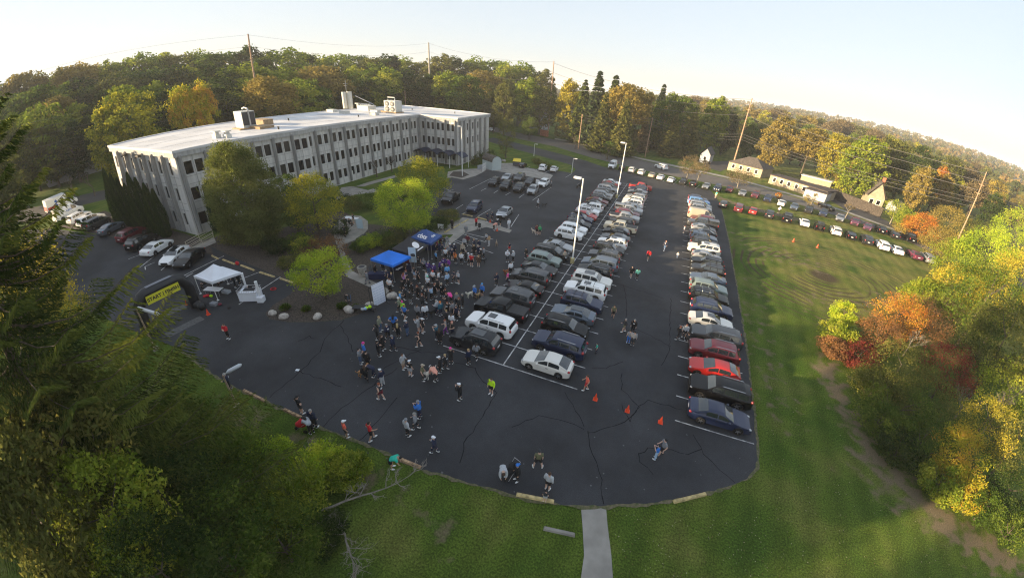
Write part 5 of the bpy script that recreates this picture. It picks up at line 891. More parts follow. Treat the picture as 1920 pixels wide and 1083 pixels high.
def pose_joints(p):
    J = dict(pel=(0, 0, .96), spi=(.0, 0, 1.14), che=(.005, 0, 1.35), nec=(.005, 0, 1.48), hea=(.03, 0, 1.60), top=(.025, 0, 1.71))
    for s, n in ((-1, 'R'), (1, 'L')):
        J['sh'+n] = (.0, s*.185, 1.425); J['el'+n] = (-.03, s*.24, 1.13); J['wr'+n] = (.06, s*.25, .90); J['ha'+n] = (.09, s*.25, .82)
        J['hi'+n] = (0, s*.085, .90); J['kn'+n] = (.02, s*.10, .50); J['an'+n] = (-.02, s*.11, .09); J['to'+n] = (.13, s*.13, .035)
    def arm(n, el, wr, ha): J['el'+n], J['wr'+n], J['ha'+n] = el, wr, ha
    if p == 'cross': arm('L', (.08, .26, 1.14), (.22, .05, 1.18), (.22, -.05, 1.2)); arm('R', (.08, -.26, 1.14), (.24, -.06, 1.13), (.25, .04, 1.12))
    if p == 'hips': arm('L', (-.05, .38, 1.16), (.04, .19, 1.0), (.08, .14, .98)); arm('R', (-.05, -.38, 1.16), (.04, -.19, 1.0), (.08, -.14, .98))
    if p == 'phone': arm('L', (.12, .24, 1.17), (.30, .08, 1.34), (.35, .05, 1.40)); arm('R', (.10, -.25, 1.16), (.27, -.09, 1.30), (.33, -.05, 1.36))
    if p == 'hold': arm('L', (.02, .25, 1.14), (.26, .14, 1.10), (.33, .11, 1.11))
    if p == 'walk':
        arm('L', (-.12, .24, 1.15), (.0, .25, .93), (.05, .25, .86)); arm('R', (.08, -.24, 1.14), (.27, -.2, 1.02), (.34, -.19, 1.0))
        J['knL'], J['anL'], J['toL'] = (.14, .10, .53), (.18, .10, .10), (.32, .11, .05); J['knR'], J['anR'], J['toR'] = (-.02, -.09, .50), (-.20, -.09, .14), (-.07, -.1, .035)
    if p == 'wide': 
        J['knL'], J['anL'], J['toL'] = (.03, .20, .50), (-.02, .27, .09), (.12, .31, .035); J['knR'], J['anR'], J['toR'] = (.03, -.20, .50), (-.02, -.27, .09), (.12, -.31, .035)
    if p == 'bend':
        J.update(spi=(.13, 0, 1.05), che=(.34, 0, 1.12), nec=(.46, 0, 1.15), hea=(.58, 0, 1.13), top=(.67, 0, 1.15), pel=(-.06, 0, .93))
        for s, n in ((-1, 'R'), (1, 'L')): J['sh'+n] = (.40, s*.17, 1.10); arm(n, (.46, s*.2, .84), (.5, s*.16, .62), (.52, s*.14, .54)); J['hi'+n] = (-.06, s*.09, .88)
    if p in ('sit', 'crouch'):
        dz = -.42 if p == 'sit' else -.58
        for k in J: J[k] = (J[k][0]-.05, J[k][1], J[k][2]+dz)
        for s, n in ((-1, 'R'), (1, 'L')):
            kz = .52 if p == 'sit' else .56; J['kn'+n] = (.42, s*.13, kz); J['an'+n] = (.40 if p == 'sit' else .12, s*.13, .09); J['to'+n] = (.54 if p == 'sit' else .27, s*.14, .035); arm(n, (.05, s*.25, J['che'][2]-.2), (.28, s*.17, kz+.12), (.35, s*.14, kz+.10))
    return J
MC = {}
def lerp3(a, b, t): return tuple(a[i]+(b[i]-a[i])*t for i in range(3))
def body_mesh(p):
    k = ('body', p)
    if k in MC: return MC[k]
    J = pose_joints(p); nd = []; ed = []; ix = {}; nm = []
    def add(n, co, r, par=None):
        ix[n] = len(nd); nd.append((co, r)); nm.append(n)
        if par: ed.append((ix[par], ix[n]))
    add('pel', J['pel'], .135); add('spi', J['spi'], .118, 'pel'); add('che', J['che'], .135, 'spi'); add('nec', J['nec'], .062, 'che')
    h = J['hea']; add('jaw', lerp3(J['nec'], h, .55), .072, 'nec'); add('hea', h, .105, 'jaw'); add('top', J['top'], .072, 'hea')
    add('nose', (h[0]+.115, h[1], h[2]-.015), .014, 'hea')
    for s in (-1, 1): add('ear%d' % s, (h[0]-.0, h[1]+s*.1, h[2]-.01), .016, 'hea')
    for n in 'LR':
        s = 1 if n == 'L' else -1
        add('sh'+n, J['sh'+n], .072, 'che'); add('el'+n, J['el'+n], .046, 'sh'+n); add('wr'+n, J['wr'+n], .031, 'el'+n); add('ha'+n, J['ha'+n], .034, 'wr'+n)
        w, ha = Vector(J['wr'+n]), Vector(J['ha'+n]); d = (ha-w).normalized(); sd_ = d.cross(Vector((0, s, 0)) if abs(d.y) < .8 else Vector((0, 0, 1))).normalized()
        for i, L in enumerate((.062, .072, .068, .052)): q = ha+d*.03+sd_*(.024*(i-1.5)); add('f%s%d' % (n, i), tuple(q), .0095, 'ha'+n); add('g%s%d' % (n, i), tuple(q+d*L*.6+Vector((0, -s*.012, -.01))), .0075, 'f%s%d' % (n, i))
        add('t'+n, tuple(w.lerp(ha, .55)+sd_*.04), .010, 'wr'+n); add('u'+n, tuple(ha+sd_*.055+d*.015), .008, 't'+n)
        add('hi'+n, J['hi'+n], .092, 'pel'); add('th'+n, lerp3(J['hi'+n], J['kn'+n], .45), .082, 'hi'+n); add('kn'+n, J['kn'+n], .058, 'th'+n); add('ca'+n, lerp3(J['kn'+n], J['an'+n], .35), .058, 'kn'+n); add('an'+n, J['an'+n], .038, 'ca'+n); add('to'+n, J['to'+n], .034, 'an'+n)
    me = skinned('body', nd, ed, SKIN[0], 2); co = np.zeros(len(me.vertices)*3); me.vertices.foreach_get('co', co); co = co.reshape(-1, 3)
    best = np.full(len(co), 9.0); tag_ = np.zeros(len(co), int); tt = np.zeros(len(co))
    for e, (a, b) in enumerate(ed):
        A, B = np.array(nd[a][0]), np.array(nd[b][0]); d = B-A; t = np.clip(((co-A) @ d)/(d @ d), 0, 1); r = nd[a][1]*(1-t)+nd[b][1]*t; q = np.linalg.norm(co-(A+t[:, None]*d), axis=1)/np.maximum(r, .03); m = q < best; best[m] = q[m]; tag_[m] = e; tt[m] = t[m]
    names = [(nm[a].rstrip('LR'), nm[b].rstrip('LR')) for a, b in ed]
    tor = np.isin(tag_, [e for e, x in enumerate(names) if x in (('pel', 'spi'), ('spi', 'che'), ('che', 'sh'), ('pel', 'hi'))]) & (np.abs(co[:, 1]) < .17)
    co[tor, 1] *= 1.12; me.vertices.foreach_set('co', co.ravel()); me.update(); MC[k] = me; MC[('seg', p)] = (names, tag_, tt, co); return me
def cloth_mesh(kind, p):
    k = (kind, p)
    if k in MC: return MC[k]
    body = body_mesh(p); names, tg, tt, co = MC[('seg', p)]; off = dict(tee=.020, hoodie=.030, tank=.014, coat=.042, pants=.020, tights=.008, shorts=.032)[kind]
    keep = np.zeros(len(co), bool)
    for e, x in enumerate(names):
        m = tg == e; t = tt
        if kind in ('tee', 'hoodie', 'tank', 'coat'):
            if x in (('pel', 'spi'), ('spi', 'che'), ('che', 'sh')): keep |= m
            if x == ('che', 'nec'): keep |= m & (t < (.75 if kind != 'tank' else .4))
            if x == ('pel', 'hi'): keep |= m & (t < (.5 if kind != 'coat' else 2))
            if x == ('hi', 'th') and kind == 'coat': keep |= m
            if x == ('sh', 'el'): keep |= m & (t < dict(tee=.62, tank=.02).get(kind, 2))
            if x == ('el', 'wr') and kind in ('hoodie', 'coat'): keep |= m & (t < .9)
        else:
            if x == ('pel', 'spi'): keep |= m & (t < .4)
            if x in (('pel', 'hi'), ('hi', 'th')): keep |= m
            if x == ('th', 'kn'): keep |= m & (t < (.45 if kind == 'shorts' else 2))
            if x in (('kn', 'ca'), ('ca', 'an')) and kind != 'shorts': keep |= m & (t < .97)
    nr = np.zeros(len(co)*3); body.vertices.foreach_get('normal', nr); nr = nr.reshape(-1, 3); v = co+nr*off
    idx = -np.ones(len(co), int); fs = [tuple(f.vertices) for f in body.polygons]; fs = [f for f in fs if sum(keep[i] for i in f) >= len(f)-1]
    us = sorted(set(i for f in fs for i in f)); idx[us] = range(len(us)); me = bpy.data.meshes.new(kind); me.from_pydata([tuple(v[i]) for i in us], [], [tuple(int(idx[i]) for i in f) for f in fs]); me.polygons.foreach_set('use_smooth', [True]*len(me.polygons)); me.materials.append(WH); me.update()
    MC[k] = me; return me
def shoe_mesh(p, n):
    k = ('shoe', p, n)
    if k in MC: return MC[k]
    J = pose_joints(p); a, t = J['an'+n], J['to'+n]; b = MB(); d = math.atan2(t[1]-a[1], t[0]-a[0]); z = max(.045, min(a[2], t[2]+.06)-.02)
    b.ball((0, 0, 0), (.145, .055, .055), 10, 6); c, s = math.cos(d), math.sin(d); mx, my = (a[0]*.55+t[0]*.45), (a[1]*.55+t[1]*.45)
    b.v = [(mx+x*c-y*s, my+x*s+y*c, max(t[2]-.03, z+w*(1.15 if x < 0 else .8))) for x, y, w in b.v]
    MC[k] = b.mesh('shoe', sole_w, True); return MC[k]
def head_piece(kind, p):
    k = (kind, p)
    if k in MC: return MC[k]
    J = pose_joints(p); h = Vector(J['hea']); u = (Vector(J['top'])-Vector(J['nec'])).normalized(); b = MB(); rg = random.Random(2)
    if kind == 'short': b.ball((-.012, 0, .035), (.106, .098, .10), 12, 8, jit=.03, rg=rg); cut = -.02
    elif kind == 'long': b.ball((-.02, 0, .02), (.11, .108, .11), 12, 8, jit=.03, rg=rg); b.tube([(-.06, 0, .02), (-.085, 0, -.12), (-.10, 0, -.27), (-.09, 0, -.38)], [.085, .095, .085, .03], 10); cut = -9
    elif kind == 'tail': b.ball((-.012, 0, .03), (.106, .100, .10), 12, 8); b.tube([(-.10, 0, .07), (-.16, 0, .0), (-.15, 0, -.14), (-.13, 0, -.22)], [.02, .035, .03, .008], 8); cut = -9
    elif kind == 'bun': b.ball((-.012, 0, .03), (.106, .100, .10), 12, 8); b.ball((-.09, 0, .11), .045, 8, 6); cut = -9
    elif kind == 'cap': b.ball((-.005, 0, .055), (.112, .104, .082), 12, 8); b.ball((.12, 0, .045), (.085, .07, .014), 10, 5); cut = .01
    elif kind == 'backcap': b.ball((-.005, 0, .055), (.112, .104, .082), 12, 8); b.ball((-.12, 0, .04), (.07, .07, .014), 10, 5); cut = .01
    elif kind == 'beanie': b.ball((-.008, 0, .06), (.112, .106, .112), 12, 8); b.ball((-.01, 0, .18), .03, 8, 5); cut = .0
    elif kind == 'hood': b.ball((-.035, 0, .01), (.13, .125, .14), 12, 8); cut = -9
    v = []
    for (x, y, z) in b.v:
        if kind in ('short', 'tail', 'bun', 'long') and x > .045 and z < .06: x = .045 if z > 0 else min(x, .0)
        v.append((x, y, max(z, cut)))
    R3 = Vector((0, 0, 1)).rotation_difference(u).to_matrix(); b.v = [tuple(h+R3 @ (Vector(q)*(1.03 if kind in ('cap', 'backcap', 'beanie') else 1.0))) for q in v]
    MC[k] = b.mesh({'short': 'hair', 'long': 'hair', 'tail': 'hair', 'bun': 'hair', 'cap': 'cap', 'backcap': 'cap', 'beanie': 'beanie', 'hood': 'hood'}[kind], WH, True); return MC[k]
PEOPLE = []
def person(px, py, pose, top, bot, head, face=None, shoes='w', hgt=1.0, sk=0, place='', hold=None, z=.033, extra=None):
    """top 'kind:colour', bot 'kind:colour', head 'kind:colour'"""
    x, y = G(px, py, z) if not isinstance(px, float) else (px, py)
    rg = random.Random(int(px*31+py*17)); f = math.radians(face) if face is not None else rg.uniform(0, 6.28)
    r = empty('person', (x, y, z), f); s = hgt*rg.uniform(.97, 1.05); r.scale = (s*1.04, s*1.06, s)
    b = put('body', body_mesh(pose), r); paint(b, SKIN[sk])
    def wear(me, nm, c): o = put(nm, me, r); paint(o, cloth(c, CC[c])); return o
    tk, tc = top.split(':'); bk_, bc = bot.split(':'); hk, hc = head.split(':')
    wear(cloth_mesh(tk, pose), {'hoodie': 'hoodie', 'tee': 'shirt', 'tank': 'tank_top', 'coat': 'coat'}[tk], tc); wear(cloth_mesh(bk_, pose), {'pants': 'trousers', 'shorts': 'shorts', 'tights': 'leggings'}[bk_], bc)
    for n in 'LR': o = put('shoe', shoe_mesh(pose, n), r); paint(o, sole_w if shoes == 'w' else sole_b)
    hm_ = head_piece(hk, pose); o = put(hm_.name.split('.')[0], hm_, r); paint(o, mat('hair_'+hc, HAIR[hc], .7) if hc in HAIR else cloth(hc, CC[hc]))
    if hk in ('cap', 'beanie') and rg.random() < .5: o = put('hair', head_piece('short', pose), r); paint(o, mat('hair_brownhair', HAIR['brownhair'], .7))
    if tc in ('black', 'charcoal', 'navy', 'purple') and tk != 'coat' and pose in ('stand', 'walk', 'hold', 'wide') and rg.random() < .6:
        for sg in ((1, -1) if rg.random() < .4 else (1,)):
            k = ('print', sg)
            if k not in MC: q = MB(); q.box((sg*.172, 0, 1.29), (.012, .17, .055)); q.box((sg*.172, 0, 1.225), (.012, .11, .03)); MC[k] = q.mesh('shirt_print', mat('cloth_white', CC['white'], .85, var=.12, scale=14))
            put('shirt_print', MC[k], r)
    PEOPLE.append((r, x, y, (tk, tc, bk_, bc, hk, hc), place)); r['category'] = 'person'
    return r
cr_ = 'in the crowd'
P_ = person
def many(rows, place, group):
    for a in rows:
        o = P_(a[0], a[1], a[2], a[3], a[4], a[5], face=(a[6] if len(a) > 6 else None), shoes=(a[7] if len(a) > 7 else 'w'), hgt=(a[8] if len(a) > 8 else 1.0), sk=(a[9] if len(a) > 9 else 0), place=place); o['group'] = group
gg = 'people in the parking lot'
many([(714,621,'stand','hoodie:sage','pants:denim','short:blondehair',20),(740,620,'hips','tee:blue','tights:black','long:blackhair',120,'w',1.05),(729,636,'walk','hoodie:navy','pants:black','cap:grey',160),(748,634,'stand','tee:black','tights:black','long:blondehair',120),(765,629,'cross','hoodie:navy','pants:denim','cap:lightgrey',190,'b'),(786,622,'phone','hoodie:lightgrey','shorts:lightgrey','short:brownhair',200),(793,624,'stand','tee:black','shorts:black','cap:white',10),(787,650,'walk','tank:black','shorts:black','bun:redhair',200),(709,636,'cross','hoodie:charcoal','pants:black','long:blackhair',210),(719,656,'stand','coat:black','pants:black','long:brownhair',0),(739,658,'walk','coat:navy','pants:black','beanie:grey',180),(711,668,'cross','coat:black','tights:black','short:blackhair',60),(677,682,'phone','hoodie:grey','pants:denim','bun:blackhair',30),(686,672,'stand','hoodie:blue','pants:navy','beanie:pink',60),(691,688,'stand','hoodie:black','pants:black','short:blackhair',100),(688,714,'walk','coat:black','tights:black','long:brownhair',130,'b'),(702,706,'bend','hoodie:navy','pants:navy','short:brownhair',200),(718,721,'stand','hoodie:navy','pants:lightgrey','cap:white',170),(716,749,'walk','tank:charcoal','shorts:maroon','bun:redhair',180),(757,692,'hold','hoodie:lightgrey','shorts:beige','short:brownhair',10,'w',1.0,1),(770,705,'stand','tee:black','shorts:lightgrey','cap:white',90),(794,713,'stand','tee:olive','pants:charcoal','cap:beige',20),(818,715,'bend','hoodie:peach','tights:charcoal','cap:white',160),(826,698,'stand','hoodie:black','pants:black','cap:white',200),(836,692,'walk','hoodie:black','tights:black','short:blondehair',180),(846,682,'phone','tee:black','tights:black','cap:pink',120),(879,683,'stand','hoodie:navy','pants:black','short:blondehair',160),(893,673,'walk','hoodie:grey','tights:black','tail:blackhair',100)], 'near the start of the stall rows', gg)
many([(863,750,'phone','hoodie:black','tights:black','cap:white',170),(921,739,'stand','hoodie:neon','shorts:black','short:brownhair',260),(788,783,'phone','hoodie:blue','pants:navy','beanie:grey',190),(781,804,'walk','hoodie:grey','tights:black','bun:greyhair',200),(765,817,'stand','hoodie:lightgrey','tights:black','beanie:grey',70),(698,824,'walk','tee:red','shorts:black','short:blackhair',60,'w',1.02,1),(651,819,'stand','tee:coral','shorts:charcoal','cap:white',60,'w',1,1),(567,775,'hips','tee:black','shorts:charcoal','cap:black',80),(592,801,'stand','hoodie:navy','pants:black','short:greyhair',100),(586,812,'bend','tee:lightgrey','pants:black','long:blackhair',170),(816,848,'walk','hoodie:navy','pants:navy','backcap:white',190),(736,877,'bend','tee:teal','shorts:black','short:blackhair',25,'w',1,1),(942,891,'bend','hoodie:lightgrey','pants:black','short:brownhair',300),(969,900,'stand','coat:black','pants:black','backcap:blue',230),(1008,876,'wide','tee:olive','shorts:black','cap:charcoal',110),(1026,917,'stand','hoodie:lightgrey','shorts:black','short:brownhair',80),(1021,939,'stand','tee:charcoal','shorts:lightgrey','short:blackhair',100,'w',.68),(1238,853,'walk','tee:grey','shorts:black','short:blackhair',200,'b'),(1228,860,'phone','tee:blue','pants:paleblue','short:blackhair',160,'w',.86),(434,730,'hold','hoodie:navy','pants:black','short:greyhair',240),(430,635,'cross','hoodie:red','tights:black','short:brownhair',280)], 'on the open asphalt', gg)
many([(1098,731,'walk','tee:coral','shorts:red','short:brownhair',200,'w',1,1),(1148,596,'walk','tee:olive','shorts:black','short:brownhair',280,'b',1,1),(1169,622,'walk','hoodie:charcoal','shorts:olive','short:greyhair',200),(1185,624,'stand','hoodie:black','pants:black','short:greyhair',260),(1177,643,'stand','tee:grey','tights:blue','short:blackhair',100,'w',.9),(1185,647,'stand','hoodie:grey','pants:charcoal','short:blackhair',90),(1117,662,'stand','tee:teal','pants:navy','short:blackhair',200,'b',.7),(1269,636,'walk','hoodie:black','tights:black','bun:redhair',20),(1281,632,'stand','hoodie:lightgrey','tights:black','short:redhair',260),(1287,640,'crouch','tee:charcoal','pants:black','short:brownhair',100),(1316,643,'bend','hoodie:orange','tights:black','cap:orange',60),(1214,488,'walk','hoodie:red','shorts:black','short:brownhair',250,'w',1,1),(1245,470,'walk','hoodie:navy','pants:denim','short:redhair',240),(1269,484,'walk','hoodie:lightgrey','pants:denim','short:blondehair',250,'b',.6),(1182,520,'walk','hoodie:black','shorts:black','short:blackhair',260),(1193,524,'walk','hoodie:mint','tights:black','tail:blackhair',90),(1006,440,'stand','hoodie:maroon','shorts:black','short:brownhair',270),(1011,441,'stand','hoodie:green','shorts:charcoal','beanie:green',90,'b'),(1008,389,'walk','hoodie:lightgrey','pants:black','beanie:white',330),(986,485,'stand','hoodie:black','tights:charcoal','short:blackhair',240),(1057,490,'stand','tee:beige','shorts:beige','short:redhair',140),(1281,437,'stand','hoodie:lightgrey','pants:navy','short:redhair',10,'w',.85),(1341,371,'stand','tee:teal','shorts:beige','short:redhair',230),(1459,400,'hold','hoodie:white','pants:black','cap:white',250),(1033,352,'stand','hoodie:grey','pants:black','short:brownhair',180)], 'in the aisles', gg)
many([(848,429,'stand','hoodie:black','pants:black','short:blackhair',80,'b'),(893,426,'stand','tee:red','pants:black','short:brownhair',330),(914,416,'stand','coat:navy','pants:navy','short:blackhair',240),(923,414,'stand','hoodie:navy','pants:charcoal','short:greyhair',240),(926,432,'bend','tee:peach','tights:black','short:blackhair',60),(932,425,'bend','hoodie:black','pants:navy','long:blackhair',40),(938,424,'bend','hoodie:white','shorts:black','short:greyhair',200),(954,429,'stand','hoodie:white','pants:lightgrey','short:greyhair',150),(874,441,'stand','hoodie:grey','pants:grey','short:greyhair',90),(877,460,'walk','hoodie:maroon','pants:charcoal','short:brownhair',270),(871,465,'stand','hoodie:lightgrey','pants:black','short:blackhair',280),(917,461,'hold','hoodie:tan','pants:lightgrey','short:blackhair',180),(912,452,'stand','hoodie:lightgrey','pants:black','short:blackhair',270,'w',.75),(955,471,'stand','tee:navy','shorts:red','short:redhair',280,'b',.75),(951,491,'phone','hoodie:white','tights:charcoal','cap:white',300),(962,492,'hold','hoodie:lightgrey','tights:black','cap:white',170),(957,514,'stand','hoodie:white','pants:black','short:blackhair',140),(951,533,'stand','tee:pink','tights:navy','short:redhair',190)], 'between the tents and the centre rows', gg)
many([(838,455,'crouch','hoodie:grey','pants:lightgrey','short:blackhair',330),(845,478,'stand','hoodie:navy','pants:black','beanie:white',270),(853,477,'stand','hoodie:navy','pants:black','cap:white',260),(841,481,'stand','hoodie:grey','pants:charcoal','short:greyhair',300),(848,488,'stand','tee:navy','shorts:black','short:greyhair',90),(854,494,'stand','tee:orange','pants:black','long:redhair',80),(865,495,'stand','hoodie:white','pants:black','tail:blondehair',90),(868,478,'stand','hoodie:beige','pants:black','beanie:beige',280),(874,491,'stand','hoodie:black','pants:black','short:greyhair',180),(879,496,'stand','hoodie:lightgrey','pants:black','cap:white',200),(884,500,'stand','tee:red','shorts:black','cap:white',90,'w',1.08),(889,480,'stand','coat:black','pants:black','short:blondehair',270),(897,481,'stand','hoodie:navy','pants:navy','cap:beige',250),(898,470,'stand','hoodie:navy','pants:black','short:blackhair',250),(889,469,'stand','hoodie:navy','pants:black','short:blondehair',240),(902,487,'stand','hoodie:black','pants:black','cap:white',200),(907,485,'stand','hoodie:grey','pants:black','short:redhair',190),(897,500,'stand','coat:brown','shorts:brown','bun:blondehair',100),(836,487,'stand','tee:white','pants:black','short:redhair',100),(818,490,'stand','hoodie:skyblue','pants:black','short:greyhair',60,'b',.85),(796,507,'cross','hoodie:grey','tights:black','beanie:grey',270),(786,501,'stand','tee:black','tights:charcoal','short:blackhair',290),(804,515,'stand','hoodie:purple','pants:denim','short:greyhair',90,'w',1.05),(814,518,'stand','hoodie:purple','pants:navy','cap:white',90),(826,512,'stand','hoodie:purple','pants:black','short:brownhair',190),(831,519,'stand','hoodie:charcoal','tights:black','cap:beige',200),(833,505,'stand','hoodie:purple','pants:black','short:brownhair',280),(842,507,'stand','hoodie:violet','pants:black','short:blackhair',240),(839,520,'stand','hoodie:skyblue','pants:navy','short:blackhair',130)], 'in the crowd beside the tents', 'crowd beside the tents')
many([(801,532,'stand','hoodie:white','pants:black','short:brownhair',240),(803,542,'stand','tee:white','pants:black','beanie:mint',90),(813,531,'cross','tee:white','pants:black','beanie:coral',270),(823,533,'stand','tee:white','pants:black','short:brownhair',200),(839,535,'stand','hoodie:paleblue','pants:black','cap:beige',160),(852,531,'walk','tee:navy','tights:black','short:blackhair',190),(860,532,'cross','hoodie:lightgrey','shorts:charcoal','beanie:grey',240),(816,557,'stand','tee:black','pants:black','short:redhair',90),(829,555,'stand','hoodie:black','pants:black','cap:beige',280),(821,546,'stand','tee:charcoal','pants:black','short:blackhair',160),(835,556,'crouch','hoodie:black','pants:charcoal','short:redhair',180),(810,562,'phone','tee:paleblue','pants:black','short:blackhair',180),(800,567,'stand','hoodie:black','pants:black','short:greyhair',240),(794,562,'stand','hoodie:charcoal','tights:black','cap:beige',90),(793,577,'cross','hoodie:charcoal','tights:black','short:redhair',110),(784,560,'stand','coat:black','pants:black','long:redhair',260),(846,569,'bend','hoodie:pink','tights:black','short:blackhair',150),(838,575,'hold','tee:black','pants:black','short:redhair',200),(820,589,'hold','hoodie:lightgrey','pants:navy','short:greyhair',190,'w',1.06),(827,592,'stand','hoodie:dkteal','tights:navy','beanie:orange',170),(840,592,'stand','tee:black','pants:black','short:redhair',280),(857,573,'stand','hoodie:grey','pants:black','long:blondehair',260),(861,583,'stand','hoodie:charcoal','pants:black','long:redhair',250),(868,577,'hold','coat:black','pants:black','short:greyhair',210,'w',1.08),(850,592,'phone','hoodie:grey','pants:black','bun:brownhair',190),(856,600,'stand','tee:navy','pants:black','short:brownhair',270),(784,598,'stand','hoodie:grey','tights:black','tail:brownhair',90),(798,598,'stand','hoodie:white','tights:black','short:blackhair',130),(890,560,'stand','hoodie:blue','tights:black','cap:lightgrey',240,'b'),(904,558,'stand','hoodie:blue','shorts:black','beanie:skyblue',250,'b',1.08),(931,535,'hold','hoodie:navy','pants:charcoal','short:redhair',265),(838,607,'stand','hoodie:charcoal','pants:black','bun:blondehair',120),(836,627,'walk','tank:grey','tights:violet','short:redhair',200),(847,614,'stand','hoodie:white','shorts:black','tail:brownhair',100),(849,631,'hold','tee:black','pants:navy','beanie:peach',250,'b'),(820,636,'phone','tee:dkteal','pants:navy','cap:lightgrey',190),(825,644,'stand','coat:black','pants:black','long:brownhair',120),(861,594,'stand','tee:charcoal','shorts:white','short:blackhair',40,'w',.7)], 'in the middle of the crowd', 'crowd in front of the backdrop')
many([(690,532,'walk','hoodie:grey','pants:grey','short:blackhair',200,'b'),(705,519,'stand','coat:black','pants:black','short:blackhair',20),(727,529,'stand','tee:navy','pants:black','short:greyhair',250),(733,549,'cross','tee:white','pants:black','short:brownhair',265,'b',1.1),(737,536,'stand','hoodie:navy','tights:charcoal','short:blondehair',240),(759,536,'stand','tank:lilac','tights:black','long:redhair',90),(764,531,'hold','tee:navy','pants:black','short:redhair',240),(768,546,'cross','hoodie:black','pants:black','cap:black',200),(756,549,'stand','coat:black','pants:black','short:blackhair',180),(752,573,'hold','tee:skyblue','shorts:navy','short:blondehair',40,'w',1.05),(760,562,'stand','hoodie:charcoal','pants:black','short:brownhair',240),(770,570,'stand','coat:charcoal','pants:grey','beanie:black',90),(773,553,'stand','hoodie:black','pants:black','short:brownhair',60),(750,584,'walk','hoodie:sage','tights:black','beanie:white',210),(757,590,'stand','hoodie:lime','shorts:black','beanie:pink',260),(760,599,'walk','tee:blue','shorts:black','short:redhair',80),(778,523,'stand','tee:black','shorts:paleblue','short:brownhair',260),(785,531,'stand','tee:black','pants:black','short:blackhair',60),(656,566,'bend','hoodie:charcoal','pants:denim','short:blackhair',300,'b')], 'beside the white backdrop', 'crowd in front of the backdrop')
many([(443,539,'cross','hoodie:charcoal','pants:black','short:blackhair',250),(451,534,'stand','hoodie:black','pants:black','short:brownhair',220),(480,552,'bend','coat:black','pants:black','beanie:lightgrey',230,'b'),(387,538,'sit','hoodie:black','pants:black','short:blackhair',270,'b'),(418,536,'sit','hoodie:black','pants:charcoal','short:brownhair',270,'b'),(404,530,'sit','hoodie:black','pants:black','short:blackhair',270,'b'),(424,526,'crouch','hoodie:blue','pants:navy','short:brownhair',200)], 'under the white tent', 'people around the white tent')
many([(832,464,'stand','hoodie:charcoal','pants:denim','long:brownhair',280),(826,462,'stand','hoodie:maroon','pants:black','short:blackhair',250),(820,471,'stand','tee:maroon','pants:black','short:blackhair',190),(830,478,'stand','hoodie:navy','pants:grey','short:brownhair',200),(777,490,'stand','tee:black','pants:black','short:brownhair',280),(760,512,'stand','hoodie:brown','pants:black','short:blackhair',260),(719,508,'stand','hoodie:brown','pants:black','short:brownhair',300),(649,428,'stand','hoodie:black','pants:black','short:brownhair',330,'b'),(647,444,'stand','hoodie:black','pants:black','short:blackhair',80,'b'),(657,424,'sit','hoodie:charcoal','pants:black','short:brownhair',0),(664,421,'stand','tee:charcoal','shorts:beige','short:redhair',200)], 'beside the tents', 'people under the tents')
# ---- labels: what each wears, then who stands beside it
TW = dict(hoodie='top', tee='T-shirt', tank='tank top', coat='coat'); BW = dict(pants='trousers', shorts='shorts', tights='leggings'); CW = dict(lightgrey='pale grey', skyblue='sky blue', paleblue='pale blue', neon='neon yellow', lime='lime green', dkteal='dark teal', mint='mint green', lilac='lilac', peach='peach', olive='olive', sage='sage green')
HW = dict(short='hair', long='long hair', tail='ponytail', bun='hair bun', cap='cap', backcap='cap', beanie='beanie', hood='hood')
cw = lambda c: CW.get(c, c); hw = lambda k, c: (c[:-4]+' '+HW[k]) if c in HAIR else cw(c)+' '+HW[k]
rare = {}
for (_, _, _, a, _) in PEOPLE: rare[(a[0], a[1])] = rare.get((a[0], a[1]), 0)+1
seen = set()
for (r, x, y, a, pl) in PEOPLE:
    base = 'person in %s %s, %s %s, %s' % (cw(a[1]), TW[a[0]], cw(a[3]), BW[a[2]], hw(a[4], a[5])); opt = base+', '+pl
    near = sorted(((x-q[1])**2+(y-q[2])**2, k) for k, q in enumerate(PEOPLE) if q[0] is not r)[:14]
    if base in seen or sum(1 for q in PEOPLE if q[3] == a) > 1 or rare[(a[0], a[1])] > 3:
        for d, k in near:
            q = PEOPLE[k]; b_ = q[3]
            if rare[(b_[0], b_[1])] <= 3 and (b_[0], b_[1]) != (a[0], a[1]):
                dx, dy = q[1]-x, q[2]-y; cdir = Vector((dx, dy, 0)); rx, fy = cdir.dot(CR), cdir.dot(Vector((CF.x, CF.y, 0)))
                rel = ('left of' if rx > 0 else 'right of') if abs(rx) > abs(fy) else ('in front of' if fy > 0 else 'behind'); opt = '%s, %s %s %s' % (base, rel, cw(b_[1]), TW[b_[0]])
                if opt not in seen: break
    k_ = 0; L_ = opt
    while L_ in seen: k_ += 1; d, k = near[min(k_, 13)]; b_ = PEOPLE[k][3]; L_ = '%s, near %s %s' % (base, cw(b_[1]), hw(b_[4], b_[5]).split()[-1]); 
    seen.add(L_); r['label'] = ' '.join(L_.split()[:16])
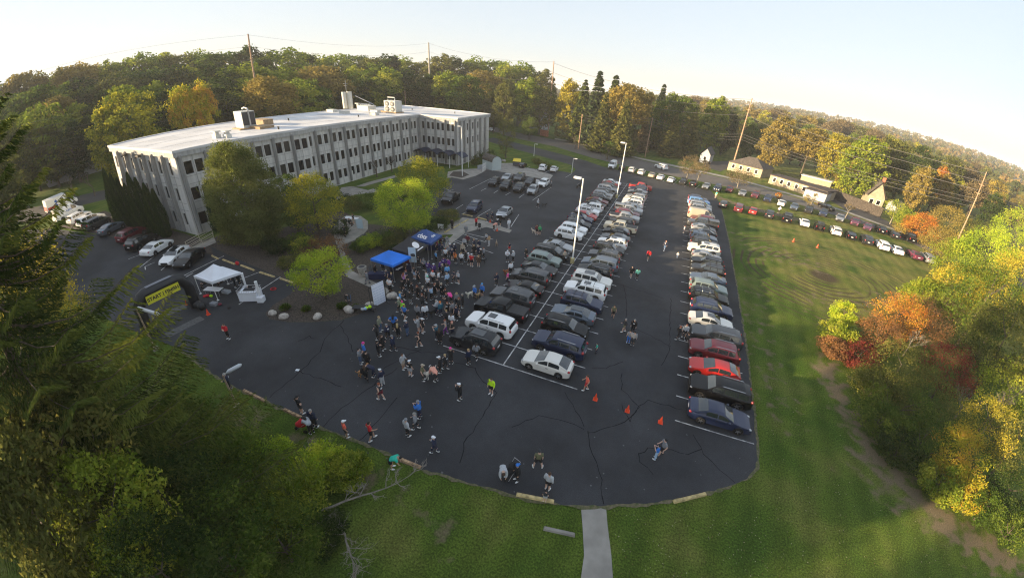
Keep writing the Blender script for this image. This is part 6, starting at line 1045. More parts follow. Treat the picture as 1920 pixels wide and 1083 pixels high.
# ------------------------------------------------------------------ dogs
def dog_mesh(sit=False):
    nd = [((0,0,.48), .115), ((.22,0,.50), .13), ((.38,0,.60), .075), ((.46,0,.72), .07), ((.58,0,.70), .035), ((-.22,0,.50), .105), ((-.34,0,.52), .05), ((-.46,0,.66), .03), ((-.50,0,.78), .022)]
    ed = [(0,1),(1,2),(2,3),(3,4),(0,5),(5,6),(6,7),(7,8)]
    for s in (-1, 1):
        k = len(nd); nd += [((.24, s*.09, .38), .055), ((.22, s*.10, .20), .032), ((.24, s*.10, .04), .03), ((.29, s*.10, .02), .026)]; ed += [(1, k), (k, k+1), (k+1, k+2), (k+2, k+3)]
        k = len(nd); nd += [((-.22, s*.09, .38), .07), ((-.16, s*.10, .28), .045), ((-.30, s*.10, .18), .03), ((-.27, s*.10, .04), .028), ((-.22, s*.10, .02), .026)]; ed += [(5, k), (k, k+1), (k+1, k+2), (k+2, k+3), (k+3, k+4)]
        k = len(nd); nd += [((.43, s*.065, .79), .022)]; ed += [(3, k)]
    return skinned('dog_body', nd, ed, WH)
dm = dog_mesh()
for px, py, col, col2, s, f, lb in [(681,703,(.42,.22,.09),0,1.15,80,'tan dog standing behind the person in the long black coat'),(807,707,(.62,.58,.52),0,1.25,250,'large white dog between two bending and standing people'),(881,557,(.66,.62,.52),0,1.15,250,'cream white dog left of the two people in blue'),(897,558,(.45,.30,.15),0,1.0,270,'tan and white dog between the two people in blue'),(949,514,(.32,.10,.03),0,1.05,250,'reddish brown dog beside the person in white by the parked cars'),(931,461,(.34,.25,.17),0,1.1,300,'tan and white dog walking beside the person in tan jacket'),(1001,438,(.62,.52,.42),0,1.1,170,'white and tan dog beside the person in green'),(1020,388,(.015,.014,.013),0,1.1,20,'black dog trotting beside the person with white beanie'),(905,494,(.02,.02,.02),0,1.1,200,'black and white dog at the edge of the crowd'),(812,592,(.014,.013,.012),0,1.2,260,'tall black dog in the middle of the crowd')]:
    x, y = G(px, py, .033); o = put('dog', dm, None, (x, y, .033), math.radians(f)); o.scale = (s, s, s); paint(o, mat('fur_%d' % px, col, .9, var=.35, scale=9)); tag(o, lb, 'dog')
# ================================================================== event structures
tent_w = mat('tent_white', (.74, .76, .82), .7, var=.05, scale=1); tent_b = mat('tent_blue', (.004, .17, .72), .6, var=.08, scale=1); tent_k = mat('tent_black', (.022, .022, .026), .7, var=.1, scale=1); tent_n = mat('tent_royal', (.012, .06, .22), .6, var=.08, scale=1)
def tent(A, B, C, eave, peak, m, label, name='canopy_tent', pole=None, val=.28):
    A, B, C = Vector(A), Vector(B), Vector(C); D = A+C-B; cn = (A+B+C+D)/4; r = tag(empty(name, (cn.x, cn.y, .033)), label, 'tent'); P = [p-cn for p in (A, B, C, D)]; b = MB()
    n = 6
    for k in range(4):                                       # each slope sags slightly between ridge and eave
        a, c = P[k], P[(k+1) % 4]
        for i in range(n):
            t0, t1 = i/n, (i+1)/n; z = lambda t: eave+(peak-eave)*(t**1.25); q = lambda p, t: (p.x*(1-t), p.y*(1-t), z(t))
            b.quad(q(a, t0), q(c, t0), q(c, t1), q(a, t1))
    b.build('canopy', m, r); b = MB()
    for k in range(4):
        a, c = P[k]*1.004, P[(k+1) % 4]*1.004; b.quad((a.x, a.y, eave-val), (c.x, c.y, eave-val), (c.x, c.y, eave+.002), (a.x, a.y, eave+.002))
    b.build('valance', m, r)
    for k in range(4): b = MB(); p = P[k]*.985; b.tube([(p.x, p.y, 0), (p.x, p.y, eave)], .035, 6); b.box((p.x, p.y, .03), (.2, .2, .06)); b.build('leg', pole or WH, r)
    return r, P
A, B, C = G(376, 551), G(409, 563.5), G(462.5, 544)
tent(A, B, C, 2.25, 3.45, tent_w, 'white canopy tent between the inflatable arch and the white booth')
def eaves(a, b, c, z): return G(*a, z), G(*b, z), G(*c, z)
tent(*eaves((694,485),(736,498),(770,481), 2.2), 2.2, 3.15, tent_b, 'bright blue canopy tent, lowest of the three in the row', pole=galv)
tk_, Pk = tent(*eaves((735,466),(776,478),(802,459), 2.35), 2.35, 3.75, tent_k, 'black canopy tent with white round logo, middle of the three', pole=galv)
tn_, Pn = tent(*eaves((770,445),(808,457),(829,441), 2.3), 2.3, 3.35, tent_n, 'royal blue canopy tent with white lettering, farthest of the three', pole=galv)
def on_slope(r, P, k, u, v, eave, peak, make):
    a, c = P[k], P[(k+1) % 4]; m_ = a.lerp(c, u); t = v; z = eave+(peak-eave)*(t**1.25); pos = Vector((m_.x*(1-t), m_.y*(1-t), z)); xd = Vector((c.x-a.x, c.y-a.y, 0)).normalized()
    up = (Vector((0, 0, peak))-Vector(((a.x+c.x)/2, (a.y+c.y)/2, eave))).normalized(); up = (up-xd*up.dot(xd)).normalized(); nrm = xd.cross(up); o = make(); R3 = Matrix((xd, up, nrm)).transposed(); o.parent = r; o.rotation_euler = R3.to_euler(); o.location = pos+nrm*.06; return o
wp = mat('print_white', (.8, .8, .82), .6)
on_slope(tn_, Pn, 0, .5, .38, 2.3, 3.35, lambda: text_mesh('cbts', .95, wp, None, (0, 0, 0), (0, 0, 0), bold=.02))
on_slope(tn_, Pn, 1, .5, .36, 2.3, 3.35, lambda: text_mesh('cbts', .55, wp, None, (0, 0, 0), (0, 0, 0), bold=.01))
def disc():
    b = MB(); b.v = [(.55*math.cos(k*math.pi/12), .48*math.sin(k*math.pi/12), 0) for k in range(24)]; b.f = [tuple(range(24))]; b.m = [0]; return b.build('round_logo', wp)
on_slope(tk_, Pk, 1, .42, .42, 2.35, 3.75, disc)
def bar_():
    b = MB(); b.box((0, 0, 0), (1.3, .12, .01)); return b.build('logo_bar', wp)
on_slope(tk_, Pk, 1, .5, .08, 2.35, 3.75, bar_)
# inflatable start and finish arch
black_i = mat('inflatable_black', (.012, .013, .016), .45, var=.2, scale=2)
ra, la = Vector((*G(369, 575), 0)), Vector((*G(281, 622), 0)); cn = (ra+la)/2; dv = (ra-la); Lw = dv.length; u = dv.normalized(); hb = height_at(ra.x, ra.y, 333, 517)
arch = tag(empty('inflatable_arch', (cn.x, cn.y, .03), math.atan2(u.y, u.x)), 'black inflatable start and finish arch with yellow banner', 'arch')
H_ = 3.72; b = MB(); w_ = Lw/2; b.tube([(w_, 0, .1), (w_, 0, 1.2), (w_, 0, H_-1.25), (w_-.12, 0, H_-.95), (w_-.62, 0, H_-.12), (w_-.9, 0, H_), (-w_+.9, 0, H_), (-w_+.62, 0, H_-.12), (-w_+.12, 0, H_-.95), (-w_, 0, H_-1.25), (-w_, 0, 1.2), (-w_, 0, .1)], [.5, .5, .5, .52, .52, .5, .5, .52, .52, .5, .5, .5], 16); b.build('tube', black_i, arch, smooth=True)
for s in (-1, 1):
    b = MB(); b.tube([(s*w_, -1.1, .42), (s*w_, 1.0, .42)], .42, 14); b.ball((s*w_, -1.1, .42), .43, 12, 8); b.build('foot', black_i, arch, smooth=True)
b = MB(); b.box((0, 0, H_+.5), (Lw-2.4, .4, .03)); b.build('pale_panel', mat('banner_grey', (.17, .18, .21), .6), arch)
fr = (-1 if (Matrix.Rotation(-math.atan2(u.y, u.x), 2) @ Vector((-cn.x, -cn.y))).y < 0 else 1)
b = MB(); b.box((-.15, fr*.56, H_-.55), (3.2, .03, .85)); bn_ = b.build('banner', mat('banner_yellow', (.62, .58, .03), .6), arch)
text_mesh('START | FINISH', .46, blackp, arch, (-.15, fr*.585, H_-.55), (math.pi/2, 0, 0 if fr < 0 else math.pi), name='banner_lettering', bold=.015)
mat_g = mat('timing_mat', (.085, .085, .085), .8, var=.25, scale=5)
clean_poly('timing_mat', [G(345,571),(G(352,577)),G(302,598),G(292,592)], .05, mat_g, 'thing'); tag(COL.objects['timing_mat'], 'grey timing mat strip under the arch', 'timing mat', 'timing mats')
o = clean_poly('timing_mat', [G(375,593),G(384,599),G(318,633),G(308,626)], .05, mat_g, 'thing'); tag(o, 'grey timing mat strip nearer the orange cone in front of the arch', 'timing mat', 'timing mats')
# traffic cones
cone_o = mat('cone_orange', (.75, .07, .02), .5); 
def cone_proto():
    r = empty('traffic_cone'); b = MB(); b.tube([(0, 0, .03), (0, 0, .72)], [.17, .03], 14); b.build('cone_body', cone_o, r); b = MB(); b.box((0, 0, .02), (.4, .4, .04)); b.build('base', cone_o, r); b = MB(); b.tube([(0, 0, .34), (0, 0, .50)], [.112, .078], 14, cap=False); b.build('white_band', wp, r); return r
cpz = cone_proto(); first = True
for px, py, s, lb in [(1116,749,1.15,'orange cone in front of the person in red, left of the row of three'),(1176,771,1.15,'orange cone in the middle of the three on the open asphalt'),(1238,792,1.15,'orange cone right of the three, near the navy sedan'),(351,571,1.0,'orange cone beside the inflatable arch foot'),(391,590,1.1,'orange cone in front of the inflatable arch'),(919,417,1.0,'orange cone left of the group bending at the table'),(932,433,1.0,'orange and white cone at the walkway end'),(1487,453,1.2,'left orange cone on the field grass'),(1532,464,1.2,'right orange cone on the field grass')]:
    x, y = G(px, py); c = cpz if first else copy_tree(cpz); first = False; c.location = (x, y, .035 if px < 1300 else .01); s *= .8; c.scale = (s, s, s); [paint(o, cone_o) for o in CH_[c.as_pointer()] if o.name.startswith('white_band') and py > 480]; tag(c, lb, 'traffic cone', 'orange traffic cones')
# wheel stops
for i, (p, q, lb, h) in enumerate([((397.5,480),(409,486),'kerb stop behind the black sedan, mostly hidden',0),((418,487.5),(441,496),'yellowish kerb stop behind the white tent, left one',0),((452,498),(477,507.5),'kerb stop with red object behind the white tent',0),((487.5,511),(515,520),'kerb stop between the two painted stall lines',0),((526,523),(556,533),'kerb stop nearest the lime maple',0),((840.5,396),(858.5,401),'kerb stop left of the dark blue SUV',0),((867.5,402),(886,406.5),'kerb stop in front of the dark blue SUV',0),((894.5,408),(913,413),'kerb stop right of the dark blue SUV',0),((865,419.5),(878.5,412),'kerb stop at the top of the diagonal row by the walk',0),((849,429),(862,421),'kerb stop in the middle of the diagonal row by the walk',0),((833,437),(844.5,430.5),'kerb stop at the lower end of the diagonal row by the walk',0),((457,732),(499,753),'orange-brown kerb stop beside the short lamp post',1),((533,768),(580,790),'orange-brown kerb stop beside the red stroller',1),((743,858),(789,877),'kerb stop beside the person bending in teal',1),((968,927),(1038.6,941),'long yellowish kerb stop left of the entrance walk',1),((1262,941),(1323,926),'yellowish kerb stop right of the entrance walk',1),((1019,990),(1078,1003),'grey kerb stop lying on the lawn',2)]):
    a, b_ = Vector(G(*p)), Vector(G(*q)); c = (a+b_)/2; L = (b_-a).length; b = MB(); w = .2; hh_ = .14
    b.v = [(-L/2, -w*.6, 0), (L/2, -w*.6, 0), (L/2, w*.6, 0), (-L/2, w*.6, 0), (-L/2+.05, -w*.38, hh_), (L/2-.05, -w*.38, hh_), (L/2-.05, w*.38, hh_), (-L/2+.05, w*.38, hh_)]; b.f = [(3,2,1,0),(4,5,6,7),(0,1,5,4),(1,2,6,5),(2,3,7,6),(3,0,4,7)]; b.m = [0]*6
    tag(b.build('wheel_stop', [mat('stop_yellow', (.46, .36, .17), .85, var=.35, scale=4, bump=.4), mat('stop_worn', (.36, .24, .14), .9, var=.5, scale=5, bump=.5), conc][1 if h == 1 and i in (11, 12, 13) else 2 if h == 2 else 0], None, (c.x, c.y, .033 if h != 2 else .01), math.atan2((b_-a).y, (b_-a).x)), lb, 'wheel stop', 'concrete wheel stops')
# backdrop
p0, p1 = Vector(G(703, 579)), Vector(G(724, 568)); hB = height_at(p0.x, p0.y, 698, 537)
bd = tag(empty('photo_backdrop', (p0.x, p0.y, .033), math.atan2((p1-p0).y, (p1-p0).x)), 'large white photo backdrop panel in a black frame beside the mulch bed', 'backdrop'); L = (p1-p0).length
b = MB(); b.box((L/2, 0, hB/2+.15), (L, .05, hB-.2)); b.build('panel', mat('backdrop_white', (.70, .74, .84), .7), bd)
b = MB(); rg_ = random.Random(4)
for j in range(7):
    for i in range(4): b.box((L*(.14+.24*i), -.03, .5+j*(hB-.6)/7), (.26, .01, .05)); b.box((L*(.14+.24*i), .03, .5+j*(hB-.6)/7), (.26, .01, .05))
b.build('printed_marks', mat('faint_blue_print', (.38, .46, .62), .7), bd)
for xx in (-.35, L+.12): b = MB(); b.tube([(xx, 0, 0), (xx, 0, hB)], .035, 6); b.box((xx, 0, .03), (.12, .9, .05)); b.build('stand', blackp, bd)
b = MB(); b.tube([(-.35, 0, hB), (L+.12, 0, hB)], .03, 6); b.build('top_bar', blackp, bd)
def table(px, py, rz, L, W, H, m, lb, cat='table', cloth_=False, name='folding_table', z=.035, stuff_=()):
    x, y = G(px, py); r = tag(empty(name, (x, y, z), rz), lb, cat); b = MB(); b.box((0, 0, H), (L, W, .05)); b.build('table_top', m, r)
    if cloth_: b = MB(); b.box((0, 0, H/2), (L*.98, W*.96, H-.06)); b.build('tablecloth', m, r)
    else:
        for sx in (-1, 1):
            for sy in (-1, 1): b = MB(); b.tube([(sx*L*.42, sy*W*.4, 0), (sx*L*.42, sy*W*.4, H)], .02, 5); b.build('leg', galv if m != blackp else blackp, r)
    return r
table(685, 584, .45, 2.3, .7, .55, blackp, 'low black bench with bags and bottles beside the backdrop', 'bench')
for i, (px, py, c, lb) in enumerate([(676,578,'lightgrey','pale grey bag on the low black bench'),(681,577,'paleblue','pale blue bottle on the low black bench'),(684,575,'neon','yellow bag on the low black bench'),(690,573,'neon','flat yellow vest on the low black bench')]):
    x, y = G(px+4, py+4, .6); b = MB(); b.ball((0, 0, .16), (.2, .13, .17), 8, 6, jit=.1); tag(b.build('bag', cloth(c, CC[c]), None, (x, y, .60)), lb, 'bag')
table(712, 522, .5, 2.4, .75, .74, mat('navy_cloth', (.010, .018, .07), .8), 'navy-draped table with papers in front of the bright blue tent', cloth_=True)
table(752, 506, .5, 2.6, .75, .74, MATS['navy_cloth'], 'navy-draped table at the right side of the bright blue tent', cloth_=True)
for i in range(5):
    x, y = G(745+i*4.2, 505-i*2.3, .8); b = MB(); b.box((0, 0, .01), (.34, .26, .03)); tag(b.build('paper_stack', wp, None, (x, y, .80), .5+i), 'small stack of white papers on the right navy-draped table, %s from the left' % ORD[i], 'papers', 'papers on the draped table')
table(404, 553, .4, 1.9, .8, .74, wp, 'white folding table under the front edge of the white tent')
table(940, 410, .5, 1.9, .75, .74, wp, 'white folding table at the nose of the silver boxy hatchback')
table(660, 417, .2, 2.2, .8, .74, wp, 'white table on the round patio')
table(812, 468, .5, 2.2, .75, .74, MATS['navy_cloth'], 'dark draped table under the royal blue tent', cloth_=True)
for (px, py, z1, w, h, lb, cl_) in [(676,432,.3,1.0,1.5,'white and pale blue sign board beside the patio table','sign'),(776,508,1.2,.9,2.0,'pale banner panel on a pole at the corner of the black tent','banner'),(765,502,.5,1.0,1.2,'dark red banner with white emblem under the black tent','banner')]:
    x, y = G(px, py); r = tag(empty('sign_panel', (x, y, .04), .35), lb, cl_); b = MB(); b.box((0, 0, z1+h/2), (w, .04, h)); b.build('panel', mat('panel_red', (.25, .012, .02), .6) if 'red' in lb else mat('panel_pale', (.5, .62, .70), .6), r); b = MB(); b.tube([(-w*.4, 0, 0), (-w*.4, 0, z1+h*.5)], .025, 5); b.build('post', galv, r); b = MB(); b.tube([(w*.4, 0, 0), (w*.4, 0, z1+h*.5)], .025, 5); b.build('post', galv, r)
x, y = G(827, 433); r = tag(empty('yard_sign', (x, y, .05), .3), 'small white yard sign on the walk edge right of the lime tree', 'sign'); b = MB(); b.box((0, 0, .75), (.95, .03, .75)); b.build('panel', wp, r)
for xx in (-.3, .3): b = MB(); b.tube([(xx, 0, 0), (xx, 0, .4)], .012, 5); b.build('wire_leg', galv, r)
# white booth with truss rim, white tube lamp on a cube, gear on the asphalt
x, y = G(472, 560); r = tag(empty('dj_booth', (x, y, .033), .55), 'white wrapped music booth with open silver truss rim', 'booth')
b = MB(); b.prism([(-.95, -.6), (.95, -.6), (.95, .6), (-.95, .6)], .02, 1.0); b.build('white_wrap', tent_w, r)
b = MB()
for z in (1.05, 1.3):
    for (p, q) in (((-.98,-.62),(.98,-.62)),((.98,-.62),(.98,.62)),((.98,.62),(-.98,.62)),((-.98,.62),(-.98,-.62))): b.tube([(*p, z), (*q, z)], .03, 5)
for k in range(9): b.tube([(-.98+k*.245, -.62, 1.05), (-.98+(k+.5)*.245, -.62, 1.3)], .018, 4)
b.build('truss_rim', galv, r); b = MB(); b.box((0, .1, 1.08), (1.1, .5, .1)); b.build('mixer', blackp, r)
x, y = G(491, 565); r = tag(empty('tube_lamp', (x, y, .033), .5), 'white vertical tube standing on a white cube right of the booth', 'speaker'); b = MB(); b.box((0, 0, .3), (.62, .62, .6)); b.build('cube_base', tent_w, r); b = MB(); b.tube([(0, 0, .7), (0, 0, 2.4)], [.11, .15], 10); b.build('tube', wp, r)
b = MB(); x, y = G(464, 545); 
o = tag(empty('tube_lamp', (x, y, .033), .2), 'white vertical tube behind the booth at the tent leg', 'speaker'); b.tube([(0, 0, .6), (0, 0, 2.2)], [.08, .14], 10); b.build('tube', wp, o); b = MB(); b.box((0, 0, .3), (.5, .5, .6)); b.build('cube_base', tent_w, o)
for (px, py, nm, sz, c, lb) in [(390,556,'gear_bag',(.5,.35,.25),'red','red bag beside the foot of the arch'),(385,557,'gear_bag',(.45,.35,.22),'red','dark red bag left of the red bag by the arch'),(397,557,'gear_ball',(.3,.3,.28),'neon','yellow-green ball by the white tent leg'),(425,549,'storage_box',(.8,.5,.3),'lightgrey','translucent storage box under the white tent'),(402,572,'cable_reel',(.7,.5,.3),'grey','grey wire crate on the asphalt in front of the tent'),(413,572,'gear_bag',(.45,.35,.2),'maroon','dark red bag beside the grey wire crate'),(430,579,'gear_bag',(.3,.3,.25),'black','small black bag on the asphalt below the booth'),(446,497,'gear_bag',(.5,.4,.5),'red','red bag behind the right corner of the white tent'),(513,543,'ring_cable',(.5,.5,.1),'red','coiled red cable on the asphalt near the lime maple'),(357,545,'blower_fan',(.5,.45,.4),'black','small black blower behind the arch'),(558,694,'paper_scrap',(.3,.2,.03),'white','scrap of white paper on the asphalt crack'),(438,706,'clipboard',(.3,.3,.03),'white','')]:
    if not lb: continue
    x, y = G(px, py); b = MB()
    if nm == 'ring_cable': b.tube([(.28*math.cos(k*.5236), .28*math.sin(k*.5236), .04+.004*k) for k in range(25)], .03, 5)
    else: b.ball((0, 0, sz[2]*.5), (sz[0]*.55, sz[1]*.55, sz[2]*.55), 10, 6, jit=.08) if 'bag' in nm or 'ball' in nm else b.box((0, 0, sz[2]/2), sz, .3)
    tag(b.build(nm, cloth(c, CC[c]), None, (x, y, .035)), lb, nm.replace('_', ' ').replace('gear ', ''))
# litter bin, rocks, tufts
x, y = G(681, 517); r = tag(empty('litter_bin', (x, y, .04)), 'grey concrete litter bin left of the bright blue tent', 'litter bin'); b = MB(); b.tube([(0, 0, 0), (0, 0, 1.15)], [.42, .52], 16); b.build('bin_body', stonem, r); b = MB(); b.tube([(0, 0, 1.15), (0, 0, 1.22)], [.56, .5], 16); b.build('rim', conc, r); b = MB(); b.tube([(0, 0, 1.225), (0, 0, 1.23)], [.36, .36], 16); b.build('opening', blackp, r)
for i, (px, py, s, lb) in enumerate([(512,590,.42,'leftmost rounded boulder at the mulch edge'),(533,596,.44,'second rounded boulder from the left at the mulch edge'),(596,596,.46,'boulder midway along the curved mulch edge'),(655,584,.55,'flat boulder near the low black bench'),(693,574,.42,'boulder behind the low black bench'),(731,558,.45,'boulder right of the backdrop, left one'),(738,557,.5,'boulder right of the backdrop, beside the seated person')]):
    x, y = G(px, py); b = MB(); b.ball((0, 0, s*.4), (s*1.1, s*.85, s*.75), 9, 7, jit=.09, rg=random.Random(i)); tag(b.build('boulder', stonem, None, (x, y, .03), i, smooth=True), lb, 'rock', 'rocks round the mulch bed')
rg = np.random.RandomState(9); n = 700; q = rg.normal(size=(n, 3)); q[:, 2] = np.abs(q[:, 2])+.6; q /= np.linalg.norm(q, axis=1, keepdims=True); tuft = leaf_mesh('grass_tuft', q*rg.uniform(.1, .5, (n, 1)), .34, q, seed=2, aspect=.14, m=LM['green'])
for i, (px, py, s, lb) in enumerate([(536,581,1.2,'left grass tuft in the mulch bed'),(575,583,1.05,'middle grass tuft in the mulch bed'),(642,578,1.2,'right grass tuft in the mulch bed'),(668,577,.8,'thin grass tuft beside the flat boulder')]):
    x, y = G(px, py); o = put('grass_tuft', tuft, None, (x, y, .04), i); o.scale = (s, s, s); tag(o, lb, 'grass tuft', 'grass tufts in the mulch bed')
# strollers
def stroller(px, py, rz, c, lb):
    x, y = G(px, py); r = tag(empty('stroller', (x, y, .035), rz), lb, 'stroller'); b = MB(); b.ball((0, 0, .62), (.42, .26, .24), 10, 7); b.build('seat', cloth(c, CC[c]), r, smooth=True); b = MB(); b.ball((-.18, 0, .9), (.3, .28, .2), 10, 6); b.build('hood', cloth(c, CC[c]), r, smooth=True)
    b = MB(); b.tube([(.4, .2, .15), (-.3, .24, .8), (-.62, .24, 1.05), (-.62, -.24, 1.05), (-.3, -.24, .8), (.4, -.2, .15)], .018, 5); b.build('frame', galv, r)
    for (wx, wy) in ((.42, 0), (-.3, .28), (-.3, -.28)): b = MB(); b.tube([(wx, wy-.03, .15), (wx, wy+.03, .15)], .15, 12); b.build('wheel', tyre_m, r)
stroller(569, 806, 3.6, 'red', 'red patterned stroller on the grass edge'); stroller(899, 431, 5.2, 'black', 'black stroller beside the person in red'); stroller(957, 893, 4.4, 'black', 'black stroller with child in blue between two adults')
x, y = G(957, 893); o = person(float(x), float(y)+.05, 'sit', 'tee:paleblue', 'pants:denim', 'long:redhair', 250, hgt=.55) if False else None
# motor scooter in the upper aisle
x, y = G(1085, 352); r = tag(empty('motorcycle', (x, y, .035), 4.3), 'small dark motorcycle in the aisle left of the tall light pole head', 'motorcycle')
for wx in (-.65, .65): b = MB(); b.tube([(wx, -.06, .32), (wx, .06, .32)], .32, 16); b.build('wheel', tyre_m, r)
b = MB(); b.ball((.05, 0, .72), (.42, .16, .2), 10, 6); b.box((-.2, 0, .5), (.6, .25, .3)); b.build('body', trim_m, r, smooth=False); b = MB(); b.ball((-.45, 0, .85), (.35, .14, .08), 10, 6); b.build('seat', cloth('black', CC['black']), r); b = MB(); b.tube([(.65, 0, .32), (.45, 0, 1.0), (.38, .35, 1.08)], .025, 5); b.tube([(.45, 0, 1.0), (.38, -.35, 1.08)], .025, 5); b.build('handlebar', chrome, r)
# ================================================================== light poles, utility poles, wires
def light_pole(px, py, tx, ty, lb, arm=(-1, 0), base=True, r_=.11, head=(.95, .42, .22), cat='lamp post'):
    x, y = G(px, py); h = height_at(x, y, tx, ty); r = tag(empty('light_pole', (x, y, .033)), lb, cat); b = MB(); b.tube([(0, 0, 0), (0, 0, h)], [r_, r_*.75], 10); b.build('pole', WH, r)
    if base: b = MB(); b.tube([(0, 0, 0), (0, 0, .75)], .3, 12); b.build('concrete_base', mat('base_yellow', (.5, .42, .2), .8), r)
    ax_, ay_ = arm; b = MB(); b.tube([(0, 0, h-.08), (ax_*.5, ay_*.5, h-.08)], .05, 6); b.build('arm', WH, r); b = MB(); b.box((ax_*.75, ay_*.75, h-.02), head, math.atan2(ay_, ax_)); hd = b.build('lamp_head', WH, r); b = MB(); b.box((ax_*.75, ay_*.75, h-.14), (head[0]*.8, head[1]*.8, .03), math.atan2(ay_, ax_)); b.build('lens', mat('lamp_lens', (.6, .6, .55), .3), hd); return r
light_pole(1072.5, 493, 1092.5, 335, 'tall white light pole in the centre double row, nearer one', (-1, .1))
light_pole(1156, 371, 1170, 268, 'tall white light pole in the centre double row, farther one', (-1, .1))
light_pole(867, 330, 862.5, 237, 'tall white light pole in the bed by the building entrance', (-.7, -.3), False, head=(.7, .35, .2))
light_pole(1072, 324, 1075, 297, 'short lamp post at the tip of the driveway island', (1, 0), False, .08, (.8, .3, .12)); light_pole(1001, 293, 1004, 270, 'short lamp post beside the driveway behind the island shrubs', (1, 0), False, .08, (.8, .3, .12))
def cobra(px, py, tx, ty, hx_, hy_, lb, h=None):
    x, y = G(px, py); h = h or height_at(x, y, tx, ty); p = Vector(G(hx_, hy_, h+.25)); d = Vector((p.x-x, p.y-y)); r = tag(empty('lamp_post', (x, y, 0)), lb, 'lamp post'); b = MB(); b.tube([(0, 0, 0), (0, 0, h)], [.085, .06], 8); b.build('pole', mat('rusty_post', (.33, .24, .17), .8, var=.35, scale=4), r)
    b = MB(); b.box((0, 0, .12), (.5, .5, .24)); b.build('concrete_base', conc, r); dn = d.normalized(); b = MB(); b.tube([(0, 0, h-.05), (dn.x*.3, dn.y*.3, h+.08)], .04, 6); b.build('arm', galv, r)
    b = MB(); b.tube([(dn.x*.25, dn.y*.25, h+.06), (dn.x*.45, dn.y*.45, h+.12), (d.x*.9, d.y*.9, h+.22), (d.x, d.y, h+.24)], [.06, .15, .14, .05], 10); b.build('lamp_head', mat('lamp_grey', (.5, .52, .56), .4), r, smooth=True)
cobra(447, 765, 421, 702, 453, 682, 'short lamp post with long grey head at the lower-left lot edge')
cobra(292, 655, 272, 602, 299, 589, 'lamp post with long grey head rising out of the spruce', 4.4)
pole_w = mat('pole_wood', (.34, .22, .14), .85, var=.3, scale=3); pole_s = mat('pole_steel', (.30, .27, .23), .6, var=.15, scale=2)
UP = {}
def upole(key, base, top, lb, m, r0=.16, arms=(), dist=None, tf=None):
    if dist: x, y, h = at_dist(*top, dist)
    else: x, y = G(*base); h = height_at(x, y, *top)
    r = tag(empty('utility_pole', (x, y, 0)), lb, 'utility pole'); b = MB(); b.tube([(0, 0, -.3), (0, 0, h)], [r0*1.35, r0*.8], 8); b.build('pole', m, r)
    for z, w in arms: b = MB(); b.box((0, 0, h-z), (.1, w, .12), .5); b.build('crossarm', m, r)
    if tf:
        for sx in (-.4, .4): b = MB(); b.tube([(sx, 0, h-tf-.5), (sx, 0, h-tf+.45)], .26, 10); b.build('transformer', galv, r)
    UP[key] = (x, y, h)
upole('d1', (1084,280), (1091,214), 'wooden utility pole beside the bare tree on the verge', pole_w, arms=((.4,1.6),(1.2,1.2)))
upole('d2', (1209,295), (1225.5,221), 'leaning-looking wooden utility pole by the road bend', pole_w, arms=((.5,1.2),))
upole('d3', (1294,291), (1309,239), 'wooden utility pole with transformers left of the dark-roofed house', pole_w, tf=2.2, arms=((.3,1.2),))
upole('t2', (1372.5,315), (1411,184), 'very tall wooden transmission pole left of the dark-roofed house', pole_w, .22, ((4,1.8),), tf=None)
upole('t3', None, (1850,322.5), 'pale transmission pole rising above the far right trees', pole_w, .13, ((3,1.4),(5,1.0)), dist=118)
upole('t1', (1027,255), (1040,115), 'tall dark transmission pole behind the brick sign wall', pole_w, .25, ((5,1.6),(9,1.6)))
upole('t0', None, (803.5,80), 'tall grey steel transmission pole behind the far wing of the office', pole_s, .4, ((4,3.6),(8,2.2),(11,2.0),(14,2.0)), dist=210)
upole('s0', None, (465,64), 'tall dark transmission pole standing in the wood behind the office', pole_w, .3, ((4,2.4),(8,2.0),(12,2.0)), dist=165)
upole('s1', None, (711,120), 'thin pale pole in the wood behind the chimney stacks', pole_s, .22, ((1,1.8),), dist=235)
upole('q1', None, (759,170), 'short utility pole in the wood, left of the fan unit', pole_w, .16, ((.6,1.6),), dist=175); upole('q2', None, (755,166), 'short utility pole just left of the steel transmission pole', pole_w, .16, (), dist=190)
wirem = mat('wire', (.16, .15, .14), .5, .3)
def wire(a, b_, za, zb, lb, sag=2.0, r=.035):
    A, B = Vector((a[0], a[1], a[2]-za)), Vector((b_[0], b_[1], b_[2]-zb)); n = 14; m = MB(); m.tube([tuple(A.lerp(B, i/n)-Vector((0, 0, sag*4*(i/n)*(1-i/n)))) for i in range(n+1)], r, 4, cap=False); tag(m.build('power_line', wirem), lb, 'power line', 'overhead power lines')
off_l = (*at_dist(-120, 175, 190)[:2], 34); off_r = (*at_dist(2050, 400, 260)[:2], 18)
far_l = at_dist(-100, 215, 150); far_l = (far_l[0], far_l[1], far_l[2])
for i, dz in enumerate((0.3, 4, 8)):
    w = ['top', 'middle', 'lower'][i]
    wire(off_l, UP['s0'], dz, dz, w+' wire running left from the tall dark pole in the wood', 3, .02); wire(UP['s0'], UP['t0'], dz, dz, w+' wire between the wood pole and the steel pole', 3, .022); wire(UP['t0'], UP['t1'], dz, dz, w+' wire from the steel pole to the tall pole by the brick wall', 2.5, .03); wire(UP['t1'], UP['t2'], dz+.5, dz*.7+.3, w+' wire spanning the evergreens to the very tall pole', 3.5, .05); wire(UP['t2'], UP['t3'], dz*.7+.3, dz*.5+.3, w+' wire from the very tall pole to the far right pole', 3, .05); wire(UP['t3'], off_r, dz*.5+.3, dz*.5+.3, w+' wire leaving to the right over the thicket', 2, .05)
